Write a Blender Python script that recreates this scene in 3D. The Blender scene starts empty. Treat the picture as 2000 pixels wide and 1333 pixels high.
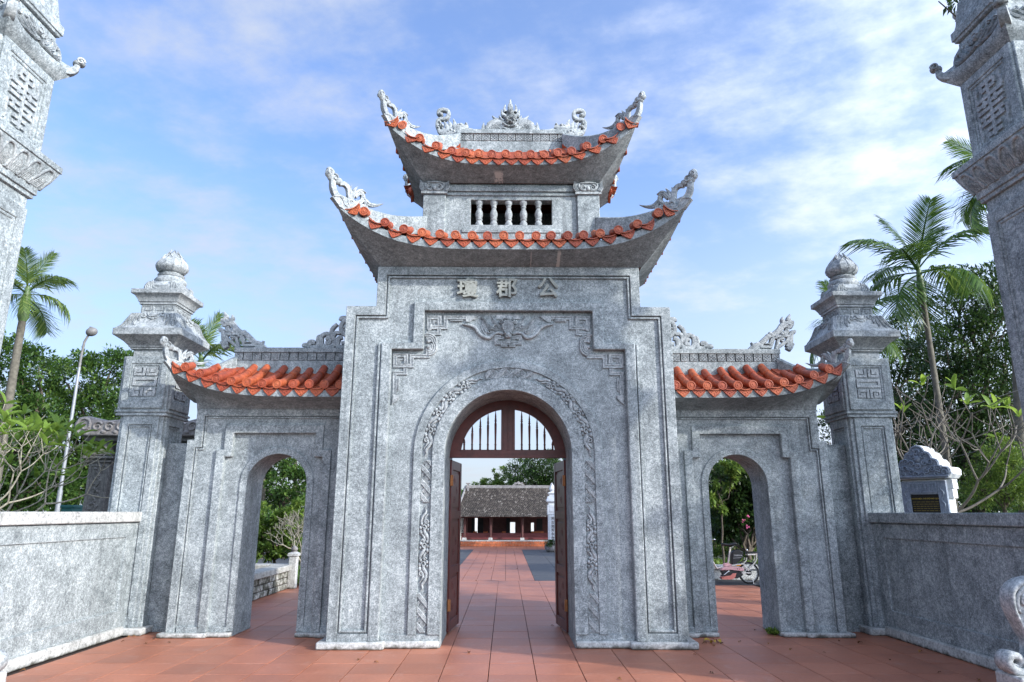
import bpy, bmesh, math, random
import numpy as np
from mathutils import Vector, Matrix
from mathutils.geometry import tessellate_polygon
from math import sin, cos, pi, radians, sqrt, atan2, degrees

# ------------------------------------------------------------------ scene, camera, light
scene = bpy.context.scene
COL = scene.collection
random.seed(7)
rng = np.random.default_rng(7)

FPX = 1333.0                                  # focal length in pixels of a 2000 px wide picture
CAM = np.array([-0.03, 0.0, 1.7])
_yaw, _pit, _rol = radians(0.49), radians(14.08), radians(0.065)
_fw = np.array([sin(_yaw) * cos(_pit), cos(_yaw) * cos(_pit), sin(_pit)])
_rt = np.array([cos(_yaw), -sin(_yaw), 0.0])
_up = np.cross(_rt, _fw)
_rt, _up = cos(_rol) * _rt + sin(_rol) * _up, -sin(_rol) * _rt + cos(_rol) * _up

cd = bpy.data.cameras.new('camera')
cam = bpy.data.objects.new('camera', cd)
COL.objects.link(cam)
cd.sensor_width = 36.0
cd.lens = FPX / 2000.0 * 36.0
cd.clip_start = 0.05
cd.clip_end = 3000
cam.matrix_world = Matrix(((_rt[0], _up[0], -_fw[0], CAM[0]), (_rt[1], _up[1], -_fw[1], CAM[1]),
                           (_rt[2], _up[2], -_fw[2], CAM[2]), (0, 0, 0, 1)))
scene.camera = cam

SUN_AZ, SUN_EL = 59.0, 23.5                   # degrees to the right of straight behind the camera
sdir = Vector((sin(radians(SUN_AZ)) * cos(radians(SUN_EL)), -cos(radians(SUN_AZ)) * cos(radians(SUN_EL)), sin(radians(SUN_EL))))
sl = bpy.data.lights.new('sun', 'SUN')
sl.energy = 2.9
sl.angle = radians(1.2)
sl.color = (1.0, 0.955, 0.89)
sun = bpy.data.objects.new('sun', sl)
COL.objects.link(sun)
sun.rotation_euler = sdir.to_track_quat('Z', 'Y').to_euler()

scene.view_settings.view_transform = 'Standard'
scene.view_settings.look = 'None'
scene.view_settings.gamma = 1.0
scene.view_settings.use_curve_mapping = False
scene.view_settings.exposure = 0.95

world = bpy.data.worlds.new('World')
scene.world = world
world.use_nodes = True
def make_world():
    nt = world.node_tree
    nt.nodes.clear()
    N = nt.nodes.new; L = nt.links.new
    out = N('ShaderNodeOutputWorld'); bg = N('ShaderNodeBackground')
    sky = N('ShaderNodeTexSky'); sky.sky_type = 'NISHITA'
    sky.sun_disc = False
    sky.sun_elevation = radians(SUN_EL)
    sky.sun_rotation = radians(180 - SUN_AZ)
    sky.air_density = 1.0; sky.dust_density = 1.8; sky.ozone_density = 1.6
    bg.inputs['Strength'].default_value = 0.12
    tc = N('ShaderNodeTexCoord')
    sep = N('ShaderNodeSeparateXYZ'); L(tc.outputs['Generated'], sep.inputs[0])
    # project the view direction on a high cloud layer
    zc = N('ShaderNodeMath'); zc.operation = 'MAXIMUM'; zc.inputs[1].default_value = 0.0; L(sep.outputs['Z'], zc.inputs[0])
    za = N('ShaderNodeMath'); za.operation = 'ADD'; za.inputs[1].default_value = 0.16; L(zc.outputs[0], za.inputs[0])
    dx = N('ShaderNodeMath'); dx.operation = 'DIVIDE'; L(sep.outputs['X'], dx.inputs[0]); L(za.outputs[0], dx.inputs[1])
    dy = N('ShaderNodeMath'); dy.operation = 'DIVIDE'; L(sep.outputs['Y'], dy.inputs[0]); L(za.outputs[0], dy.inputs[1])
    cmb = N('ShaderNodeCombineXYZ'); L(dx.outputs[0], cmb.inputs[0]); L(dy.outputs[0], cmb.inputs[1])
    mp = N('ShaderNodeMapping'); mp.inputs['Rotation'].default_value = (0, 0, radians(28)); mp.inputs['Scale'].default_value = (1.0, 1.2, 1.0)
    mp.inputs['Location'].default_value = (3.35, 1.2, 0)
    L(cmb.outputs[0], mp.inputs['Vector'])
    n1 = N('ShaderNodeTexNoise'); n1.inputs['Scale'].default_value = 0.85; n1.inputs['Detail'].default_value = 9.0
    n1.inputs['Roughness'].default_value = 0.56; n1.inputs['Distortion'].default_value = 0.7
    L(mp.outputs[0], n1.inputs['Vector'])
    n2 = N('ShaderNodeTexNoise'); n2.inputs['Scale'].default_value = 5.2; n2.inputs['Detail'].default_value = 9.0; n2.inputs['Roughness'].default_value = 0.6
    L(mp.outputs[0], n2.inputs['Vector'])
    mx = N('ShaderNodeMix'); mx.data_type = 'FLOAT'; mx.inputs[0].default_value = 0.40
    L(n1.outputs['Fac'], mx.inputs[2]); L(n2.outputs['Fac'], mx.inputs[3])
    rp = N('ShaderNodeMapRange'); rp.interpolation_type = 'SMOOTHSTEP'
    rp.inputs[1].default_value = 0.43; rp.inputs[2].default_value = 0.72
    rp.inputs[3].default_value = 0.0; rp.inputs[4].default_value = 0.90
    L(mx.outputs[0], rp.inputs[0])
    # more veil towards the horizon
    hz = N('ShaderNodeMapRange'); hz.interpolation_type = 'SMOOTHSTEP'
    hz.inputs[1].default_value = 0.52; hz.inputs[2].default_value = 0.0; hz.inputs[3].default_value = 0.13; hz.inputs[4].default_value = 0.80
    L(zc.outputs[0], hz.inputs[0])
    # union: 1-(1-a)(1-b)
    a1 = N('ShaderNodeMath'); a1.operation = 'SUBTRACT'; a1.inputs[0].default_value = 1.0; L(rp.outputs[0], a1.inputs[1])
    b1 = N('ShaderNodeMath'); b1.operation = 'SUBTRACT'; b1.inputs[0].default_value = 1.0; L(hz.outputs[0], b1.inputs[1])
    ab = N('ShaderNodeMath'); ab.operation = 'MULTIPLY'; L(a1.outputs[0], ab.inputs[0]); L(b1.outputs[0], ab.inputs[1])
    un = N('ShaderNodeMath'); un.operation = 'SUBTRACT'; un.inputs[0].default_value = 1.0; L(ab.outputs[0], un.inputs[1])
    mc = N('ShaderNodeMix'); mc.data_type = 'RGBA'; mc.inputs[7].default_value = (CLOUD[0], CLOUD[1], CLOUD[2], 1)
    # thin cloud scatters sunlight forward: the veil brightens smoothly towards the sun
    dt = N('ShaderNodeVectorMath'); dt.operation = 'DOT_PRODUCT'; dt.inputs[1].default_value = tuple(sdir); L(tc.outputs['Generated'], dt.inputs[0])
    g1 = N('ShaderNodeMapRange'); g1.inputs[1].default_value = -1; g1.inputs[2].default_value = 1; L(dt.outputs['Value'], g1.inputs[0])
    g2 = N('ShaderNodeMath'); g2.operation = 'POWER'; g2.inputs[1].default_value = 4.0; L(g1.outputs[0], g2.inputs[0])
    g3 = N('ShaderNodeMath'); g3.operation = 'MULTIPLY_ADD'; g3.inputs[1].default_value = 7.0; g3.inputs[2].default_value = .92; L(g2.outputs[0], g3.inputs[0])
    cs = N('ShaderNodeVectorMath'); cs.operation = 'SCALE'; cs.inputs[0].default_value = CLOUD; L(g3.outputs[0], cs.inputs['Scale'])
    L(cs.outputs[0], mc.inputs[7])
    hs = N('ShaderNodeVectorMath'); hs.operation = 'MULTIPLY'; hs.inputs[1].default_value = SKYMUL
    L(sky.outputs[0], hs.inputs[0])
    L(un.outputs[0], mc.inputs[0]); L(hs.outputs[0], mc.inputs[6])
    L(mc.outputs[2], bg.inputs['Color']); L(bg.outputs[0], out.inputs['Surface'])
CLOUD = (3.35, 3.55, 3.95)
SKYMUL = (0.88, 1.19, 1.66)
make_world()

# ------------------------------------------------------------------ helpers
def at(px, py, **k):
    """world point seen at picture pixel (2000 px frame) on the plane X=, Y= or Z="""
    d = _fw * FPX + _rt * (px - 1000.0) - _up * (py - 666.5)
    for ax, c in k.items():
        i = 'XYZ'.index(ax)
        return CAM + d * ((c - CAM[i]) / d[i])
def tr(pts, box, Y):
    """trace: enlarged-crop points -> (x, z) on the vertical plane Y"""
    x0, y0, s = box
    out = []
    for p in pts:
        w = at(x0 + p[0] / s, y0 + p[1] / s, Y=Y)
        out.append((float(w[0]), float(w[2])) + tuple(p[2:]))
    return out

def catmull(pts, n=6):
    """open Catmull-Rom through tuples of any length"""
    P = [np.array(p, float) for p in pts]
    if len(P) < 3:
        return [P[0] + (P[1] - P[0]) * t for t in np.linspace(0, 1, n + 1)]
    Q = [2 * P[0] - P[1]] + P + [2 * P[-1] - P[-2]]
    out = []
    for i in range(1, len(Q) - 2):
        a, b, c, d = Q[i - 1], Q[i], Q[i + 1], Q[i + 2]
        for k in range(n):
            t = k / n
            out.append(.5 * (2 * b + (c - a) * t + (2 * a - 5 * b + 4 * c - d) * t * t + (3 * b - a - 3 * c + d) * t ** 3))
    out.append(Q[-2])
    return out

class MB:
    """mesh builder: collects faces, builds ONE mesh object"""
    def __init__(s): s.v = []; s.f = []
    def add(s, vs, fs):
        o = len(s.v); s.v += [tuple(map(float, p)) for p in vs]; s.f += [tuple(i + o for i in f) for f in fs]
        return s
    def box(s, x0, x1, y0, y1, z0, z1):
        return s.add([(x0, y0, z0), (x1, y0, z0), (x1, y1, z0), (x0, y1, z0), (x0, y0, z1), (x1, y0, z1), (x1, y1, z1), (x0, y1, z1)],
                     [(0, 3, 2, 1), (4, 5, 6, 7), (0, 1, 5, 4), (1, 2, 6, 5), (2, 3, 7, 6), (3, 0, 4, 7)])
    def prism(s, poly, m, h0, h1, holes=()):
        """extrude a 2-D polygon (with holes) between heights h0,h1; m(u,v,h)->xyz"""
        loops = [list(poly)] + [list(h) for h in holes]
        tri = tessellate_polygon([[Vector((p[0], p[1], 0)) for p in l] for l in loops])
        flat = [p for l in loops for p in l]; n = len(flat)
        vs = [m(p[0], p[1], h0) for p in flat] + [m(p[0], p[1], h1) for p in flat]
        fs = [tuple(t) for t in tri] + [tuple(i + n for i in reversed(t)) for t in tri]
        o = 0
        for l in loops:
            k = len(l)
            for i in range(k):
                a, b = o + i, o + (i + 1) % k
                fs.append((a, b, b + n, a + n))
            o += k
        return s.add(vs, fs)
    def band(s, A, B, m, h0, h1, closed=False):
        """solid strip between polylines A and B"""
        n = len(A)
        vs = [m(p[0], p[1], h0) for p in A] + [m(p[0], p[1], h0) for p in B] + [m(p[0], p[1], h1) for p in A] + [m(p[0], p[1], h1) for p in B]
        fs = []
        for i in range(n if closed else n - 1):
            j = (i + 1) % n
            fs += [(i, j, n + j, n + i), (2 * n + i, 3 * n + i, 3 * n + j, 2 * n + j), (i, 2 * n + i, 2 * n + j, j), (n + i, n + j, 3 * n + j, 3 * n + i)]
        if not closed:
            fs += [(0, n, 3 * n, 2 * n), (n - 1, 2 * n - 1, 4 * n - 1, 3 * n - 1)]
        return s.add(vs, fs)
    def tube(s, pts, r, n=8, cap=True):
        P = [np.array(p[:3], float) for p in pts]
        R = r if hasattr(r, '__len__') else [r] * len(P)
        prev = None; vs = []
        for i, p in enumerate(P):
            t = P[min(i + 1, len(P) - 1)] - P[max(i - 1, 0)]; t = t / (np.linalg.norm(t) + 1e-9)
            if prev is None:
                a = np.array([0, 0, 1.]) if abs(t[2]) < .9 else np.array([1., 0, 0])
            else: a = prev
            u = a - t * (a @ t); u /= np.linalg.norm(u) + 1e-9; w = np.cross(t, u); prev = u
            for k in range(n):
                ang = 2 * pi * k / n
                vs.append(p + R[i] * (cos(ang) * u + sin(ang) * w))
        fs = []
        for i in range(len(P) - 1):
            for k in range(n):
                a, b = i * n + k, i * n + (k + 1) % n
                fs.append((a, b, b + n, a + n))
        if cap:
            fs.append(tuple(reversed(range(n)))); fs.append(tuple(range((len(P) - 1) * n, len(P) * n)))
        return s.add(vs, fs)
    def lathe(s, c, prof, n=16, axis='Z', mod=None):
        """profile of (radius, height); closed at both ends"""
        vs = []; fs = []
        for (r, h) in prof:
            for k in range(n):
                a = 2 * pi * k / n
                q = r * (mod(a, h) if mod else 1)
                if axis == 'Z': vs.append((c[0] + q * cos(a), c[1] + q * sin(a), c[2] + h))
                elif axis == 'Y': vs.append((c[0] + q * cos(a), c[1] + h, c[2] + q * sin(a)))
                else: vs.append((c[0] + h, c[1] + q * cos(a), c[2] + q * sin(a)))
        for i in range(len(prof) - 1):
            for k in range(n):
                a, b = i * n + k, i * n + (k + 1) % n
                fs.append((a, b, b + n, a + n))
        fs.append(tuple(range(n))); fs.append(tuple(range((len(prof) - 1) * n, len(prof) * n)))
        return s.add(vs, fs)
    def sqloft(s, c, levels):
        """stack of rectangles (hx, hy, z) about c"""
        vs = []; fs = []
        for (hx, hy, z) in levels:
            vs += [(c[0] - hx, c[1] - hy, z), (c[0] + hx, c[1] - hy, z), (c[0] + hx, c[1] + hy, z), (c[0] - hx, c[1] + hy, z)]
        for i in range(len(levels) - 1):
            for k in range(4):
                a, b = 4 * i + k, 4 * i + (k + 1) % 4
                fs.append((a, b, b + 4, a + 4))
        fs.append((3, 2, 1, 0)); m = 4 * (len(levels) - 1); fs.append((m, m + 1, m + 2, m + 3))
        return s.add(vs, fs)
    def ribbon(s, pts, m, h, n=5, seg=5, full=False, base=0.0, off=0.0, smooth=True):
        """carved strip along (u,v,halfwidth); half-round section h high, or full plate +-h"""
        P = catmull(pts, seg) if smooth else [np.array(p, float) for p in pts]
        K = len(P); vs = []
        angs = [2 * pi * k / (2 * n) for k in range(2 * n)] if full else [pi * k / n for k in range(n + 1)]
        c = len(angs)
        for i, p in enumerate(P):
            t = P[min(i + 1, K - 1)][:2] - P[max(i - 1, 0)][:2]; L = np.hypot(*t) + 1e-9
            nx, ny = -t[1] / L, t[0] / L
            w = p[2]
            hh = h * min(1.0, 0.45 + 0.55 * (w / (max(q[2] for q in pts) + 1e-9))) 
            for a in angs:
                ca = cos(a); sa = sin(a)
                o = off * w + w * ca if off == 0 else off * w + w * 0.22 * ca
                vs.append(m(p[0] + nx * o, p[1] + ny * o, base + hh * (abs(sa) ** (.30 if full else .55) * (1 if sa >= 0 else -1))))
        fs = []
        for i in range(K - 1):
            for k in range(c if full else c - 1):
                a, b = i * c + k, i * c + (k + 1) % c
                fs.append((a, b, b + c, a + c))
        fs.append(tuple(range(c))); fs.append(tuple(range((K - 1) * c, K * c)))
        return s.add(vs, fs)
    def ribs(s, pts, m, h, k=3, **kw):
        """wide soft ribbon with k fine ribs along it"""
        s.ribbon(pts, m, h * .65, **kw)
        for j in range(k):
            o = (-.72 + 1.44 * j / (k - 1)) if k > 1 else 0.001
            s.ribbon(pts, m, h, n=3, off=o if abs(o) > 1e-6 else 1e-6, **{q: kw[q] for q in kw if q != 'n'})
        return s
    def blob(s, u, v, ru, rv, m, h, rot=0, nu=10, nv=3, base=0.0, full=False):
        """half ellipsoid boss"""
        vs = []; fs = []
        rows = list(range(-nv, nv + 1)) if full else list(range(0, nv + 1))
        for i in rows[:-1] if not full else rows[1:-1]:
            a = pi / 2 * i / nv
            for k in range(nu):
                b = 2 * pi * k / nu
                x, y = ru * cos(a) * cos(b), rv * cos(a) * sin(b)
                vs.append(m(u + x * cos(rot) - y * sin(rot), v + x * sin(rot) + y * cos(rot), base + h * sin(a)))
        nr = len(vs) // nu
        for i in range(nr - 1):
            for k in range(nu):
                a, b = i * nu + k, i * nu + (k + 1) % nu
                fs.append((a, b, b + nu, a + nu))
        vs.append(m(u, v, base + h)); t = len(vs) - 1
        for k in range(nu): fs.append(((nr - 1) * nu + k, (nr - 1) * nu + (k + 1) % nu, t))
        if full:
            vs.append(m(u, v, base - h)); t = len(vs) - 1
            for k in range(nu): fs.append(((k + 1) % nu, k, t))
        return s.add(vs, fs)
    def curl(s, u, v, r, m, h, w, a0=0, turns=1.25, ccw=1, **kw):
        """spiral scroll ending in a boss"""
        pts = []
        K = int(10 * turns) + 2
        for i in range(K):
            t = i / (K - 1); a = a0 + ccw * 2 * pi * turns * t; q = r * (1 - .78 * t)
            pts.append((u + q * cos(a), v + q * sin(a), w * (1 - .45 * t)))
        s.ribbon(pts, m, h, seg=2, **kw)
        return s
    def mirror(s, cx=0.0):
        r = MB(); r.v = [(2 * cx - x, y, z) for x, y, z in s.v]; r.f = [tuple(reversed(f)) for f in s.f]
        return r
    def merge(s, o): return s.add(o.v, o.f)
    def build(s, name, mat, parent=None, smooth=35, bevel=0, recalc=True):
        me = s.mesh(name, mat, WORLD_LOC.get(parent.name, (0, 0, 0)) if parent else (0, 0, 0), smooth, recalc)
        return link(name, me, parent, bevel)
    def mesh(s, name, mat, org=(0, 0, 0), smooth=35, recalc=True):
        me = bpy.data.meshes.new(name)
        ox, oy, oz = org
        me.from_pydata([(x - ox, y - oy, z - oz) for x, y, z in s.v], [], s.f)
        if recalc:
            bm = bmesh.new(); bm.from_mesh(me)
            bmesh.ops.recalc_face_normals(bm, faces=bm.faces)
            bm.to_mesh(me); bm.free()
        if smooth:
            me.polygons.foreach_set('use_smooth', [True] * len(me.polygons))
            me.set_sharp_from_angle(angle=radians(smooth))
        if mat: me.materials.append(mat)
        me.update()
        return me

WORLD_LOC = {}
def link(name, me, parent=None, bevel=0):
    o = bpy.data.objects.new(name, me); COL.objects.link(o)
    if parent:
        o.parent = parent
        WORLD_LOC[o.name] = WORLD_LOC.get(parent.name, (0, 0, 0))
    else: WORLD_LOC[o.name] = (0, 0, 0)
    if bevel:
        b = o.modifiers.new('bevel', 'BEVEL'); b.width = bevel; b.segments = 2; b.limit_method = 'ANGLE'; b.angle_limit = radians(40)
        b.harden_normals = False
    return o
def place(name, me, parent, loc, rot=(0, 0, 0), scale=None):
    """instance of shared mesh data as its own object; loc in world axes"""
    o = bpy.data.objects.new(name, me); COL.objects.link(o)
    if parent:
        o.parent = parent
        p = WORLD_LOC.get(parent.name, (0, 0, 0))
        o.location = (loc[0] - p[0], loc[1] - p[1], loc[2] - p[2])
    else: o.location = loc
    o.rotation_euler = rot
    if scale: o.scale = scale
    WORLD_LOC[o.name] = tuple(loc)
    return o
def tag(o, label=None, cat=None, group=None, kind=None):
    if label: o['label'] = label
    if cat: o['category'] = cat
    if group: o['group'] = group
    if kind: o['kind'] = kind
    return o
def thing(name, loc, label, cat, group=None):
    o = bpy.data.objects.new(name, None); COL.objects.link(o); o.location = loc
    o.empty_display_size = .2
    WORLD_LOC[o.name] = tuple(loc)
    return tag(o, label, cat, group)
def front(Y):
    """map for a wall face looking at -Y: u=x, v=z, h=towards the viewer"""
    return lambda u, v, h: (u, Y - h, v)
def arc(cx, cz, r, a0, a1, n):
    return [(cx + r * cos(radians(a0 + (a1 - a0) * i / n)), cz + r * sin(radians(a0 + (a1 - a0) * i / n))) for i in range(n + 1)]
def archline(cx, half, spring, z0, n=24):
    """polyline up the left jamb, over the arch, down the right jamb"""
    return [(cx - half, z0)] + arc(cx, spring, half, 180, 0, n) + [(cx + half, z0)]

# ------------------------------------------------------------------ materials
def newmat(name):
    m = bpy.data.materials.new(name); m.use_nodes = True
    nt = m.node_tree; b = nt.nodes['Principled BSDF']
    return m, nt, b, nt.nodes.new, nt.links.new
def ramp(N, stops, interp='LINEAR'):
    r = N('ShaderNodeValToRGB'); r.color_ramp.interpolation = interp
    e = r.color_ramp.elements
    while len(e) < len(stops): e.new(0.5)
    for i, (p, c) in enumerate(stops): e[i].position = p; e[i].color = (*c, 1)
    return r
def noise(N, L, vec, scale, detail=4, rough=.55, dist=0):
    n = N('ShaderNodeTexNoise'); n.inputs['Scale'].default_value = scale; n.inputs['Detail'].default_value = detail
    n.inputs['Roughness'].default_value = rough; n.inputs['Distortion'].default_value = dist
    if vec: L(vec, n.inputs['Vector'])
    return n
def stone(name, dark, mid, light, grain=62, bump=.4, rough=.8, dirt=True, patch=4.5, grime=False, drips=()):
    """stone-washed render: soft cloudy patches broken by a spatter of dark and light specks"""
    m, nt, b, N, L = newmat(name)
    g = N('ShaderNodeNewGeometry'); pos = g.outputs['Position']
    a = noise(N, L, pos, patch, 5, .62, .4)
    c = noise(N, L, pos, grain, 3, .7)
    d = noise(N, L, pos, grain * .36, 4, .7)
    mx = N('ShaderNodeMix'); mx.data_type = 'FLOAT'; mx.inputs[0].default_value = .42; L(c.outputs['Fac'], mx.inputs[2]); L(d.outputs['Fac'], mx.inputs[3])
    my = N('ShaderNodeMix'); my.data_type = 'FLOAT'; my.inputs[0].default_value = .24; L(mx.outputs[0], my.inputs[2]); L(a.outputs['Fac'], my.inputs[3])
    bg = noise(N, L, pos, .75, 4, .6, .8)
    mz = N('ShaderNodeMath'); mz.operation = 'MULTIPLY_ADD'; mz.inputs[1].default_value = .13; L(bg.outputs['Fac'], mz.inputs[0])
    ms = N('ShaderNodeMath'); ms.operation = 'SUBTRACT'; ms.inputs[1].default_value = .065; L(my.outputs[0], ms.inputs[0]); L(ms.outputs[0], mz.inputs[2])
    r = ramp(N, [(.36, dark), (.5, mid), (.66, light)]); L(mz.outputs[0], r.inputs['Fac'])
    col = r.outputs['Color']
    if dirt:
        # rain streaks: noise stretched along Z
        mp = N('ShaderNodeMapping'); mp.inputs['Scale'].default_value = (9, 9, .5); L(pos, mp.inputs['Vector'])
        s = noise(N, L, mp.outputs[0], 1.0, 4, .6)
        sr = N('ShaderNodeMapRange'); sr.inputs[1].default_value = .54; sr.inputs[2].default_value = .76; sr.inputs[3].default_value = 0; sr.inputs[4].default_value = .42
        L(s.outputs['Fac'], sr.inputs[0])
        mm = N('ShaderNodeMix'); mm.data_type = 'RGBA'; mm.inputs[7].default_value = (*[x * .75 for x in dark], 1)
        L(sr.outputs[0], mm.inputs[0]); L(col, mm.inputs[6]); col = mm.outputs[2]
    if grime:
        sp = N('ShaderNodeSeparateXYZ'); L(pos, sp.inputs[0])
        gn = noise(N, L, pos, 7, 5, .7)
        ad = N('ShaderNodeMath'); ad.operation = 'MULTIPLY_ADD'; ad.inputs[1].default_value = -.22; L(gn.outputs['Fac'], ad.inputs[0]); L(sp.outputs['Z'], ad.inputs[2])
        gr = N('ShaderNodeMapRange'); gr.inputs[1].default_value = -.115; gr.inputs[2].default_value = -.06; gr.inputs[3].default_value = .85; gr.inputs[4].default_value = 0; L(ad.outputs[0], gr.inputs[0])
        gm = N('ShaderNodeMix'); gm.data_type = 'RGBA'; gm.inputs[7].default_value = (.045, .042, .028, 1); L(gr.outputs[0], gm.inputs[0]); L(col, gm.inputs[6]); col = gm.outputs[2]
    for (x0, w0, z0, z1, c0) in drips:
        # a run of old lime drips with its own outline
        sp = N('ShaderNodeSeparateXYZ'); L(pos, sp.inputs[0])
        mp = N('ShaderNodeMapping'); mp.inputs['Scale'].default_value = (38, 38, 5); L(pos, mp.inputs['Vector']); dn = noise(N, L, mp.outputs[0], 1.0, 3, .6)
        sx = N('ShaderNodeMath'); sx.operation = 'SUBTRACT'; sx.inputs[1].default_value = x0; L(sp.outputs['X'], sx.inputs[0])
        dq = noise(N, L, pos, 22, 3, .6)
        sw = N('ShaderNodeMath'); sw.operation = 'MULTIPLY_ADD'; sw.inputs[1].default_value = w0 * 1.6; L(dq.outputs['Fac'], sw.inputs[0]); L(sx.outputs[0], sw.inputs[2])
        sv = N('ShaderNodeMath'); sv.operation = 'SUBTRACT'; sv.inputs[1].default_value = w0 * .8; L(sw.outputs[0], sv.inputs[0])
        ax = N('ShaderNodeMath'); ax.operation = 'ABSOLUTE'; L(sv.outputs[0], ax.inputs[0])
        mx1 = N('ShaderNodeMapRange'); mx1.inputs[1].default_value = w0; mx1.inputs[2].default_value = w0 * .6; L(ax.outputs[0], mx1.inputs[0])
        zz = N('ShaderNodeMath'); zz.operation = 'MULTIPLY_ADD'; zz.inputs[1].default_value = .30; L(dn.outputs['Fac'], zz.inputs[0]); L(sp.outputs['Z'], zz.inputs[2])
        mz1 = N('ShaderNodeMapRange'); mz1.inputs[1].default_value = z0 + .150; mz1.inputs[2].default_value = z0 + .165; L(zz.outputs[0], mz1.inputs[0])
        mz2 = N('ShaderNodeMapRange'); mz2.inputs[1].default_value = z1 + .02; mz2.inputs[2].default_value = z1; L(sp.outputs['Z'], mz2.inputs[0])
        p1 = N('ShaderNodeMath'); p1.operation = 'MULTIPLY'; L(mx1.outputs[0], p1.inputs[0]); L(mz1.outputs[0], p1.inputs[1])
        p2 = N('ShaderNodeMath'); p2.operation = 'MULTIPLY'; L(p1.outputs[0], p2.inputs[0]); L(mz2.outputs[0], p2.inputs[1])
        cm = N('ShaderNodeMix'); cm.data_type = 'RGBA'; cm.inputs[7].default_value = (*c0, 1); L(p2.outputs[0], cm.inputs[0]); L(col, cm.inputs[6]); col = cm.outputs[2]
    L(col, b.inputs['Base Color'])
    b.inputs['Roughness'].default_value = rough
    b.inputs['Specular IOR Level'].default_value = .25
    bp = N('ShaderNodeBump'); bp.inputs['Strength'].default_value = bump; bp.inputs['Distance'].default_value = .006
    L(mx.outputs[0], bp.inputs['Height']); L(bp.outputs[0], b.inputs['Normal'])
    return m
def simple(name, col, rough=.6, var=.15, scale=14, bump=0, metal=0, spec=.4, rnd=0.0, bscale=60):
    m, nt, b, N, L = newmat(name)
    g = N('ShaderNodeNewGeometry')
    n = noise(N, L, g.outputs['Position'], scale, 5, .6)
    r = ramp(N, [(.3, [c * (1 - var) for c in col]), (.7, [min(1, c * (1 + var)) for c in col])]); L(n.outputs['Fac'], r.inputs['Fac'])
    c = r.outputs['Color']
    if rnd:
        oi = N('ShaderNodeObjectInfo'); hv = N('ShaderNodeHueSaturation')
        mr = N('ShaderNodeMapRange'); mr.inputs[3].default_value = 1 - rnd; mr.inputs[4].default_value = 1 + rnd
        L(oi.outputs['Random'], mr.inputs[0]); L(mr.outputs[0], hv.inputs['Value']); L(c, hv.inputs['Color']); c = hv.outputs['Color']
    L(c, b.inputs['Base Color']); b.inputs['Roughness'].default_value = rough; b.inputs['Metallic'].default_value = metal
    b.inputs['Specular IOR Level'].default_value = spec
    if bump:
        k = noise(N, L, g.outputs['Position'], bscale, 4, .6)
        bp = N('ShaderNodeBump'); bp.inputs['Strength'].default_value = bump; bp.inputs['Distance'].default_value = .006
        L(k.outputs['Fac'], bp.inputs['Height']); L(bp.outputs[0], b.inputs['Normal'])
    return m
def leafmat(name, c1, c2, c3=None, trans=.35, rough=.45):
    """leaf: colour varies leaf by leaf, light shines through"""
    m, nt, b, N, L = newmat(name)
    g = N('ShaderNodeNewGeometry')
    n = noise(N, L, g.outputs['Position'], .9, 2, .5)
    mx = N('ShaderNodeMix'); mx.data_type = 'FLOAT'; mx.inputs[0].default_value = .38
    L(g.outputs['Random Per Island'], mx.inputs[2]); L(n.outputs['Fac'], mx.inputs[3])
    st = [(.2, c1), (.62, c2)] + ([(.9, c3)] if c3 else [])
    r = ramp(N, st); L(mx.outputs[0], r.inputs['Fac'])
    L(r.outputs['Color'], b.inputs['Base Color']); b.inputs['Roughness'].default_value = rough
    b.inputs['Specular IOR Level'].default_value = .35
    t = N('ShaderNodeBsdfTranslucent')
    hs = N('ShaderNodeHueSaturation'); hs.inputs['Value'].default_value = 1.5; hs.inputs['Hue'].default_value = .485; L(r.outputs['Color'], hs.inputs['Color'])
    L(hs.outputs[0], t.inputs['Color'])
    ms = N('ShaderNodeMixShader'); ms.inputs[0].default_value = trans
    L(b.outputs[0], ms.inputs[1]); L(t.outputs[0], ms.inputs[2])
    L(ms.outputs[0], nt.nodes['Material Output'].inputs['Surface'])
    return m
M = {}
M['stone'] = stone('grey_stone_render', (.066, .078, .085), (.238, .27, .28), (.58, .625, .63))
M['carve'] = stone('carved_stone', (.10, .112, .12), (.285, .312, .322), (.58, .605, .605), grain=45, bump=.25)
M['plinth'] = stone('plinth_stone', (.16, .165, .16), (.40, .41, .40), (.66, .67, .65), grain=40, grime=True)
M['cove'] = stone('soffit_stone', (.085, .098, .105), (.195, .222, .232), (.40, .435, .445), grain=45, drips=((-.155, .075, 6.60, 6.665, (.55, .54, .52)), (.715, .028, 5.10, 5.262, (.50, .49, .47)), (.32, .012, 5.15, 5.255, (.36, .35, .34))))
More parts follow.
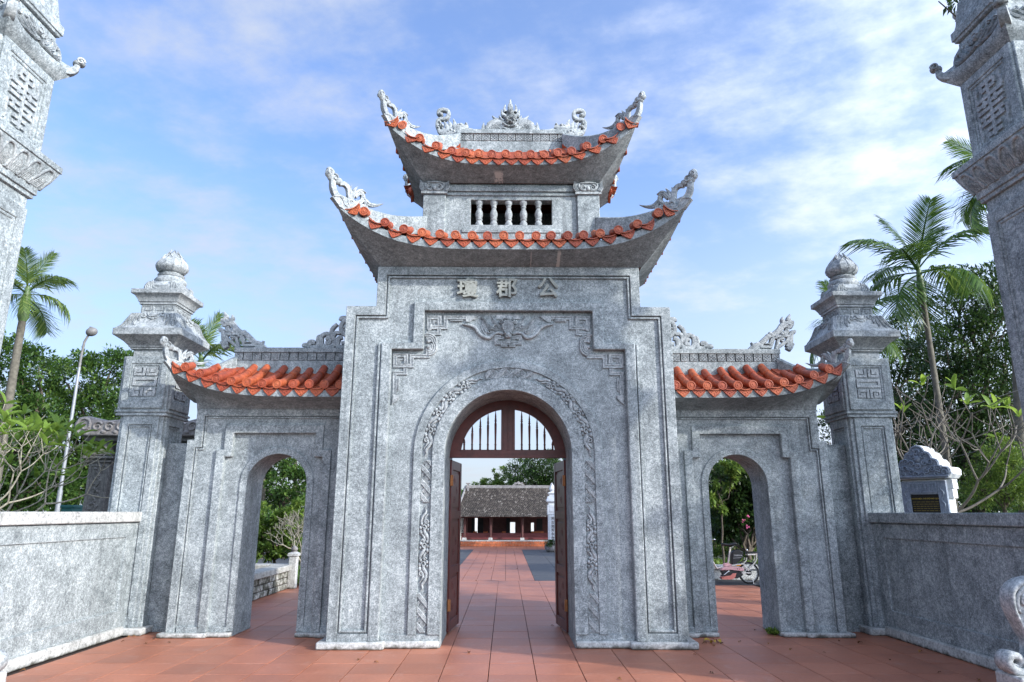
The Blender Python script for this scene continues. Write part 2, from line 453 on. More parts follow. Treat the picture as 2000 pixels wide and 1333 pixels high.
def glaze():
    m, nt, b, N, L = newmat('terracotta_glaze')
    pos = N('ShaderNodeNewGeometry').outputs['Position']
    a = noise(N, L, pos, 16, 5, .65); c = noise(N, L, pos, 4.5, 6, .7, .5); d = noise(N, L, pos, 55, 4, .7)
    r = ramp(N, [(.3, (.24, .045, .021)), (.52, (.36, .076, .033)), (.74, (.46, .118, .050))]); L(a.outputs['Fac'], r.inputs['Fac'])
    oi = N('ShaderNodeObjectInfo'); hv = N('ShaderNodeHueSaturation'); mr = N('ShaderNodeMapRange'); mr.inputs[3].default_value = .76; mr.inputs[4].default_value = 1.12
    L(oi.outputs['Random'], mr.inputs[0]); L(mr.outputs[0], hv.inputs['Value']); L(r.outputs['Color'], hv.inputs['Color'])
    mh = N('ShaderNodeMapRange'); mh.inputs[3].default_value = .497; mh.inputs[4].default_value = .506; L(oi.outputs['Random'], mh.inputs[0]); L(mh.outputs[0], hv.inputs['Hue'])
    ml = N('ShaderNodeMath'); ml.operation = 'MULTIPLY'; L(c.outputs['Fac'], ml.inputs[0]); L(d.outputs['Fac'], ml.inputs[1])
    s = N('ShaderNodeMapRange'); s.inputs[1].default_value = .27; s.inputs[2].default_value = .42; s.inputs[3].default_value = 0; s.inputs[4].default_value = .8; L(ml.outputs[0], s.inputs[0])
    x = N('ShaderNodeMix'); x.data_type = 'RGBA'; x.inputs[7].default_value = (.055, .035, .026, 1); L(s.outputs[0], x.inputs[0]); L(hv.outputs[0], x.inputs[6])
    L(x.outputs[2], b.inputs['Base Color']); b.inputs['Specular IOR Level'].default_value = .4
    rr = N('ShaderNodeMapRange'); rr.inputs[3].default_value = .35; rr.inputs[4].default_value = .7; L(d.outputs['Fac'], rr.inputs[0]); L(rr.outputs[0], b.inputs['Roughness'])
    bp = N('ShaderNodeBump'); bp.inputs['Strength'].default_value = .25; bp.inputs['Distance'].default_value = .005; L(d.outputs['Fac'], bp.inputs['Height']); L(bp.outputs[0], b.inputs['Normal'])
    return m
M['tile'] = glaze()
M['wood'] = simple('dark_red_wood', (.085, .020, .016), .4, .3, 9, .1)
M['glyph'] = simple('painted_letter', (.27, .285, .26), .6, .2, 30)
M['dark'] = simple('dark_interior', (.02, .02, .022), .9, .2, 5)
M['white'] = simple('white_paint', (.78, .78, .77), .5, .06, 6)
# ------------------------------------------------------------------ shared roof pieces
TA, TC = .22, .58                                  # rise of a tile course: z = TA*y + TC*y^2
def tile_meshes(TC=TC):
    """round cover tiles (three lengths) and eave drip tiles; local +Y runs up the (curving) slope"""
    out = {}
    zc = lambda y: TA * max(y, 0) + TC * max(y, 0) ** 2
    for key, L in (('long', .84), ('mid', .56), ('short', .25)):
        b = MB(); r = .060; n = 14
        rings = [(.001, -.006), (.036, -.006), (.040, -.001), (.050, -.001), (.054, -.010), (.066, -.008), (.067, .018), (r, .03)]
        y = .03; k = 0
        while y < L - .01:
            y2 = min(y + .28, L)
            o = .004 * k
            rings += [(r - o, y), (r + .005 - o, y + .012), (r + .004 - o, y + .03), (r - .001 - o, (y + y2) / 2), (r - .004 - o, y2)]
            y = y2; k = (k + 1) % 2
        vs = []; fs = []
        for (q, h) in rings:
            sl = atan2(TA + 2 * TC * max(h, 0), 1) if h > .02 else 0
            for i in range(n):
                t = 2 * pi * i / n
                vs.append((q * cos(t), h - q * sin(t) * sin(sl), zc(h) + q * sin(t) * cos(sl)))
        for i in range(len(rings) - 1):
            for j in range(n):
                p, q = i * n + j, i * n + (j + 1) % n
                fs.append((p, q, q + n, p + n))
        fs += [tuple(range(n)), tuple(range((len(rings) - 1) * n, len(rings) * n))]
        b.add(vs, fs)
        b.blob(0, 0, .016, .016, lambda u, v, h: (u, -.006 - h, v), .006, nu=8, nv=2)
        out[key] = b.mesh('cover_tile', M['tile'])
    for key, L in (('long', .82), ('short', .25)):
        b = MB()
        poly = [(-.106, .020), (-.100, -.015), (-.078, -.048), (-.048, -.076), (-.018, -.104), (0, -.112), (.018, -.104), (.048, -.076), (.078, -.048), (.100, -.015), (.106, .020), (.06, -.002), (0, -.012), (-.06, -.002)]
        mp = lambda u, v, h: (u, .040 - h + .14 * v, v)
        b.prism(poly, mp, 0, .016)
        b.ribbon([(p[0] * .86, p[1] * .88 - .006, .006) for p in poly[1:10]], mp, .009, n=3, seg=2, base=.015)
        for (u, v, ru) in ((0, -.055, .017), (-.033, -.040, .013), (.033, -.040, .013), (0, -.08, .009), (-.055, -.022, .011), (.055, -.022, .011), (-.018, -.030, .008), (.018, -.030, .008)):
            b.blob(u, v, ru, ru * .8, mp, .011, nu=7, nv=2, base=.014)
        y = 0
        while y < L - .01:
            y2 = min(y + .16, L)
            A = []; Bp = []
            for i in range(9):
                t = i / 8 * 2 - 1; sag = .034 * t * t - .012
                A.append((t * .110, y, zc(y) + sag + .014)); Bp.append((t * .110, y2, zc(y2) + sag))
            b.add(A + Bp + [(p[0], p[1], p[2] - .014) for p in A], [(i, i + 1, 9 + i + 1, 9 + i) for i in range(8)] + [(18 + i, 18 + i + 1, i + 1, i) for i in range(8)])
            y = y2
        out['drip_' + key] = b.mesh('drip_tile', M['tile'])
    return out
TMS = {.58: tile_meshes(), .30: tile_meshes(.30)}

def finial_mb(sc=1.0, lean=0.0):
    """curled corner finial traced in its own upright plane: u outwards along the hip, v up; origin at the beak"""
    def c(zx, zy, w=None):
        din = (zx - 170) * .00138
        z = -((zy - 420) / 5.556 - 47 * din) * .0069
        u = -din + lean * z
        return (u * sc, z * sc) + ((w * .00165 * sc,) if w is not None else ())
    T = .048 * sc
    m = lambda u, v, h: (u, h, v)                     # plane u,v ; thickness h
    b = MB()
    # base with beak
    base = [c(*p) for p in [(160, 430), (185, 408), (262, 412), (330, 452), (430, 492), (575, 560), (600, 640), (460, 640), (330, 610), (250, 560), (205, 490)]]
    b.prism(base, m, -T * .9, T * .9)
    for sg in (1, -1):
        mm = (lambda u, v, h: (u, h + T * .9, v)) if sg > 0 else (lambda u, v, h: (u, -h - T * .9, v))
        b.ribbon([c(175, 425, 8), c(245, 430, 9), c(285, 480, 9), c(300, 520, 8), c(330, 560, 8), c(380, 560, 8)], mm, .016 * sc)
        b.curl(*c(372, 520), .052 * sc, mm, .02 * sc, .015 * sc, a0=2.4, turns=1.3, ccw=-1)
    # neck
    b.ribbon([c(300, 480, 26), c(235, 440, 26), c(190, 370, 27), (c(168, 300, 27)), c(160, 235, 24), c(150, 190, 18)], m, T, full=True)
    for sg in (1, -1):
        mm = (lambda u, v, h: (u, h + T * .8, v)) if sg > 0 else (lambda u, v, h: (u, -h - T * .8, v))
        b.ribbon([c(290, 450, 6), c(225, 395, 6), (c(192, 320, 6)), c(180, 240, 5)], mm, .012 * sc)
    # cloud head
    for (x, y, r1, r2, rot) in ((128, 118, 38, 56, .35), (165, 185, 46, 40, 0), (222, 225, 40, 34, -.5), (118, 78, 24, 28, 0)):
        p = c(x, y); b.blob(p[0], p[1], r1 * .0019 * sc, r2 * .0016 * sc, m, T * 1.1, rot, 12, 3, full=True)
    for sg in (1, -1):
        mm = (lambda u, v, h: (u, h + T * .9, v)) if sg > 0 else (lambda u, v, h: (u, -h - T * .9, v))
        b.curl(*c(180, 185), .05 * sc, mm, .02 * sc, .013 * sc, a0=1.2, turns=1.2)
        b.curl(*c(125, 112), .045 * sc, mm, .02 * sc, .011 * sc, a0=-1, turns=.9)
    # leafy loop and tail
    b.ribbon([c(240, 262, 20), c(292, 262, 24), c(338, 305, 24), c(358, 370, 26), c(372, 450, 30), c(400, 520, 30)], m, T * .85, full=True)
    for l in ([(372, 450, 20), (366, 370, 16), (372, 285, 5)], [(385, 440, 22), (408, 360, 18), (445, 298, 5)], [(395, 430, 20), (450, 370, 20), (500, 352, 18), (552, 384, 5)],
              [(430, 430, 18), (480, 372, 26), (520, 420, 24), (512, 478, 22), (470, 502, 18), (436, 482, 14)],
              [(512, 430, 20), (552, 490, 26), (610, 535, 22), (690, 545, 14), (768, 528, 4)], [(552, 470, 18), (560, 540, 18), (585, 600, 6)]):
        b.ribbon([c(*q) for q in l], m, T * .7, full=True)
        for sg in (1, -1):
            mm = (lambda u, v, h: (u, h + T * .62, v)) if sg > 0 else (lambda u, v, h: (u, -h - T * .62, v))
            b.ribbon([c(q[0], q[1], q[2] * .3) for q in l], mm, .012 * sc, n=3)
    return b
def finial(parent, corner, ang, sc, lean=0.0, name='finial'):
    """corner: world point of the beak, ang: heading of the outward diagonal"""
    b = finial_mb(sc, lean); ca, sa = cos(ang), sin(ang)
    b.v = [(corner[0] + x * ca - y * sa, corner[1] + x * sa + y * ca, corner[2] + z) for x, y, z in b.v]
    return b.build(name, M['carve'], parent)

def roof(root, name, cx, cy, a, b, ze, lift, pw, wa, wb, wz, ta, tb, tz, n_front, n_side, fh=.10, disc_up=.19,
         inner=None, fin_sc=1.0, hip_top=None, tile_len='mid', fin_up=0.0, fin_lean=0.0, bowl=0.0, flare=0.0, m0=.13, tc=.58):
    TM = TMS[tc]
    """curved-eave hipped roof. a,b eave half sizes, ze eave (soffit edge) height, lift at the corners.
    inner = (side, x): that end butts against a wall at x instead of turning a corner."""
    sides = ['front', 'right', 'back', 'left']
    xl, xr = cx - a, cx + a
    if inner: 
        if inner[0] == 'left': xl = inner[1]
        else: xr = inner[1]
    def lift_at(x, y):
        d = 9
        for qx in ((cx - a), (cx + a)):
            if inner and ((inner[0] == 'left' and qx < cx) or (inner[0] == 'right' and qx > cx)): continue
            for qy in (cy - b, cy + b): d = min(d, max(abs(x - qx), abs(y - qy)))
        return lift * max(0, 1 - d / a) ** pw
    def loop(n=28):
        E = []; 
        fx = [xl + (xr - xl) * (.5 - .5 * cos(pi * i / n)) for i in range(n + 1)]
        sy = [cy - b + 2 * b * (.5 - .5 * cos(pi * i / 16)) for i in range(17)]
        E += [(x, cy - b) for x in fx]
        if not (inner and inner[0] == 'right'): E += [(xr, y) for y in sy[1:]]
        else: E += [(xr, cy + b)]
        E += [(x, cy + b) for x in reversed(fx[:-1])]
        if not (inner and inner[0] == 'left'): E += [(xl, y) for y in reversed(sy[1:-1])]
        return E
    def wcorner(x, y): return lift_at(x, y) / lift if lift else 0
    def flared(x, y):
        w = wcorner(x, y) ** .8 * flare
        sx = 0 if (inner and ((inner[0] == 'left' and x < cx) or (inner[0] == 'right' and x > cx))) else (1 if x > cx else -1)
        return (x + sx * w, y + (1 if y > cy else -1) * w)
    E = loop()
    EF = [flared(x, y) for (x, y) in E]
    def inn(x, y, ha, hb):
        wl = cx - ha if not (inner and inner[0] == 'left') else xl
        wr = cx + ha if not (inner and inner[0] == 'right') else xr
        return (wl + (wr - wl) * (x - xl) / (xr - xl), cy + hb * (y - cy) / b)
    body = MB(); n = len(E); ST = 8
    rows = []
    for k in range(ST + 1):
        t = k / ST
        hb = (1 - cos(t * pi / 2 * .9)) / (1 - cos(pi / 2 * .9)); vb = sin(t * pi / 2 * .9) / sin(pi / 2 * .9)
        hfrac = t + (hb - t) * bowl; vfrac = t ** 1.12 + (vb - t ** 1.12) * bowl
        row = []
        for (x, y), (x2, y2) in zip(E, EF):
            wx, wy = inn(x, y, wa, wb); z1 = ze + lift_at(x, y); x, y = x2, y2
            row.append((wx + (x - wx) * hfrac, wy + (y - wy) * hfrac, wz + (z1 - wz) * vfrac))
        rows.append(row)
    rows.append([(x2, y2, ze + lift_at(x, y) + fh) for (x, y), (x2, y2) in zip(E, EF)])
    vs = [p for r in rows for p in r]; fs = []
    for k in range(len(rows) - 1):
        for i in range(n):
            j = (i + 1) % n
            fs.append((k * n + i, k * n + j, (k + 1) * n + j, (k + 1) * n + i))
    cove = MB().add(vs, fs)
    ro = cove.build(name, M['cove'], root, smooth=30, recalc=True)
    # deck under the tiles
    d = MB(); rows = []
    for t in np.linspace(0, 1, 6):
        row = []
        for (x, y) in E:
            tx, ty = inn(x, y, ta, tb); z1 = ze + lift_at(x, y) + fh
            
            px_, py_ = x + (tx - x) * t, y + (ty - y) * t
            dd = b - abs(py_ - cy)
            if not (inner and inner[0] == 'left'): dd = min(dd, px_ - xl)
            if not (inner and inner[0] == 'right'): dd = min(dd, xr - px_)
            dd = max(0, dd); zz_ = ze + fh - .03 + lift_at(x, y) * (1 - t) ** 1.5 + TA * dd + tc * dd * dd
            x, y = flared(x, y)
            row.append((x + (tx - x) * t, y + (ty - y) * t, zz_))
        rows.append(row)
    vs = [p for r in rows for p in r]; fs = []
    for k in range(5):
        for i in range(n):
            j = (i + 1) % n
            fs.append((k * n + i, k * n + j, (k + 1) * n + j, (k + 1) * n + i))
    fs.append(tuple(range(5 * n, 6 * n)))
    d.add(vs, fs).build('roof_deck', M['tile'], ro, smooth=30)
    # tiles
    zt = ze + disc_up
    def row_of(side, count, dep):
        if side in ('front', 'back'):
            lo, hi = xl, xr
        else: lo, hi = cy - b, cy + b
        L = hi - lo
        ends = [not (inner and side in ('front', 'back') and inner[0] == 'left'), not (inner and side in ('front', 'back') and inner[0] == 'right')]
        e0 = m0 if ends[0] else .0; e1 = m0 if ends[1] else .0
        step = (L - e0 - e1) / count
        rotz = {'front': 0, 'right': pi / 2, 'back': pi, 'left': -pi / 2}[side]
        run = (b - tb) if side in ('front', 'back') else (a - ta)
        for i in range(count + 1):
            for kind in ('cover', 'drip'):
                if kind == 'drip' and e0 < .1 and i in (0, count) and side in ('left', 'right'): continue
                if kind == 'drip' and inner and side in ('left', 'right'): continue
                if kind == 'cover':
                    if i == count: continue
                    q = lo + e0 + step * (i + .5)
                else: q = lo + e0 + step * i
                if side == 'front': x, y = q, cy - b - .035
                elif side == 'back': x, y = q, cy + b + .035
                elif side == 'right': x, y = xr + .035, q
                else: x, y = xl - .035, q
                lz = lift_at(min(max(x, cx - a), cx + a), min(max(y, cy - b), cy + b))
                fl = flare * (lz / lift) ** .8
                x += (1 if side == 'right' else -1) * fl if side in ('right', 'left') else (fl * .9 * (1 if q > cx else -1) if kind else 0)
                y += (-1 if side == 'front' else 1) * fl if side in ('front', 'back') else fl * .9 * (1 if q > cy else -1)
                slope = atan2(tz - (zt - .06 + lz), run)
                # tangent roll along the rising eave
                e = .05
                if side in ('front', 'back'): dz = lift_at(x + e, cy - b) - lift_at(x - e, cy - b)
                else: dz = lift_at(xr if side == 'right' else xl, y + e) - lift_at(xr if side == 'right' else xl, y - e)
                roll = atan2(dz, 2 * e) * (1 if side in ('front', 'right') else -1)
                dist_end = min(q - lo if ends[0] else 9, hi - q if ends[1] else 9)
                avail = min(run, dist_end)
                if kind == 'cover':
                    key = 'long' if (tile_len == 'long' and avail > .75) else ('mid' if avail > .45 else 'short')
                    sy_ = 1.0 if avail > .26 else max(.45, avail / .26)
                    place('cover_tile', TM[key], ro, (x + random.uniform(-.009, .009), y + random.uniform(-.008, .008), zt + lz + random.uniform(-.005, .005)), (random.uniform(-.03, .03), 0, rotz + random.uniform(-.035, .035)), (1, sy_, 1))
                else:
                    key = 'drip_long' if avail > .5 else 'drip_short'
                    place('drip_tile', TM[key], ro, (x, y, zt + lz - .062), (0, 0, rotz) if abs(roll) < .05 else (0, -max(-.55, min(.55, roll)) * .8, rotz), None)
    row_of('front', n_front, 0); row_of('back', n_front, 0)
    if not (inner and inner[0] == 'right'): row_of('right', n_side, 0)
    if not (inner and inner[0] == 'left'): row_of('left', n_side, 0)
    # hip ridges
    ht = hip_top if hip_top else tz + .1
    corners = []
    for sx in (-1, 1):
        if inner and ((inner[0] == 'left' and sx < 0) or (inner[0] == 'right' and sx > 0)): continue
        for sy in (-1, 1): corners.append((sx, sy))
    for sx, sy in corners:
        C0 = np.array([cx + sx * (a + flare + .02), cy + sy * (b + flare + .02)]); T0 = np.array([cx + sx * (ta - .02), cy + sy * (tb - .02)])
        dirv = (C0 - T0); Ld = np.linalg.norm(dirv); dirv /= Ld; nrm = np.array([-dirv[1], dirv[0]])
        zc = ze + lift + fh + .05
        vs = []; K = 12
        for i in range(K + 1):
            t = i / K
            p = C0 + (T0 - C0) * t; W = .030 + .048 * min(1, t * 3)
            top = zc + .02 + (ht - zc) * (t ** .9) if ht > zc else zc + (ht - zc) * (1 - (1 - t) ** 2.4)
            if ht > zc: top = zc + (ht - zc) * t ** 1.8 - .10 * sin(pi * t) 
            bot = (ze + lift * (1 - t) ** pw + fh) + (tz - ze - fh) * t - .10
            bot = min(bot, top - .1); bot = max(bot, top - .10 - .9 * t)
            for (o, z) in ((-W, bot), (W, bot), (W, top - .02), (W * .7, top), (-W * .7, top), (-W, top - .02)):
                vs.append((p[0] + nrm[0] * o, p[1] + nrm[1] * o, z))
        fs = []
        for i in range(K):
            for k in range(6):
                q, r = i * 6 + k, i * 6 + (k + 1) % 6
                fs.append((q, r, r + 6, q + 6))
        fs += [tuple(range(6)), tuple(range(K * 6, K * 6 + 6))]
        MB().add(vs, fs).build('hip_ridge', M['stone'], ro, smooth=30, bevel=.006)
        finial(ro, (C0[0] + dirv[0] * .05, C0[1] + dirv[1] * .05, zc - .02 + fin_up), atan2(dirv[1], dirv[0]), fin_sc, fin_lean)
    return ro

def lattice_panel():
    """square ridge tile with a woven lattice"""
    b = MB(); s = .062
    b.box(-s, s, -.012, .03, -s, s)
    m = lambda u, v, h: (u, -.012 - h, v)
    for (A, B_) in (((-s * .9, -s * .9), (-s * .9, s * .9)), ((s * .9, -s * .9), (s * .9, s * .9)), ((-s * .9, s * .9), (s * .9, s * .9)), ((-s * .9, -s * .9), (s * .9, -s * .9)),
                    ((-s * .8, -s * .8), (s * .8, s * .8)), ((-s * .8, s * .8), (s * .8, -s * .8)), ((-s * .8, 0), (0, s * .8)), ((0, s * .8), (s * .8, 0)), ((s * .8, 0), (0, -s * .8)), ((0, -s * .8), (-s * .8, 0))):
        b.ribbon([(A[0], A[1], .0065), (B_[0], B_[1], .0065)], m, .013, n=3, seg=1)
    return b.mesh('lattice_tile', M['carve'])
LAT = lattice_panel()

# ------------------------------------------------------------------ carved designs in strip coordinates
def lattice_strip(b, m, u0, u1, hv):
    """woven key-fret lattice: bold triple diagonals, fine cross bars, clipped to |v|<hv"""
    def seg(uc, d, w, lim0=-1, lim1=1, lift_=0.0):
        # line through (uc,0) direction (d,1)
        pts = []
        for v in (lim0 * hv, lim1 * hv):
            pts.append((uc + d * v, v))
        (ua, va), (ub, vb) = pts
        # clip in u
        def clip(pu, pv, qu, qv):
            if pu < u0:
                t = (u0 - pu) / (qu - pu + 1e-9); pu, pv = u0, pv + (qv - pv) * t
            if pu > u1:
                t = (u1 - pu) / (qu - pu + 1e-9); pu, pv = u1, pv + (qv - pv) * t
            return pu, pv
        if max(ua, ub) < u0 + .005 or min(ua, ub) > u1 - .005: return
        p = clip(ua, va, ub, vb); q = clip(ub, vb, ua, va)
        if abs(p[1] - q[1]) < .01: return
        b.ribbon([(p[0], p[1], w), (q[0], q[1], w)], m, .011, n=3, seg=1, base=lift_)
    x = u0 - hv * 1.2
    i = 0
    while x < u1 + hv * 1.2:
        seg(x, -1.1, .0082, *(((-1, .35), (-.35, 1), (-1, 1))[i % 3]))
        x += .0255; i += 1
    k = u0 + .02
    while k < u1 + .05:
        for j in (-.027, 0, .027): seg(k + j, 1.1, .0115, -1, 1, .0065)
        k += .19
def cloud(b, m, u, sg, sc=1.0, flip=1):
    """cloud scroll unit about .26 long at u, mirrored by flip: a ribbed stem, a scroll head and three round lobes"""
    F = lambda pts: [(u + sg * p[0] * sc, flip * p[1] * sc, p[2] * sc) for p in pts]
    b.ribbon(F([(-.02, -.055, .018), (.04, -.040, .027), (.095, -.002, .026), (.15, .005, .018)]), m, .020)
    b.ribbon(F([(-.02, -.012, .014), (.03, .004, .018), (.07, .034, .014)]), m, .018)
    b.curl(u + sg * .165 * sc, flip * .008 * sc, .036 * sc, m, .024, .013 * sc, a0=pi if sg > 0 else 0, turns=1.2, ccw=flip * sg)
    for (x, y, r) in ((.095, .050, .034), (.152, .054, .030), (.208, .042, .030), (.222, -.008, .027), (.185, -.046, .032), (.13, -.05, .024)):
        b.blob(u + sg * x * sc, flip * y * sc, r * sc, r * .85 * sc, m, .021, nu=10, nv=3)
    b.ribbon(F([(.225, -.045, .012), (.24, -.02, .014), (.25, .02, .008)]), m, .018)
def flame(b, m, u, sg, L, flip=1):
    b.ribbon([(u, -flip * .045, .016), (u + sg * L * .3, -flip * .030, .022), (u + sg * L * .6, flip * .012, .018), (u + sg * L * .82, flip * .006, .010), (u + sg * L, flip * .035, .003)], m, .021)
    b.ribbon([(u, -flip * .005, .012), (u + sg * L * .25, flip * .008, .016), (u + sg * L * .5, flip * .045, .006)], m, .019)
    b.curl(u, flip * .025, .030, m, .024, .012, a0=0, turns=1.1, ccw=flip)
def cloud_run(b, m, u0, u1, flip=1):
    L = u1 - u0
    flame(b, m, u0 + .24, -1, .22, flip)
    n = max(1, int(round((L - .44) / .26))); st = (L - .44) / n
    for i in range(n):
        cloud(b, m, u0 + .21 + st * i, 1, st / .24, flip if i % 2 == 0 else -flip)
    flame(b, m, u1 - .24, 1, .22, -flip)

def fretline(b, m, pts, w=.028, h=.022, base=0.0):
    """squared double-line key ribbon"""
    for i in range(len(pts) - 1):
        (x0, z0), (x1, z1) = pts[i], pts[i + 1]
        e = w
        if abs(x1 - x0) > abs(z1 - z0):
            a, c = min(x0, x1) - e, max(x0, x1) + e
            A = [(a, z0 - w), (c, z0 - w)]; B_ = [(a, z0 + w), (c, z0 + w)]
        else:
            a, c = min(z0, z1) - e, max(z0, z1) + e
            A = [(x0 - w, a), (x0 - w, c)]; B_ = [(x0 + w, a), (x0 + w, c)]
        jit = .0007 * (i % 5)
        b.band(A, B_, m, base - .004, base + h * .55 + jit)
    for o in (-.62, .62):
        # offset polyline (mitred)
        P = [np.array(p, float) for p in pts]; Q = []
        for i, p in enumerate(P):
            d0 = P[i] - P[i - 1] if i > 0 else P[1] - P[0]; d1 = P[i + 1] - P[i] if i < len(P) - 1 else P[-1] - P[-2]
            d0 /= np.linalg.norm(d0) + 1e-9; d1 /= np.linalg.norm(d1) + 1e-9
            n0 = np.array([-d0[1], d0[0]]); n1 = np.array([-d1[1], d1[0]])
            q = n0 + n1; q /= max(1e-6, 1 + n0 @ n1)
            Q.append(p + q * o * w)
        A = []; B_ = []
        for i, p in enumerate(Q):
            d0 = Q[i] - Q[i - 1] if i > 0 else Q[1] - Q[0]; d1 = Q[i + 1] - Q[i] if i < len(Q) - 1 else Q[-1] - Q[-2]
            d0 /= np.linalg.norm(d0) + 1e-9; d1 /= np.linalg.norm(d1) + 1e-9
            n0 = np.array([-d0[1], d0[0]]); n1 = np.array([-d1[1], d1[0]]); q = (n0 + n1) / max(1e-6, 1 + n0 @ n1)
            A.append(p + q * w * .27); B_.append(p - q * w * .27)
        b.band(A, B_, m, base, base + h)

# ------------------------------------------------------------------ main gate
F0 = 9.40; BACK = 10.90; UC = .04
gate = thing('main_gate', (0, 10.15, 0), 'tall grey stone central gatehouse with two tiers of curved red-tiled roof over a great arch', 'gatehouse')
def stepped(half, step_half, zs, zt, z0):
    return [(-half, z0), (-half, zs), (-step_half, zs), (-step_half, zt), (step_half, zt), (step_half, zs), (half, zs), (half, z0)]
def main_body():
    fr = front(0)
    m = lambda u, v, h: (u, h, v)
    P_OUT = stepped(2.323, 1.898, 4.568, 5.172, 0)
    b = MB()
    arch = archline(0, .875, 2.495, 0, 32)
    b.prism(P_OUT + list(reversed(arch)), m, 9.50, BACK)
    pan = stepped(1.672, 1.222, 3.955, 4.525, 0)
    # face around the stepped recess
    b.prism(stepped(2.321, 1.896, 4.566, 5.170, 0) + list(reversed(pan)), m, 9.448, 9.503)
    bo = b.build('gate_wall', M['stone'], gate, bevel=.012)
    # outer border
    w = MB()
    A = stepped(2.326, 1.901, 4.571, 5.175, .09); B_ = stepped(2.190, 1.765, 4.435, 5.045, .09)
    w.band(A, B_, m, 9.400, 9.452)
    w.build('border_moulding', M['stone'], gate, bevel=.008)
    w = MB()
    w.band(stepped(2.174, 1.749, 4.419, 5.029, .20), stepped(2.148, 1.723, 4.393, 5.003, .20), m, 9.412, 9.452)
    for s in (-1, 1):
        x0, x1 = sorted((s * 2.19, s * 1.665)); w.box(x0, x1, 9.402, 9.452, .088, .185)
        x0, x1 = sorted((s * 2.148, s * 1.845)); w.box(x0, x1, 9.413, 9.452, .2, .226)
        x0, x1 = sorted((s * 1.815, s * 1.845)); w.box(x0, x1, 9.4135, 9.452, .2, 4.02)
    w.build('inner_fillet', M['stone'], gate, bevel=.006)
    # raised frame round the recess
    w = MB()
    w.band(stepped(1.80, 1.36, 4.035, 4.64, .09), stepped(1.655, 1.205, 3.94, 4.51, .09), m, 9.398, 9.505)
    w.build('recess_frame', M['stone'], gate, bevel=.014)
    # base strips in the recess
    for s in (-1, 1):
        x0, x1 = sorted((s * 1.655, s * .878)); MB().box(x0, x1, 9.482, 9.505, .088, .165).build('base_strip', M['stone'], gate, bevel=.006)
    # arch mouldings
    w = MB()
    w.band(archline(0, 1.045, 2.495, .164, 32), archline(0, .873, 2.495, .164, 32), m, 9.462, 9.505)
    w.band(archline(0, 1.30, 2.495, .164, 32), archline(0, 1.19, 2.495, .164, 32), m, 9.468, 9.505)
    w.build('arch_moulding', M['stone'], gate, bevel=.006)
    # plinth
    for s in (-1, 1):
        x0, x1 = sorted((s * 2.44, s * 1.575)); MB().box(x0, x1, 9.345, 11.0, 0, .092).build('plinth', M['plinth'], gate, bevel=.022)
        x0, x1 = sorted((s * 1.60, s * .885)); MB().box(x0, x1, 9.44, 10.98, 0, .090).build('plinth', M['plinth'], gate, bevel=.022)
main_body()

def arch_carving():
    r = 1.1175; spr = 2.495; z0 = .17; Lv = spr - z0; La = pi * r; LT = 2 * Lv + La
    def m(u, v, h):
        h *= 1.6
        if u < Lv: return (-r - v, 9.499 - h, z0 + u)
        if u > Lv + La: return (r + v, 9.499 - h, spr - (u - Lv - La))
        t = pi - (u - Lv) / r
        return ((r + v) * cos(t), 9.499 - h, spr + (r + v) * sin(t))
    b = MB()
    hv = .068
    for a, c in ((.02, .50), (1.66, 2.22)):
        lattice_strip(b, m, a, c, hv); lattice_strip(b, m, LT - c, LT - a, hv)
    lattice_strip(b, m, LT / 2 - .33, LT / 2 + .33, hv)
    for a, c in ((.50, 1.64), (2.25, LT / 2 - .36)):
        cloud_run(b, m, a, c, 1)
        mm = lambda u, v, h: m(LT - u, v, h)
        cloud_run(b, mm, a, c, 1)
    b.build('arch_carving', M['carve'], gate, smooth=50, recalc=True)
arch_carving()

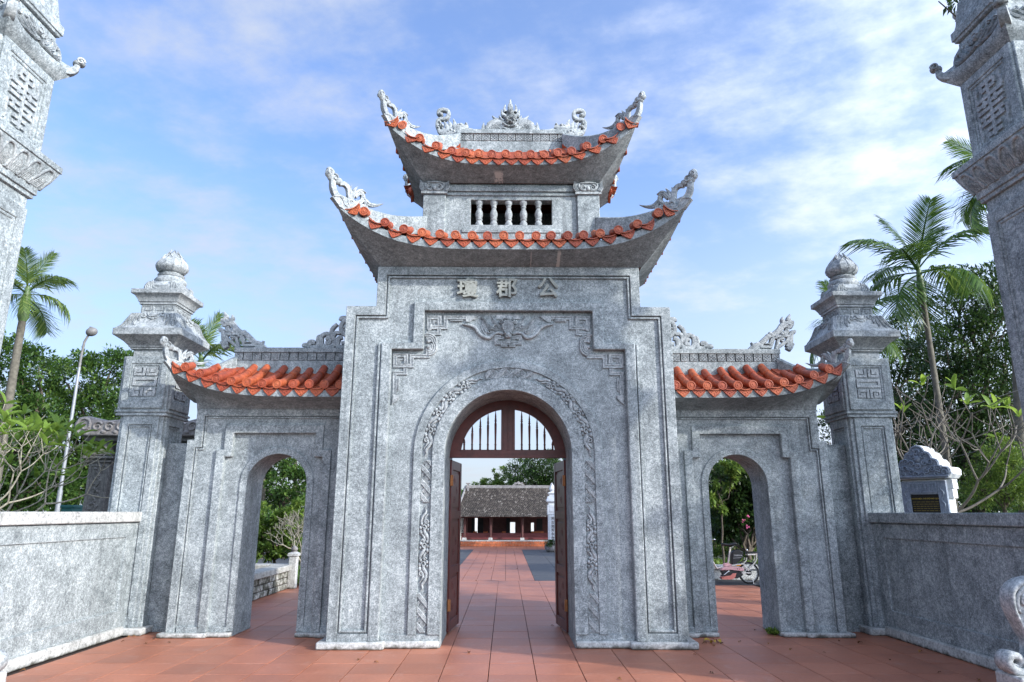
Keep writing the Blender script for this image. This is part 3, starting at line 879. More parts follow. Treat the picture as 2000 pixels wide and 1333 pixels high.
def recess_carvings():
    m = front(9.499)
    Z = (740, 600, 6.665)
    for s in (-1, 1):
        b = MB()
        def q(pts, w=None): 
            T_ = tr(pts, Z, 9.49)
            return [((s * -1) * (p[0] * 1.0),) + tuple(p[1:]) for p in T_] if s > 0 else T_
        # upper key fret
        up = q([(1225, 138), (1010, 138), (1010, 170), (1010, 138), (865, 138), (865, 262), (650, 262), (650, 138), (790, 138), (790, 238), (690, 238), (690, 180), (745, 180)])
        fretline(b, m, up[:2] and q([(1235, 140), (870, 140), (870, 266), (652, 266), (652, 140), (790, 140), (790, 232)]), .030, .024)
        fretline(b, m, q([(712, 240), (712, 188), (752, 188)]), .016, .018)
        fretline(b, m, q([(1075, 172), (950, 172)]), .020, .030)
        fretline(b, m, q([(785, 285), (785, 345), (642, 345), (642, 420)]), .028, .024)
        b.prism(q([(1130, 130), (1285, 122), (1225, 165), (1180, 200), (1135, 196)]), m, -.002, .028)
        b.ribbon(q([(690, 300)]) and [p + (w_,) for p, w_ in zip(q([(640, 305), (680, 270), (682, 205)]), (.02, .03, .004))], m, .03)
        # cloud clasps
        for (x, y, dirn) in ((640, 450, 1), (640, 520, -1)):
            for k, rr in enumerate((115, 88, 60, 34)):
                pts = [(x + rr * cos(a_) * .95, y - dirn * rr * .85 * sin(a_) * (1)) for a_ in np.linspace(-.2, 2.0, 6)] if dirn > 0 else [(x + rr * cos(a_) * .95, y + rr * .95 * sin(a_)) for a_ in np.linspace(-.7, 1.5, 6)]
                b.ribbon([p + (.016,) for p in q(pts)], m, .036 - .003 * k)
            p = q([(x + 2, y)])[0]; b.blob(p[0], p[1], .035, .03, m, .045)
        # lower key fret
        fretline(b, m, q([(640, 560), (640, 640), (430, 640), (430, 765), (212, 765), (212, 632), (355, 632), (355, 735), (255, 735), (255, 672), (310, 672)])[:8], .030, .024)
        fretline(b, m, q([(262, 735), (262, 680), (300, 680)]), .016, .018)
        fretline(b, m, q([(345, 795), (345, 860), (208, 860), (208, 1130)]), .028, .024)
        fretline(b, m, q([(248, 940), (248, 1075)]), .020, .030)
        b.prism(q([(172, 1268), (185, 1145), (270, 1145), (262, 1190), (215, 1235)]), m, -.002, .028)
        b.build('corner_fret', M['carve'], gate, smooth=40)
    # bat above the arch
    b = MB(); Z = (860, 520, 7.407)
    def q(pts): return tr(pts, Z, 9.47)
    cxm = 980
    def W(pts, k, h, ribs=False, base=0.0):
        for sgn in (1, -1):
            P_ = q([(cxm + sgn * (p[0] - cxm), p[1]) for p in pts])
            R = [(a, c, p[2] * .00105) for (a, c), p in zip(P_, pts)]
            (b.ribs(R, m, h, 3, base=base) if ribs else b.ribbon(R, m, h, base=base))
    # inner fill of the wings
    for sgn in (1, -1):
        poly = [(915, 960), (870, 965), (800, 975), (740, 1020), (680, 1045), (590, 1000), (520, 900), (440, 870), (330, 840), (440, 835), (560, 870), (600, 850), (610, 740), (680, 850), (740, 880), (755, 740), (830, 850), (900, 880)]
        b.prism(q([(cxm + sgn * (p[0] - cxm), p[1]) for p in poly]), m, -.002, .016)
    W([(915, 985, 22), (840, 965, 22), (770, 990, 22), (720, 1035, 24), (660, 1035, 24), (570, 985, 24), (520, 910, 24), (450, 865, 22), (390, 852, 18), (320, 838, 6)], 1, .05)
    W([(880, 905, 18), (820, 850, 20), (780, 790, 16), (742, 722, 5)], 1, .045, True)
    W([(850, 940, 20), (760, 900, 22), (690, 860, 20), (650, 790, 16), (590, 735, 6)], 1, .045, True)
    for l in ([(650, 990, 10), (610, 930, 12), (580, 860, 5)], [(690, 985, 10), (640, 920, 12), (612, 850, 5)], [(720, 975, 8), (690, 940, 10), (660, 905, 5)]): W(l, 1, .032)
    for sgn in (1, -1):
        for (x, y, r) in ((712, 950, 32), (795, 880, 28), (880, 812, 26), (925, 785, 30)):
            p = q([(cxm + sgn * (x - cxm), y)])[0]; b.curl(p[0], p[1], r * .0011, m, .05, .012, a0=1, turns=1.2, ccw=sgn)
    # ringed body and head
    for i in range(9):
        y = 800 + i * 20; rr = [52, 66, 78, 84, 84, 80, 74, 64, 52][i]
        p0, p1 = q([(cxm - rr, y), (cxm + rr, y)]); 
        b.ribbon([(p0[0], p0[1], .010), ((p0[0] + p1[0]) / 2, p0[1] - .012, .013), (p1[0], p1[1], .010)], m, .022, base=.055)
    p = q([(cxm, 880)])[0]; b.blob(p[0], p[1], .085, .105, m, .075)
    p = q([(cxm, 1000)])[0]; b.blob(p[0], p[1], .055, .062, m, .10)
    for sx in (-1, 1):
        p = q([(cxm + sx * 40, 975)])[0]; b.blob(p[0], p[1], .018, .028, m, .10, sx * .5)
        p = q([(cxm + sx * 20, 1035)])[0]; b.blob(p[0], p[1], .024, .018, m, .10)
    # ruyi plaque above, long-life key below
    p = q([(980, 735)])[0]; b.box(p[0] - .17, p[0] + .17, 9.475, 9.5, p[1] - .03, p[1] + .035)
    for (x, y, r) in ((980, 745, 34),): 
        p = q([(x, y)])[0]; b.blob(p[0], p[1], .04, .05, m, .05)
    for sx in (-1, 1):
        f = lambda pts: q([(cxm + sx * (x_ - cxm), y_) for x_, y_ in pts])
        fretline(b, m, f([(905, 1040), (850, 1040), (850, 1022), (805, 1022), (805, 1085), (835, 1115), (920, 1115)]), .022, .03)
        fretline(b, m, f([(975, 1150), (895, 1150), (895, 1105), (960, 1105), (960, 1070)]), .02, .034)
    b.build('bat_carving', M['carve'], gate, smooth=45)
recess_carvings()

def letters(s, size, loc, parent, mat, name='letter', rot=(pi / 2, 0, 0), extrude=.02, offset=.010, bevel=.006, cat=None):
    c = bpy.data.curves.new(name, 'FONT'); c.body = s; c.size = size; c.extrude = extrude; c.offset = offset; c.bevel_depth = bevel
    c.align_x = 'CENTER'; c.align_y = 'CENTER'; c.resolution_u = 3
    t = bpy.data.objects.new('tmp', c); COL.objects.link(t)
    dg = bpy.context.evaluated_depsgraph_get(); me = bpy.data.meshes.new_from_object(t.evaluated_get(dg))
    bpy.data.objects.remove(t); bpy.data.curves.remove(c)
    me.materials.clear(); me.materials.append(mat); me.name = name
    o = place(name, me, parent, loc, rot)
    return o
for ch, x in zip('瓊郡公', (913, 990, 1070)):
    p = at(x, 564, Y=9.42)
    letters(ch, .31, (float(p[0]), 9.412, float(p[2]) - .015), gate, M['glyph'], extrude=.022, offset=.003, bevel=.004)

# ---- roofs and upper storey
roof(gate, 'lower_roof', UC, 10.15, 2.14, 1.16, 5.285, .52, 5.2, 1.90, .752, 5.172, 1.34, .55, 5.86, 18, 9, hip_top=6.05, flare=.28, tc=.30, fin_sc=.95, fin_up=-.02)
def upper_storey():
    m = lambda u, v, h: (u, h, v)
    y0, y1 = 9.60, 10.70; hw = 1.31
    b = MB()
    ox0, ox1, oz0, oz1 = UC - .622, UC + .622, 5.935, 6.345
    b.prism([(UC - hw, 5.3), (UC - hw, 6.62), (UC + hw, 6.62), (UC + hw, 5.3)], m, y0 + .03, y0 + .2, [[(ox0, oz0), (ox1, oz0), (ox1, oz1), (ox0, oz1)]])
    b.box(UC - hw, UC - hw + .15, y0 + .2, y1, 5.3, 6.62); b.box(UC + hw - .15, UC + hw, y0 + .2, y1, 5.3, 6.62)
    b.box(UC - hw, UC + hw, y1, y1 + .15, 5.3, 6.62)
    b.box(UC - hw + .15, UC + hw - .15, y0 + .2, y1, 5.7, 5.8)
    b.build('storey_wall', M['stone'], gate, bevel=.008)
    w = MB()
    w.box(UC - 1.01, UC + 1.01, y0 - .005, y0 + .05, 6.475, 6.545)
    w.box(UC - 1.01, UC + 1.01, y0 + .005, y0 + .05, 6.408, 6.446)
    w.build('storey_cornice', M['stone'], gate, bevel=.008)
    for s in (-1, 1):
        p = MB(); xa, xb = sorted((UC + s * 1.345, UC + s * 1.005))
        p.box(xa, xb, y0 - .022, y0 + .32, 5.5, 6.41)
        p.build('pilaster', M['stone'], gate, bevel=.010)
        k = MB(); xc = (xa + xb) / 2
        k.box(xa - .03, xb + .03, y0 - .055, y0 + .33, 6.412, 6.45)
        k.box(xa - .01, xb + .01, y0 - .04, y0 + .33, 6.45, 6.60)
        mm = front(y0 - .04)
        for side in (-1, 1):
            k.ribs([(xc + side * .17, 6.46, .03), (xc + side * .205, 6.52, .028), (xc + side * .20, 6.58, .022), (xc + side * .225, 6.635, .006)], mm, .035, 3)
            k.curl(xc + side * .07, 6.515, .048, mm, .035, .014, a0=pi / 2, turns=1.3, ccw=-side)
            k.ribbon([(xc + side * .03, 6.47, .016), (xc + side * .10, 6.48, .018), (xc + side * .14, 6.54, .016), (xc + side * .13, 6.585, .008)], mm, .03)
        k.blob(xc, 6.50, .04, .045, mm, .04)
        k.ribbon([(xc - .12, 6.59, .012), (xc, 6.60, .016), (xc + .12, 6.59, .012)], mm, .03)
        k.build('capital', M['carve'], gate, smooth=45)
    # balusters
    prof = [(.052, 0), (.058, .02), (.058, .05), (.045, .075), (.038, .09), (.052, .105), (.052, .118), (.040, .125), (.050, .15), (.058, .19), (.056, .22), (.046, .255), (.032, .285), (.030, .30), (.042, .312), (.042, .325), (.034, .333), (.036, .345), (.056, .37), (.060, .39), (.060, .412)]
    bm_ = MB().lathe((0, 0, 0), prof, 16).mesh('baluster', M['carve'], smooth=50)
    for x in (936, 964.5, 993.5, 1022.5, 1051.5):
        p = at(x, 415, Y=9.69)
        place('baluster', bm_, gate, (float(p[0]), 9.70, 5.934))
    w = MB(); w.box(UC - .75, UC + .75, y0 + .012, y0 + .05, 5.80, 5.86)
    w.build('sill', M['stone'], gate, bevel=.008)
upper_storey()
roof(gate, 'upper_roof', UC, 10.15, 1.57, .93, 6.72, .50, 4.2, 1.335, .565, 6.60, .90, .16, 7.50, 16, 8, hip_top=7.70, flare=.26, disc_up=.155, m0=.03, tc=.58, fin_sc=.84, fin_up=0)
def top_ridge():
    yc = 10.15
    b = MB()
    xa, xb = UC - .90, UC + .90
    b.box(xa, xb, yc - .10, yc + .10, 7.30, 7.60)
    b.box(xa, xb, yc - .13, yc + .13, 7.722, 7.80)
    b.box(xa, xb, yc - .06, yc + .06, 7.60, 7.722)
    b.build('top_ridge', M['stone'], gate, bevel=.008)
    n = 13; st = (xb - xa) / n
    for i in range(n): place('lattice_tile', LAT, gate, (xa + st * (i + .5), yc - .085, 7.661), (0, 0, 0), (1.0, 1, .95))
    Z = (840, 180, 6.25)
    def qq(pts): return tr(pts, Z, yc - .05)
    m = lambda u, v, h: (u, yc - h, v)
    S = .00138
    # --- dragon face with flaming sun
    b = MB(); cx0 = 980
    def both(f):
        for s in (1, -1): f(lambda pts: qq([(cx0 + s * (p[0] - cx0), p[1]) for p in pts]), s)
    def rb(pts, h, full=True, ribs=False, base=0.0):
        def f(q, s):
            R = [(a, c, p[2] * S) for (a, c), p in zip(q(pts), pts)]
            if ribs: b.ribs(R, m, h, 3, base=base)
            else: b.ribbon(R, m, h, full=full, base=base)
        both(f)
    def bl(x, y, rx, ry, h, rot=0, base=0.0, full=True):
        def f(q, s):
            p = q([(x, y)])[0]; b.blob(p[0], p[1], rx * S, ry * S * 1.08, m, h, -rot * s, 10, 3, base, full)
        both(f)
    # flames round the disc
    rb([(980, 210, 26), (968, 165, 22), (982, 125, 14), (984, 78, 3)], .06)
    rb([(920, 235, 24), (908, 195, 18), (918, 140, 4)], .05)
    rb([(900, 285, 28), (880, 250, 20), (872, 200, 4)], .05)
    rb([(925, 290, 22), (895, 270, 22)], .05)
    bl(980, 240, 52, 52, .085)
    bl(980, 270, 74, 30, .06)
    # brow, eyes, nose, mouth
    bl(980, 370, 92, 80, .085); bl(980, 310, 60, 30, .10)
    bl(940, 350, 22, 18, .13); bl(980, 385, 40, 24, .15); bl(950, 392, 16, 14, .14)
    rb([(975, 322, 10), (935, 325, 14), (905, 300, 10), (880, 285, 3)], .11, False, True)
    rb([(900, 350, 14), (870, 330, 16), (842, 280, 4)], .07)
    rb([(915, 365, 12), (880, 360, 16), (840, 330, 12), (800, 310, 4)], .06)
    rb([(975, 430, 12), (930, 425, 16), (905, 400, 14), (880, 395, 12)], .12, False)
    bl(905, 415, 34, 34, .085); 
    rb([(975, 465, 16), (925, 460, 20), (880, 440, 16)], .10, False)
    bl(980, 480, 60, 34, .10)
    rb([(975, 530, 24), (930, 515, 24), (890, 525, 16)], .09, False, True)
    bl(980, 540, 60, 22, .075); bl(925, 530, 40, 18, .07)
    # scaly shoulders
    rb([(880, 470, 36), (850, 400, 48), (800, 370, 48), (735, 395, 44), (705, 450, 34), (720, 500, 26)], .075)
    for i in range(9):
        a = i / 8; x = 860 - 150 * a; y = 350 + 40 * (a * a * 2.1)
        rb([(x, y + 14, 10), (x - 8, y - 4, 8), (x - 16, y - 18 - (60 if i in (1, 3) else 0) * .6, 2)], .04)
        for j in (0, 1, 2): bl(x + 4 - 2 * j, y + 28 + j * 20, 12, 11, .082)
    # forelegs with claws on cloud feet
    rb([(880, 500, 26), (830, 460, 26), (790, 440, 22), (740, 470, 22), (720, 495, 18)], .09, False, True)
    for k in range(4): bl(735 + 24 * k, 490 + 6 * (k % 2), 13, 15, .10)
    rb([(700, 510, 18), (740, 540, 24), (780, 550, 22), (830, 520, 18)], .08)
    bl(765, 535, 50, 18, .07)
    # side flames
    rb([(690, 505, 30), (655, 470, 30), (648, 420, 22), (655, 360, 4)], .05)
    rb([(690, 440, 18), (665, 420, 14), (680, 392, 3)], .04)
    rb([(720, 390, 14), (700, 375, 10), (712, 355, 3)], .04)
    rb([(835, 330, 20), (800, 320, 16), (758, 278, 3)], .05)
    b.box(UC - .33, UC + .33, yc - .05, yc + .05, 7.795, 7.93)
    b.build('dragon_sun_crest', M['carve'], gate, smooth=50)
    # --- end dragons facing the sun
    for s in (-1, 1):
        b = MB()
        def one(pts):
            T_ = qq(pts)
            return T_ if s < 0 else [(2 * UC - p[0],) + tuple(p[1:]) for p in T_]
        def r1(pts, h, full=True, ribs=False, base=0.0):
            R = [(a, c, p[2] * S) for (a, c), p in zip([t[:2] for t in one([q[:2] for q in pts])], pts)]
            if ribs: b.ribs(R, m, h, 3, base=base)
            else: b.ribbon(R, m, h, full=full, base=base)
        def b1(x, y, rx, ry, h, base=0.0):
            p = one([(x, y)])[0]; b.blob(p[0], p[1], rx * S, ry * S, m, h, 0, 10, 3, base, True)
        # tail curl
        r1([(110, 465, 20), (86, 410, 22), (88, 350, 22), (120, 318, 22), (185, 315, 24), (222, 275, 24), (218, 225, 24), (170, 205, 24), (115, 215, 24), (98, 250, 22), (130, 270, 18)], .05)
        b1(130, 262, 30, 28, .07)
        for k, (x, y) in enumerate(((88, 430), (110, 405), (105, 360), (135, 400))): b1(x + 12, y, 20, 22, .07)
        # neck and mane
        r1([(95, 455, 20), (150, 485, 46), (220, 490, 60), (310, 490, 54), (400, 505, 36)], .06)
        r1([(200, 535, 16), (150, 500, 16), (95, 460, 4)], .05)
        for l in ([(215, 470, 30), (200, 400, 26), (165, 345, 4)], [(250, 460, 30), (245, 390, 26), (222, 330, 4)], [(290, 440, 30), (300, 380, 26), (280, 315, 4)], [(180, 470, 26), (150, 430, 14), (130, 400, 4)]): r1(l, .05)
        b1(255, 465, 26, 24, .08); b1(290, 480, 22, 20, .08); b1(225, 480, 22, 20, .075)
        # head
        r1([(290, 440, 44), (350, 430, 54), (410, 425, 42), (465, 412, 24)], .075)
        b1(375, 400, 30, 26, .09); b1(440, 388, 20, 18, .085); b1(345, 405, 18, 14, .085)
        r1([(330, 470, 18), (400, 465, 16), (460, 455, 12), (480, 470, 5)], .06)
        r1([(440, 450, 14), (500, 455, 22), (545, 485, 18), (595, 520, 4)], .05)
        r1([(470, 510, 16), (530, 470, 16), (540, 440, 3)], .045)
        r1([(300, 510, 20), (380, 510, 24), (460, 515, 20), (560, 520, 8)], .055)
        for k in range(5): r1([(400 + 14 * k, 515, 7), (405 + 14 * k, 480 + 4 * k, 5)], .065, False)
        b.build('end_dragon', M['carve'], gate, smooth=50)
top_ridge()

# ---- arched door
def gate_doors():
    m = lambda u, v, h: (u, h, v)
    y = 10.40; R = .715; zc = 2.52
    f = MB()
    outer = archline(0, .905, 2.495, 2.50, 32)
    for s in (-1, 1):
        # glazing opening quarter
        x0 = s * .105; pts = [(x0, 2.615)]
        a_lo = math.asin((2.615 - zc) / R); a_hi = math.acos(abs(x0) / R)
        pts += [(s * R * cos(a_lo + (a_hi - a_lo) * i / 14), zc + R * sin(a_lo + (a_hi - a_lo) * i / 14)) for i in range(15)]
        if s < 0: holeL = pts
        else: holeR = pts
    f.prism(outer, m, y, y + .07, [holeL, holeR])
    f.box(-.012, .012, y - .012, y + .002, 2.60, 3.26)
    f.box(-.90, .90, y - .03, y + .09, 2.495, 2.545)
    f.box(-.90, .90, y - .015, y + .08, 2.545, 2.60)
    f.box(-.10, -.07, y - .01, y + .01, 2.62, 3.22); f.box(.07, .10, y - .01, y + .01, 2.62, 3.22)
    fo = f.build('fanlight', M['wood'], gate, bevel=.006)
    sp = MB()
    prof = [(.011, 0), (.017, .012), (.017, .02), (.011, .03), (.016, .045), (.016, .052), (.010, .062), (.018, .075), (.013, .10), (.018, .36), (.018, .40), (.011, .43), (.019, .44), (.019, .45), (.011, .46), (.017, .475), (.010, .49), (.014, .505), (.004, .60)]
    for x in (907, 922.4, 938, 953, 967.8, 1019, 1034, 1049, 1063.5, 1079):
        X = float(at(x, 850, Y=10.435)[0]); top = zc + sqrt(max(0, R * R - X * X)) - 2.612
        b = MB().lathe((X, 10.435, 2.612), [(r, h * top / .60) if h > .1 and h < .37 else ((r, h) if h <= .1 else (r, top - (.60 - h) * min(1, top / .6))) for r, h in prof], 8)
        b.build('spindle', M['wood'], fo, smooth=40)
    # leaves, swung open inwards
    for s in (-1, 1):
        hinge = Vector((s * .872, 10.47, 0)); free = Vector((s * .775, 11.32, 0))
        d = (free - hinge).normalized(); n = Vector((-d.y, d.x, 0)) * (1 if s < 0 else -1)   # towards the passage
        if n.x * s > 0: n = -n
        L = (free - hinge).length
        def mm(u, v, h): p = hinge + d * u + n * h; return (p.x, p.y, v)
        b = MB(); lf = MB()
        lf.prism([(0, .03), (L, .03), (L, 2.47), (0, 2.47)], mm, -.03, .0)
        zs = [.05, .17, .78, .90, 1.62, 1.74, 2.33, 2.46]
        for a, c in ((0, .11), (L - .11, L)): lf.prism([(a, .032), (c, .032), (c, 2.468), (a, 2.468)], mm, -.035, .025)
        for a, c in ((.032, .17), (.80, .92), (1.60, 1.72), (2.33, 2.468)): lf.prism([(.109, a), (L - .109, a), (L - .109, c), (.109, c)], mm, -.033, .022)
        do = lf.build('door_leaf', M['wood'], gate, bevel=.006)
        for a, c in ((.17, .80), (.92, 1.60), (1.72, 2.33)):
            p = MB(); e = .05
            p.prism([(.11 + e, a + e), (L - .11 - e, a + e), (L - .11 - e, c - e), (.11 + e, c - e)], mm, 0, .012)
            um, vm = L / 2, (a + c) / 2
            for k in range(3):
                p.curl(um + (.10 if k % 2 else -.10), vm + (k - 1) * .15, .07, mm, .006, .010, a0=k, turns=1.4, base=.01)
            p.build('door_panel', M['wood'], do, bevel=.004)
        h = MB()
        for z in (.32, 2.08):
            h.box(s * .84 - .02, s * .84 + .02, 10.42, 10.475, z, z + .16)
        h.build('hinge', M['brass'], do)
M['brass'] = simple('old_brass', (.30, .12, .04), .5, .2, 20, metal=.3)
gate_doors()
# ------------------------------------------------------------------ side gates
def sidemap(cx, cy, d, k, slope=None):
    """vertical face k (0 front -Y, 1 +X, 2 back, 3 -X) at distance d from the axis; slope(v)->extra distance"""
    def m(u, v, h):
        q = (slope(v) if slope else d) + h
        if k == 0: return (cx + u, cy - q, v)
        if k == 1: return (cx + q, cy + u, v)
        if k == 2: return (cx - u, cy + q, v)
        return (cx - q, cy - u, v)
    return m

def side_gate(s, label):
    g = thing('side_gate', (s * 3.5, 10.65, 0), label, 'side gate', 'low side gates flanking the gatehouse')
    m = lambda u, v, h: (s * u, h, v)
    fin = lambda b, n, mat, bev=.008, **k: b.build(n, mat, g, bevel=bev, **k)
    cx, hw, spr = 3.425, .445, 2.10
    out = [(4.78, 0), (4.78, 2.74), (4.68, 2.74), (4.68, 3.20), (2.30, 3.20), (2.30, 0)]
    b = MB()
    b.prism(out + archline(cx, hw, spr, 0, 24), m, 10.355, 11.04)
    frin = [(4.22, 0), (4.22, 2.505), (4.11, 2.505), (4.11, 2.855), (2.87, 2.855), (2.87, 2.505), (2.745, 2.505), (2.745, 0)]
    b.prism([(4.778, 0), (4.778, 2.738), (4.678, 2.738), (4.678, 3.198), (2.302, 3.198), (2.302, 0)] + list(reversed(frin)), m, 10.308, 10.358)
    fin(b, 'gate_wall', M['stone'], .01)
    w = MB()
    w.band([(4.783, .06), (4.783, 2.743), (4.683, 2.743), (4.683, 3.203), (2.305, 3.203)], [(4.66, .06), (4.66, 2.63), (4.56, 2.63), (4.56, 3.10), (2.305, 3.10)], m, 10.27, 10.312)
    w.band([(4.648, .17), (4.648, 2.618), (4.548, 2.618), (4.548, 3.088), (2.307, 3.088)], [(4.626, .17), (4.626, 2.596), (4.526, 2.596), (4.526, 3.066), (2.307, 3.066)], m, 10.280, 10.312)
    fin(w, 'border_moulding', M['stone'])
    w = MB()
    w.band([(4.34, .06), (4.34, 2.60), (4.23, 2.60), (4.23, 2.97), (2.76, 2.97), (2.76, 2.60), (2.63, 2.60), (2.63, .06)], [(4.21, .06), (4.21, 2.495), (4.10, 2.495), (4.10, 2.845), (2.88, 2.845), (2.88, 2.495), (2.755, 2.495), (2.755, .06)], m, 10.265, 10.36)
    fin(w, 'recess_frame', M['stone'], .012)
    w = MB(); w.band(archline(cx, .545, spr, .07, 24), archline(cx, hw - .002, spr, .07, 24), m, 10.335, 10.36)
    fin(w, 'arch_moulding', M['stone'], .006)
    for (a, c, y, z) in ((4.635, 4.34, 10.272, .135), (2.63, 2.45, 10.272, .135), (4.212, 3.968, 10.336, .125), (2.882, 2.752, 10.336, .125)):
        x0, x1 = sorted((s * a, s * c)); fin(MB().box(x0, x1, y, y + .06, .058, z), 'base_strip', M['stone'], .005)
    for (a, c, y, z) in ((4.87, 4.19, 10.19, .062), (4.21, 3.875, 10.245, .060), (2.975, 2.66, 10.245, .060), (2.68, 2.33, 10.19, .062)):
        x0, x1 = sorted((s * a, s * c)); fin(MB().box(x0, x1, y, 11.08, 0, z), 'plinth', M['plinth'], .018)
    # roof running into the gatehouse wall
    roof(g, 'tiled_roof', s * 2.62, 10.65, 2.30, .90, 3.31, .40, 4.2, 2.06, .37, 3.20, 1.72, .10, 3.93, 11, 7,
         disc_up=.175, inner=('left' if s > 0 else 'right', s * 2.31), fin_sc=.80, hip_top=4.08, tile_len='long', fin_up=-.02, bowl=.75, tc=.30)
    yc = 10.65
    x0, x1 = sorted((s * 2.30, s * 4.33))
    b = MB(); b.box(x0, x1, yc - .10, yc + .10, 3.80, 4.02); b.box(x0, x1, yc - .12, yc + .12, 4.145, 4.225); b.box(x0, x1, yc - .06, yc + .06, 4.02, 4.145)
    fin(b, 'ridge', M['stone'])
    n = 14; st = (x1 - x0) / n
    for i in range(n): place('lattice_tile', LAT, g, (x0 + st * (i + .5), yc - .085, 4.082), (0, 0, 0), (1.0, 1, .95))
    # openwork dragon at the outer end, key scroll against the gatehouse
    Z = (410, 600, 7.407); mm = lambda u, v, h: (u, yc - h, v); S = .00113
    def q(pts):
        T_ = tr([p[:2] for p in pts], Z, yc)
        return [((t[0] if s < 0 else -t[0]) + s * -.02, t[1]) + ((p[2] * S * 1.4,) if len(p) > 2 else ()) for t, p in zip(T_, pts)]
    b = MB(); T = .05
    def r(pts, h=T, sm=True): b.ribbon(q(pts), mm, h, full=True, smooth=sm)
    r([(225, 600, 30), (190, 540, 34), (140, 510, 10)]); r([(230, 560, 30), (195, 480, 30), (190, 400, 28), (170, 350, 24), (140, 335, 22), (150, 315, 16)])
    r([(160, 215, 20), (200, 255, 30), (250, 235, 36), (310, 250, 34), (350, 310, 34), (400, 350, 30), (450, 380, 28), (510, 400, 26), (560, 450, 30), (620, 510, 30), (660, 560, 24)])
    r([(150, 195, 18), (200, 200, 24), (270, 220, 24)]); r([(200, 200, 22), (225, 150, 24), (200, 80, 5)]); r([(290, 210, 22), (315, 165, 18), (310, 120, 5)])
    r([(240, 290, 26), (250, 340, 26), (300, 370, 30), (330, 360, 24)]); r([(215, 400, 18), (400, 400, 18), (400, 430, 18), (440, 430, 18), (480, 560, 18), (640, 560, 18)], T, False)
    r([(215, 400, 16), (255, 480, 16), (310, 520, 18), (400, 590, 16)], T, True); r([(290, 440, 16), (370, 440, 16), (300, 480, 12)], T, False)
    r([(465, 435, 16), (490, 515, 16), (575, 515, 16), (520, 440, 12)], T, False); r([(370, 450, 16), (400, 590, 16)], T, False)
    r([(460, 385, 20), (490, 360, 18), (480, 340, 8)]); r([(500, 420, 24), (530, 395, 20), (500, 385, 14)])
    r([(640, 515, 22), (690, 530, 26), (740, 560, 24), (810, 592, 5)]); r([(690, 545, 18), (735, 535, 16), (765, 492, 6)]); r([(650, 575, 18), (700, 585, 16), (770, 592, 8)])
    p = q([(320, 372)])[0]; b.blob(p[0], p[1], .04, .04, mm, T * 1.2, full=True); p = q([(215, 232)])[0]; b.blob(p[0], p[1], .045, .035, mm, T * 1.2, full=True)
    b.build('dragon_scroll', M['carve'], g, smooth=50)
    b = MB()
    r([(1345, 580, 22), (1355, 555, 24), (1400, 560, 24), (1420, 590, 14)]); r([(1430, 570, 26), (1430, 520, 26), (1480, 510, 26), (1480, 545, 18)]); r([(1440, 590, 22), (1540, 580, 28), (1560, 530, 26), (1590, 510, 10)])
    r([(1540, 520, 18), (1560, 440, 20), (1590, 410, 8)])
    r([(1640, 400, 24), (1600, 440, 26), (1600, 540, 28), (1640, 585, 28), (1730, 585, 28), (1790, 530, 26), (1760, 440, 26), (1690, 395, 26), (1630, 395, 18)]); r([(1660, 530, 24), (1720, 520, 24), (1710, 460, 24), (1660, 465, 18)])
    r([(1740, 400, 22), (1760, 320, 22), (1830, 250, 18)]); r([(1770, 420, 24), (1810, 380, 22), (1880, 380, 20)])
    r([(1900, 440, 24), (1850, 460, 26), (1830, 540, 28), (1870, 590, 28), (2000, 590, 28)]); r([(1890, 530, 22), (1950, 520, 22), (2000, 500, 22)])
    r([(2020, 190, 24), (1930, 210, 24), (1885, 280, 24), (1890, 350, 24), (1950, 410, 24), (2040, 420, 24)]); r([(1880, 200, 26), (1900, 165, 24), (1990, 160, 20)])
    r([(1915, 300, 14), (2010, 300, 14)]); r([(1915, 340, 14), (2010, 345, 14)]); r([(1960, 260, 14), (1960, 400, 14)])
    b.build('ridge_scroll', M['carve'], g, smooth=50)
    # low wall linking gate and pillar
    x0, x1 = sorted((s * 4.74, s * 5.30))
    b = MB(); b.box(x0, x1, 10.73, 10.97, .0, 2.735); b.box(x0, x1, 10.70, 11.0, 0, .06)
    fin(b, 'link_wall', M['stone'], .008)
    return g
side_gate(-1, 'grey stone side gate whose arch frames a weathered planter wall and green shrubs')
side_gate(1, 'grey stone side gate whose arch frames a parked pink electric bike')

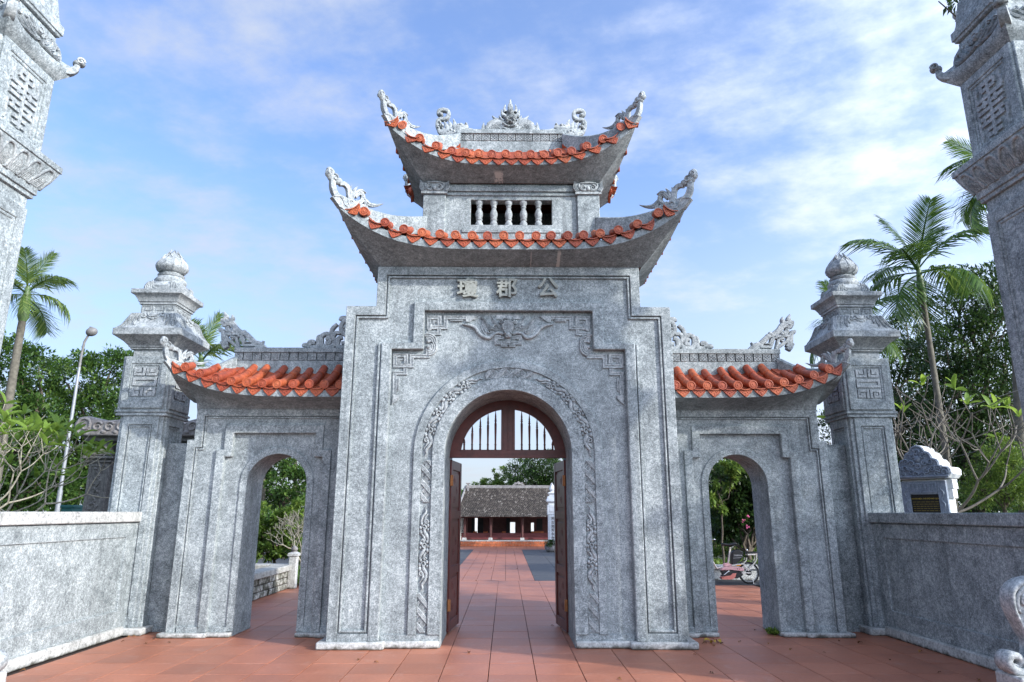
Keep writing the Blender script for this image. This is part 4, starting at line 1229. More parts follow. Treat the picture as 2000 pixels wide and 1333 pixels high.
# ------------------------------------------------------------------ lotus pillars at the corners
def lotus_bud(b, cx, cy, z, R, H):
    b.lathe((cx, cy, z), [(R * .80, 0), (R * .86, .03), (R * .66, .05), (R * .60, .075)], 20)
    z += .07; H -= .07
    b.lathe((cx, cy, z), [(R * .58, 0), (R * .85, H * .10), (R * .94, H * .22), (R * .90, H * .36), (R * .66, H * .55), (R * .36, H * .75), (R * .10, H * .94), (.004, H)], 24)
    for layer, (n, top, rr, a0) in enumerate(((6, .98, 1.0, 0), (6, .78, 1.045, pi / 6))):
        for i in range(n):
            a = a0 + 2 * pi * i / n; vs = []; fs = []; NU, NV = 6, 8
            for v in range(NV + 1):
                t = v / NV; zz = H * (.04 + (top - .04) * t)
                tt = zz / H
                rad = np.interp(tt, [0, .1, .22, .36, .55, .75, .92, 1.0], [.58, .85, .97, .93, .70, .43, .20, .12]) * R * rr
                half = (pi / n) * 1.04 * (1 - max(0, (t - .45) / .55) ** 1.8) + .005
                for u in range(NU + 1):
                    k = u / NU * 2 - 1
                    rim = .022 * R / .23 * (abs(k) > .7)
                    q = rad + rim + .02 * R * (1 - k * k)
                    if t > .85: q += (t - .85) * .25 * R * (1 if layer else .3)
                    vs.append((cx + q * cos(a + k * half), cy + q * sin(a + k * half), z + zz))
            for v in range(NV):
                for u in range(NU):
                    p = v * (NU + 1) + u; fs.append((p, p + 1, p + NU + 2, p + NU + 1))
            b.add(vs, fs)
def lotus_pillar(cx, cy, s, label, mat=None, cap_carve=True):
    st = mat or M['stone']; cv = mat or M['carve']
    P = thing('gate_pillar', (cx, cy, 0), label, 'pillar', 'lotus-topped corner pillars')
    bl = lambda b, n, m_=None, bev=.010, **k: b.build(n, m_ or st, P, bevel=bev, **k)
    bl(MB().box(cx - .44, cx + .44, cy - .435, cy + .435, 0, .10), 'plinth', M['plinth'], .02)
    b = MB()
    h = .330
    b.box(cx - h, cx + h, cy - h, cy + h, .10, 3.13)
    # corner strips stepped back behind the panels
    for k in range(4):
        m = sidemap(cx, cy, h, k)
        w = .275
        b.band([(-w, .236), (-w, 3.125), (w, 3.125), (w, .236)], [(-w + .095, .236), (-w + .095, 2.99), (w - .095, 2.99), (w - .095, .236)], m, -.01, .032)
        b.band([(-w + .107, .234), (-w + .107, 2.978), (w - .107, 2.978), (w - .107, .234)], [(-w + .13, .234), (-w + .13, 2.955), (w - .13, 2.955), (w - .13, .234)], m, -.01, .021)
        b.box(*( (cx - w, cx + w, cy - h - .0365, cy - h + .01, .098, .24) if k == 0 else (cx + h - .01, cx + h + .0365, cy - w, cy + w, .098, .24) if k == 1 else (cx - w, cx + w, cy + h - .01, cy + h + .0365, .098, .24) if k == 2 else (cx - h - .0365, cx - h + .01, cy - w, cy + w, .098, .24)))
    bl(b, 'shaft')
    b = MB(); b.sqloft((cx, cy, 0), [(.385, .385, 3.125), (.385, .385, 3.16), (.372, .372, 3.163), (.372, .372, 3.175), (.398, .398, 3.178), (.398, .398, 3.212), (.37, .37, 3.216)])
    bl(b, 'neck_moulding', bev=.006)
    b = MB(); h = .375
    b.box(cx - h, cx + h, cy - h, cy + h, 3.215, 4.05)
    for k in range(4):
        m = sidemap(cx, cy, h, k); w = .33
        b.band([(-w, 3.235), (-w, 4.048), (w, 4.048), (w, 3.235)], [(-w + .10, 3.37), (-w + .10, 3.93), (w - .10, 3.93), (w - .10, 3.37)], m, -.01, .027, closed=True)
        b.band([(-w + .099, 3.369), (-w + .099, 3.931), (w - .099, 3.931), (w - .099, 3.369)], [(-w + .13, 3.40), (-w + .13, 3.90), (w - .13, 3.90), (w - .13, 3.40)], m, -.01, .015, closed=True)
    bx = bl(b, 'box')
    # long-life key character on each face
    for k in range(4):
        m = sidemap(cx, cy, h, k); b = MB(); t = .019
        def stroke(pts):
            for (x0, z0), (x1, z1) in zip(pts[:-1], pts[1:]):
                a0, a1 = sorted((x0, x1)); c0, c1 = sorted((z0, z1))
                b.band([(a0 - t, c0 - t), (a1 + t, c0 - t)], [(a0 - t, c1 + t), (a1 + t, c1 + t)], m, 0, .016 + .0006 * (len(b.v) % 7))
        for sg in (-1, 1):
            f = lambda pts: [(sg * x, 3.65 + z) for x, z in pts]
            stroke(f([(.028, .21), (.028, .115), (.162, .115), (.162, .205), (.085, .205), (.085, .165), (.115, .165)]))
            stroke(f([(.028, -.21), (.028, -.115), (.162, -.115), (.162, -.205), (.085, -.205), (.085, -.165), (.115, -.165)]))
        stroke([(-.165, 3.605), (.165, 3.605), (.165, 3.695), (-.165, 3.695), (-.165, 3.605)])
        b.build('key_emblem', cv, bx)
    b = MB()
    b.sqloft((cx, cy, 0), [(.29, .29, 4.05), (.29, .29, 4.17), (.33, .33, 4.18), (.33, .33, 4.205), (.35, .35, 4.21), (.355, .355, 4.235), (.37, .37, 4.245), (.41, .41, 4.29), (.49, .49, 4.345), (.53, .53, 4.37),
                           (.53, .53, 4.475)])
    prof = [(.515, 4.478), (.46, 4.54), (.42, 4.62), (.395, 4.70), (.375, 4.755), (.31, 4.78)]
    b.sqloft((cx, cy, 0), [(p, p, z) for p, z in prof])
    b.sqloft((cx, cy, 0), [(.275, .275, 4.775), (.275, .275, 4.92), (.30, .30, 4.925), (.30, .30, 4.96), (.315, .315, 4.965), (.325, .325, 5.0), (.36, .36, 5.06), (.405, .405, 5.085), (.405, .405, 5.16)])
    cap = bl(b, 'capital', cv, .008)
    if cap_carve:
        sl_ = lambda v: float(np.interp(-v, [-z for p, z in reversed(prof)], [p for p, z in reversed(prof)]))
        for k in range(4):
            m = sidemap(cx, cy, 0, k, sl_); b = MB()
            # centre rosette
            for (x, z, r_) in ((-.075, 4.70, .035), (-.045, 4.675, .035), (0, 4.66, .04), (.045, 4.675, .035), (.075, 4.70, .035)): b.blob(x, z, r_, r_ * .8, m, .02)
            b.blob(0, 4.735, .075, .05, m, .03); b.ribbon([(-.085, 4.75, .009), (-.06, 4.705, .009), (0, 4.69, .009), (.06, 4.705, .009), (.085, 4.75, .009)], m, .034)
            for sg in (-1, 1):
                b.curl(sg * .15, 4.72, .048, m, .026, .013, a0=0, turns=1.2, ccw=sg)
                for l in ([(.17, 4.74, .018), (.20, 4.68, .02), (.19, 4.61, .008)], [(.22, 4.75, .018), (.25, 4.67, .02), (.26, 4.58, .016), (.245, 4.545, .006)], [(.27, 4.75, .018), (.315, 4.66, .022), (.345, 4.57, .016), (.37, 4.52, .006)],
                          [(.32, 4.75, .016), (.365, 4.66, .02), (.41, 4.57, .014), (.46, 4.50, .006)]):
                    b.ribs([(sg * x, z, w) for x, z, w in l], m, .024, 3)
            # meander band
            m2 = sidemap(cx, cy, .275, k); x = -.26
            for i in range(3):
                x0 = -.265 + i * .178
                fretline(b, m2, [(x0 + .012, 4.80), (x0 + .012, 4.90), (x0 + .15, 4.90), (x0 + .15, 4.835), (x0 + .07, 4.835), (x0 + .07, 4.868)], .010, .012)
            b.build('leaf_drape', cv, cap, smooth=45)
    b = MB()
    b.sqloft((cx, cy, 0), [(.27, .27, 5.16), (.275, .275, 5.25), (.24, .24, 5.33), (.18, .18, 5.36)])
    b.lathe((cx, cy, 0), [(.20, 5.30), (.245, 5.36), (.25, 5.40), (.21, 5.455), (.14, 5.48)], 20)
    for k in range(4):
        m = sidemap(cx, cy, .27, k)
        for j in range(4):
            b.ribbon([(-.15 + j * .0, 5.345 - j * .016, .008), (-.12, 5.25 - j * .016 + .02, .008), (0, 5.235 - j * .016 + .02, .008), (.12, 5.25 - j * .016 + .02, .008), (.15, 5.345 - j * .016, .008)], m, .012)
        for sg in (-1, 1):
            for j in range(4): b.ribbon([(sg * (.16 + j * .028), 5.17, .013), (sg * (.165 + j * .028), 5.24, .013), (sg * (.145 + j * .02), 5.32, .009)], m, .02)
    bl(b, 'bud_base', cv, 0, smooth=45)
    b = MB(); lotus_bud(b, cx, cy, 5.47, .245, .49)
    b.build('lotus_bud', cv, P, smooth=60)
    return P
lotus_pillar(-5.61, 10.81, -1, 'pale grey square pillar with a lotus bud on top, beside the dark roofed screen wall')
lotus_pillar(5.61, 10.81, 1, 'shaded grey square pillar with a lotus bud on top, in front of the palms')

# ------------------------------------------------------------------ low boundary walls running back from the tall pillars
def boundary_wall(s, off, label):
    x = 5.42 + off; W = thing('boundary_wall', (s * (x + .18), 8.6, 0), label, 'wall', 'low panelled boundary walls')
    y0, y1 = 6.78, 10.46
    X = lambda a, c: sorted((s * a, s * c))
    b = MB(); a, c = X(x + .012, x + .36); b.box(a, c, y0, y1, 0, 1.56); 
    m = (lambda u, v, h: (s * (x + .012 - h), u, v))
    b.band([(y0, .13), (y0, 1.545), (y1, 1.545), (y1, .13)], [(y0 + .22, .36), (y0 + .22, 1.345), (y1 - .26, 1.345), (y1 - .26, .36)], m, -.01, .022, closed=True)
    b.build('wall_panel', M['stone'], W, bevel=.010)
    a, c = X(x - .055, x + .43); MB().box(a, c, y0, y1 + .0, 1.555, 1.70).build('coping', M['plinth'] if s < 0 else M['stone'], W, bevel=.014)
    a, c = X(x - .05, x + .40); MB().box(a, c, y0, y1 - .08, 0, .135).build('plinth', M['plinth'], W, bevel=.022)
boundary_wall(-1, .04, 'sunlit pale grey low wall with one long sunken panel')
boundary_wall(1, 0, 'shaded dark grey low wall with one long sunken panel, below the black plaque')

# ------------------------------------------------------------------ tall pillars close to the camera
def tall_pillar(s, label):
    cx, cy = s * 5.575, 6.45
    P = thing('tall_pillar', (cx, cy, 0), label, 'pillar', 'tall carved pillars nearest the camera')
    bl = lambda b, n, m_=None, bev=.012, par=None, **k: b.build(n, m_ or M['stone'], par or P, bevel=bev, **k)
    bl(MB().box(cx - .47, cx + .47, cy - .47, cy + .47, 0, .30), 'plinth', M['plinth'], .02)
    h = .372
    b = MB(); b.box(cx - h, cx + h, cy - h, cy + h, .30, 4.99)
    for k in range(4):
        m = sidemap(cx, cy, h, k); w = h - .001
        b.band([(-w, .4), (-w, 4.85), (w, 4.85), (w, .4)], [(-w + .13, .55), (-w + .13, 4.70), (w - .13, 4.70), (w - .13, .55)], m, -.01, .026, closed=True)
        b.band([(-w + .129, .549), (-w + .129, 4.701), (w - .129, 4.701), (w - .129, .549)], [(-w + .165, .585), (-w + .165, 4.665), (w - .165, 4.665), (w - .165, .585)], m, -.01, .014, closed=True)
    bl(b, 'shaft')
    b = MB(); b.sqloft((cx, cy, 0), [(.372, .372, 4.98), (.405, .405, 4.985), (.405, .405, 5.03), (.425, .425, 5.035), (.425, .425, 5.10), (.43, .43, 5.12), (.49, .49, 5.20), (.53, .53, 5.30), (.545, .545, 5.345), (.545, .545, 5.36), (.562, .562, 5.362), (.562, .562, 5.435), (.42, .42, 5.47)])
    lo = bl(b, 'lotus_band', bev=.006)
    sl_ = lambda v: float(np.interp(v, [5.10, 5.12, 5.20, 5.30, 5.345], [.425, .43, .49, .53, .545]))
    for k in range(4):
        m = sidemap(cx, cy, 0, k, sl_)
        for j in range(-2, 3):
            # petals lean outwards towards the corners
            b = MB(); x0 = j * .165; x1 = j * .205; wd = .100 if j else .112
            pts = []
            for i in range(13):
                t = i / 12 * 2 - 1
                v = 5.105 + .225 * (1 - abs(t) ** 3.4)
                u = x0 + (x1 - x0) * (v - 5.105) / .225 + wd * t
                pts.append((u, v))
            b.ribbon([p + (.016,) for p in pts], m, .022, seg=2)
            for i in range(5):
                t = (i - 2) / 2.6
                b.ribbon([(x0 + wd * t * .62, 5.115, .008), (x0 + (x1 - x0) * .5 + wd * t * .55, 5.20, .007), (x0 + (x1 - x0) * .8 + wd * t * .25, 5.26 - abs(t) * .02, .003)], m, .010, n=3, seg=3)
            bl(b, 'petal', M['carve'], 0, lo)
    b = MB(); h = .390; b.box(cx - h, cx + h, cy - h, cy + h, 5.46, 6.44)
    for k in range(4):
        m = sidemap(cx, cy, h, k); w = h - .003
        b.band([(-w, 5.47), (-w, 6.438), (w, 6.438), (w, 5.47)], [(-w + .105, 5.56), (-w + .105, 6.335), (w - .105, 6.335), (w - .105, 5.56)], m, -.01, .026, closed=True)
        b.band([(-w + .104, 5.559), (-w + .104, 6.336), (w - .104, 6.336), (w - .104, 5.559)], [(-w + .14, 5.595), (-w + .14, 6.30), (w - .14, 6.30), (w - .14, 5.595)], m, -.01, .014, closed=True)
    bx = bl(b, 'box')
    for k in range(4):
        m = sidemap(cx, cy, h, k); b = MB(); t = .020
        def bar(x0, x1, z, tt=t): b.band([(x0, z - tt), (x1, z - tt)], [(x0, z + tt), (x1, z + tt)], m, 0, .024)
        def post(x, z0, z1): b.band([(x - t, z0), (x + t, z0)], [(x - t, z1), (x + t, z1)], m, 0, .0236)
        for z, x in ((6.235, .10), (6.165, .10), (6.075, .20), (6.005, .20), (5.935, .20), (5.86, .17), (5.79, .17), (5.71, .10), (5.64, .10)): bar(-x, x, z)
        post(0, 5.60, 6.27)
        for sg in (-1, 1):
            post(sg * .085, 5.97, 6.05); post(sg * .12, 5.79, 5.86); post(sg * .10, 6.165, 6.235)
            b.ribbon([(sg * .19, 6.09, .022), (sg * .195, 6.16, .02), (sg * .175, 6.20, .018), (sg * .185, 6.255, .010)], m, .024)
            b.ribbon([(sg * .20, 5.85, .022), (sg * .205, 5.75, .022), (sg * .185, 5.68, .018), (sg * .20, 5.62, .008)], m, .024)
        b.build('longevity_emblem', M['carve'], bx)
    # flared eave with upturned corners, carved frieze, cornice
    b = MB(); n = 9; rows = []
    def ring(h0, z, up=0, ext=0):
        r = []
        for k in range(4):
            for i in range(n - 1):
                t = -1 + 2 * i / (n - 1); e = h0 + ext * abs(t) ** 5; c = e * t; zz = z + up * abs(t) ** 4
                r.append([(cx + c, cy - e, zz), (cx + e, cy + c, zz), (cx - c, cy + e, zz), (cx - e, cy - c, zz)][k])
        return r
    R = [ring(.392, 6.435), ring(.42, 6.46, .02, .01), ring(.455, 6.50, .05, .03), ring(.475, 6.55, .08, .05), ring(.475, 6.60, .09, .05), ring(.44, 6.64, .06, .04), ring(.425, 6.72, 0), ring(.405, 6.84), ring(.36, 6.93), ring(.36, 6.97)]
    vs = [p for r_ in R for p in r_]; c = 4 * (n - 1); fs = []
    for i in range(len(R) - 1):
        for k in range(c): fs.append((i * c + k, i * c + (k + 1) % c, (i + 1) * c + (k + 1) % c, (i + 1) * c + k))
    b.add(vs, fs); ev = bl(b, 'flared_eave', bev=0, smooth=40)
    for qx in (-1, 1):
        for qy in (-1, 1):
            b = MB(); d0 = np.array([qx, qy]) / sqrt(2)
            m = lambda u, v, hh: (cx + d0[0] * u - d0[1] * hh, cy + d0[1] * u + d0[0] * hh, v)
            b.ribbon([(.60, 6.60, .05), (.68, 6.62, .05), (.735, 6.67, .042), (.75, 6.73, .032)], m, .055, full=True)
            for (u, v, r_) in ((.745, 6.765, .042), (.795, 6.78, .038), (.775, 6.815, .038)): b.blob(u, v, r_, r_, m, .06, full=True)
            b.curl(.77, 6.785, .045, lambda u, v, hh: m(u, v, hh + .055), .012, .012, turns=1.2); b.curl(.77, 6.785, .045, lambda u, v, hh: m(u, v, -hh - .055), .012, .012, turns=1.2)
            bl(b, 'corner_hook', M['carve'], 0, ev)
    sf = lambda v: float(np.interp(v, [6.60, 6.64, 6.72, 6.84, 6.93], [.475, .445, .425, .405, .36]))
    for k in range(4):
        m = sidemap(cx, cy, 0, k, sf); b = MB()
        b.blob(0, 6.80, .055, .05, m, .05); b.curl(0, 6.80, .045, m, .055, .010, turns=1.6)
        for sg in (-1, 1):
            for l in ([(.06, 6.70, .02), (.12, 6.74, .024), (.17, 6.80, .02), (.16, 6.87, .008)], [(.05, 6.75, .018), (.09, 6.83, .02), (.14, 6.88, .008)], [(.16, 6.69, .02), (.22, 6.73, .024), (.27, 6.78, .016), (.27, 6.86, .006)],
                      [(.26, 6.67, .02), (.33, 6.70, .022), (.37, 6.75, .014), (.36, 6.82, .005)], [(.10, 6.66, .018), (.20, 6.655, .02), (.30, 6.645, .014), (.39, 6.66, .006)], [(.0, 6.70, .02), (.06, 6.665, .02), (.12, 6.66, .01)]):
                b.ribs([(sg * x, z, w) for x, z, w in l], m, .034, 3)
            for (x, z) in ((.20, 6.83), (.31, 6.80), (.10, 6.79)): b.curl(sg * x, z, .026, m, .035, .009, turns=1.2, ccw=sg)
        bl(b, 'frieze_carving', M['carve'], 0, ev)
    b = MB(); b.sqloft((cx, cy, 0), [(.345, .345, 6.96), (.345, .345, 6.985), (.365, .365, 6.99), (.385, .385, 7.0), (.39, .39, 7.03), (.405, .405, 7.033), (.405, .405, 7.14), (.38, .38, 7.15), (.36, .36, 7.22), (.345, .345, 7.34), (.32, .32, 7.5), (.25, .25, 7.55)])
    bl(b, 'cornice', bev=.006)
    b = MB(); b.sqloft((cx, cy, 0), [(.26, .26, 7.54), (.26, .26, 7.66), (.36, .36, 7.74), (.36, .36, 7.81), (.2, .2, 7.86)])
    bl(b, 'upper_cornice', bev=.006)
    b = MB(); lotus_bud(b, cx, cy, 7.84, .24, .48); b.build('lotus_bud', M['carve'], P, smooth=60)
tall_pillar(-1, 'tall brightly sunlit carved pillar close by, beside the left end of the pale low wall')
tall_pillar(1, 'tall shaded carved pillar close by, with palm fronds showing behind it')

# ------------------------------------------------------------------ scroll stones at the feet of the tall pillars
def scroll_stone(s, label):
    Y = 6.55
    S_ = thing('scroll_stone', (s * 4.8, Y, 0), label, 'scroll stone', 'carved scroll stones at the pillar feet')
    dx = -.20 if s < 0 else .12
    x0, x1 = sorted((s * 4.30 + dx, s * 5.11 + dx))
    MB().box(x0, x1, Y - .17, Y + .17, 0, .315).build('base_block', M['plinth'], S_, bevel=.02)
    B = (1920, 1120, 6.26)
    def q(pts):
        T_ = tr([p[:2] for p in pts], B, Y - .1)
        return [((t[0] if s > 0 else -t[0]) + dx, t[1]) + ((p[2] * .00078,) if len(p) > 2 else ()) for t, p in zip(T_, pts)]
    m = lambda u, v, h: (u, Y - h, v)
    b = MB()
    out = [(860, 1230), (860, 90), (700, 40), (560, 40), (460, 50), (350, 75), (255, 130), (195, 215), (185, 310), (205, 420), (260, 540), (320, 650), (370, 740), (430, 830), (440, 960), (430, 1060), (400, 1150), (330, 1200), (240, 1200), (250, 1240)]
    b.prism(q(out), m, -.07, .07)
    bod = b.build('scroll_body', M['carve'], S_, bevel=.035)
    mf = lambda u, v, h: (u, Y - .062 - h, v)
    b = MB()
    for l in ([(520, 60, 26), (370, 95, 30), (270, 160, 32), (215, 240, 30), (215, 340, 28), (240, 450, 24), (290, 560, 22), (345, 670, 18), (385, 790, 6)],
              [(540, 90, 22), (420, 120, 26), (330, 190, 28), (275, 280, 26), (270, 370, 24), (300, 470, 18), (345, 490, 5)],
              [(540, 120, 20), (450, 150, 24), (370, 220, 26), (325, 300, 22), (330, 370, 16), (405, 415, 4)],
              [(560, 150, 18), (480, 180, 22), (420, 240, 22), (395, 300, 18), (470, 320, 4)], [(600, 180, 16), (520, 205, 20), (470, 250, 16), (500, 240, 6)]):
        b.ribbon(q(l), mf, .05)
    b.ribbon(q([(470, 720, 10), (450, 620, 10), (470, 560, 10), (520, 550, 10)]), mf, .02)
    b.build('carved_leaves', M['carve'], bod, smooth=50)
    b = MB()
    b.ribbon(q([(700, 1200, 40), (520, 1230, 44), (360, 1230, 50), (230, 1180, 52), (180, 1090, 50), (220, 1020, 46), (300, 1030, 44), (345, 1090, 36), (320, 1150, 26), (260, 1130, 18)]), m, .095, full=True, n=6)
    b.build('foot_scroll', M['carve'], bod, smooth=50)
scroll_stone(-1, 'sunlit carved scroll stone on a block at the foot of the bright tall pillar')
scroll_stone(1, 'shaded carved scroll stone on a block at the foot of the dark tall pillar')
# ------------------------------------------------------------------ ground and paving
def flat(name, x0, x1, y0, y1, z, mat, kind='structure', thick=.02):
    o = MB().box(x0, x1, y0, y1, z - thick, z).build(name, mat); tag(o, kind=kind); return o
def pavemat(name, c1, c2, rough=.42, rnd=.13):
    m, nt, b, N, L = newmat(name)
    g = N('ShaderNodeNewGeometry'); pos = g.outputs['Position']
    a = noise(N, L, pos, 1.3, 6, .62); c = noise(N, L, pos, 26, 5, .7); d = noise(N, L, pos, 4.5, 5, .6, .6)
    mx = N('ShaderNodeMix'); mx.data_type = 'FLOAT'; mx.inputs[0].default_value = .4; L(a.outputs['Fac'], mx.inputs[2]); L(c.outputs['Fac'], mx.inputs[3])
    r = ramp(N, [(.36, c1), (.64, c2)]); L(mx.outputs[0], r.inputs['Fac'])
    # pale scuffs and dusty patches
    sc = N('ShaderNodeMapRange'); sc.inputs[1].default_value = .58; sc.inputs[2].default_value = .78; sc.inputs[3].default_value = 0; sc.inputs[4].default_value = .34; L(d.outputs['Fac'], sc.inputs[0])
    mm = N('ShaderNodeMix'); mm.data_type = 'RGBA'; mm.inputs[7].default_value = (.46, .33, .28, 1); L(sc.outputs[0], mm.inputs[0]); L(r.outputs['Color'], mm.inputs[6])
    oi = N('ShaderNodeObjectInfo'); mr = N('ShaderNodeMapRange'); mr.inputs[3].default_value = 1 - rnd; mr.inputs[4].default_value = 1 + rnd; L(oi.outputs['Random'], mr.inputs[0])
    hv = N('ShaderNodeHueSaturation'); L(mr.outputs[0], hv.inputs['Value']); L(mm.outputs[2], hv.inputs['Color'])
    L(hv.outputs[0], b.inputs['Base Color'])
    rr = N('ShaderNodeMapRange'); rr.inputs[3].default_value = rough - .12; rr.inputs[4].default_value = rough + .22; L(a.outputs['Fac'], rr.inputs[0]); L(rr.outputs[0], b.inputs['Roughness'])
    b.inputs['Specular IOR Level'].default_value = .4
    bp = N('ShaderNodeBump'); bp.inputs['Strength'].default_value = .15; bp.inputs['Distance'].default_value = .004; L(c.outputs['Fac'], bp.inputs['Height']); L(bp.outputs[0], b.inputs['Normal'])
    return m
M['pave'] = pavemat('terracotta_paving', (.285, .103, .060), (.42, .165, .098))
M['pave2'] = pavemat('grey_paving', (.040, .041, .043), (.075, .077, .079), .55)
M['joint'] = simple('joint_dirt', (.045, .032, .028), .95, .4, 20)
M['soil'] = simple('soil_and_grass', (.035, .045, .018), .95, .5, 3, .3)
flat('ground', -400, 400, -60, 900, -.06, M['soil'], thick=.05)
flat('plaza_bed', -5.8, 5.8, -3, 18.4, -.017, M['joint'], thick=.04)
flat('courtyard_bed', -14, 14, 18.4, 38.5, -.012, M['joint'], thick=.04)
TX, TY = .512, .545; GAP = .009
def tile_slab(n='paving_tile', w=TX, l=TY, mat=None):
    b = MB(); x, y = w / 2 - GAP / 2, l / 2 - GAP / 2; e = .0012
    b.sqloft((0, 0, 0), [(x, y, -.02), (x, y, -e), (x - e, y - e, 0)])
    return b.mesh(n, mat or M['pave'], smooth=20)
PT = tile_slab()
def in_view(x, y):
    d = np.array([x, y, 0]) - CAM; z = d @ _fw
    return z > 0 and abs(FPX * (d @ _rt) / z) < 1030 and (666.5 - FPX * (d @ _up) / z) < 1380
plaza = bpy.data.objects.new('plaza_paving', None); COL.objects.link(plaza); tag(plaza, kind='structure'); WORLD_LOC[plaza.name] = (0, 0, 0)
cells = []
for j in range(-4, 22):
    for i in range(-11, 11):
        x = .30 + TX * (i + .5) ; y = 6.40 + TY * (j + .5)
        if y > 18.4: continue
        cells.append((x, y))
cells.sort(key=lambda p: (not in_view(*p), p[1] ** 2 + p[0] ** 2))
hid = lambda x, y: (.9 < abs(x) < 2.3 and 9.7 < y < 10.7) or (abs(x) > 5.6)
vis = [c for c in cells if not hid(*c)]
for (x, y) in vis[:300]:
    place('paving_tile', PT, plaza, (x, y, random.uniform(-.0012, .0012)), (random.uniform(-.0012, .0012), random.uniform(-.0012, .0012), 0))
rest = MB()
for (x, y) in vis[300:] + [c for c in cells if hid(*c)]:
    rest.sqloft((x, y, 0), [(TX / 2 - .003, TY / 2 - .003, -.02), (TX / 2 - .003, TY / 2 - .003, -.0005)])
tag(rest.build('paving_tiles', M['pave'], plaza, smooth=20), kind='stuff')
# courtyard: red path between dark slabs, red strip before the hall
court = bpy.data.objects.new('courtyard_paving', None); COL.objects.link(court); tag(court, kind='structure'); WORLD_LOC[court.name] = (0, 0, 0)
r_, g_ = MB(), MB()
def slab(b, x0, x1, y0, y1): b.sqloft(((x0 + x1) / 2, (y0 + y1) / 2, 0), [((x1 - x0) / 2 - .005, (y1 - y0) / 2 - .005, -.02), ((x1 - x0) / 2 - .005, (y1 - y0) / 2 - .005, random.uniform(-.001, .001))])
y = 18.42
while y < 33.2:
    for k in range(6): slab(r_, -1.53 + .375 * k, -1.53 + .375 * (k + 1), y, y + .75)
    x = .72
    while x < 12: slab(g_, x, x + .8, y, y + .75); x += .8
    x = -1.53
    while x > -12: slab(g_, x - .8, x, y, y + .75); x -= .8
    y += .75
while y < 38.4:
    x = -12
    while x < 12: slab(r_, x, x + .5, y, y + .6); x += .5
    y += .6
tag(r_.build('red_slabs', M['pave'], court, smooth=20), kind='stuff')
tag(g_.build('grey_slabs', M['pave2'], court, smooth=20), kind='stuff')
# fallen leaves on the paving
M['dry'] = simple('dry_leaf', (.17, .075, .022), .8, .5, 40, rnd=.5)
def dry_leaf():
    b = MB(); n = 6
    L_ = .07; vs = []; 
    for i in range(n + 1):
        t = i / n; w = .02 * sin(pi * t) ** .8; z = .012 * sin(pi * t * 1.3) + .004
        vs += [(-w, (t - .5) * L_, z + .010 * (w / .02)), (0, (t - .5) * L_, z), (w, (t - .5) * L_, z + .008 * (w / .02))]
    fs = []
    for i in range(n):
        for k in range(2): a = i * 3 + k; fs.append((a, a + 1, a + 4, a + 3))
    b.add(vs, fs); return b.mesh('fallen_leaf', M['dry'], recalc=False)
LF = dry_leaf()
spots = [(1376, 1258), (1395, 1262), (1410, 1258), (1680, 1257), (1500, 1258), (1545, 1270), (1738, 1290), (1835, 1315), (1798, 1274), (1912, 1330), (1357, 1280), (1390, 1316), (1210, 1328), (252, 1245), (262, 1243), (285, 1258), (240, 1254), (44, 1312), (735, 1295), (860, 1258), (1079, 1223), (915, 1276), (1640, 1253), (1610, 1276), (1475, 1232), (930, 1135), (1005, 1085), (1010, 1112), (960, 1110), (700, 1290), (330, 1256), (300, 1249), (1445, 1255)]
for i, (px, py) in enumerate(spots):
    p = at(px, py, Z=0.0)
    sc = random.uniform(.6, 1.15)
    o = place('fallen_leaf', LF, None, (float(p[0]), float(p[1]), .002), (random.uniform(-.2, .2), random.uniform(-.25, .25), random.uniform(0, 6.28)), (sc, sc, sc))
    tag(o, 'small brown fallen leaf lying on the red paving', 'leaf', 'fallen leaves on the paving')

M['yellowleaf'] = simple('yellow_leaf', (.36, .24, .03), .7, .4, 40)
YL = LF.copy(); YL.materials.clear(); YL.materials.append(M['yellowleaf'])
for px, py in ((1382, 1254), (1393, 1257), (1404, 1255)):
    p = at(px, py, Z=0.0); sc = random.uniform(1.5, 2.0)
    o = place('fallen_leaf', YL, None, (float(p[0]), float(p[1]), .004), (random.uniform(-.2, .2), random.uniform(-.2, .2), random.uniform(0, 6.28)), (sc, sc, sc))
    tag(o, 'yellow fallen leaf at the plinth foot left of the right arch', 'leaf', 'yellow leaves at the plinth foot')
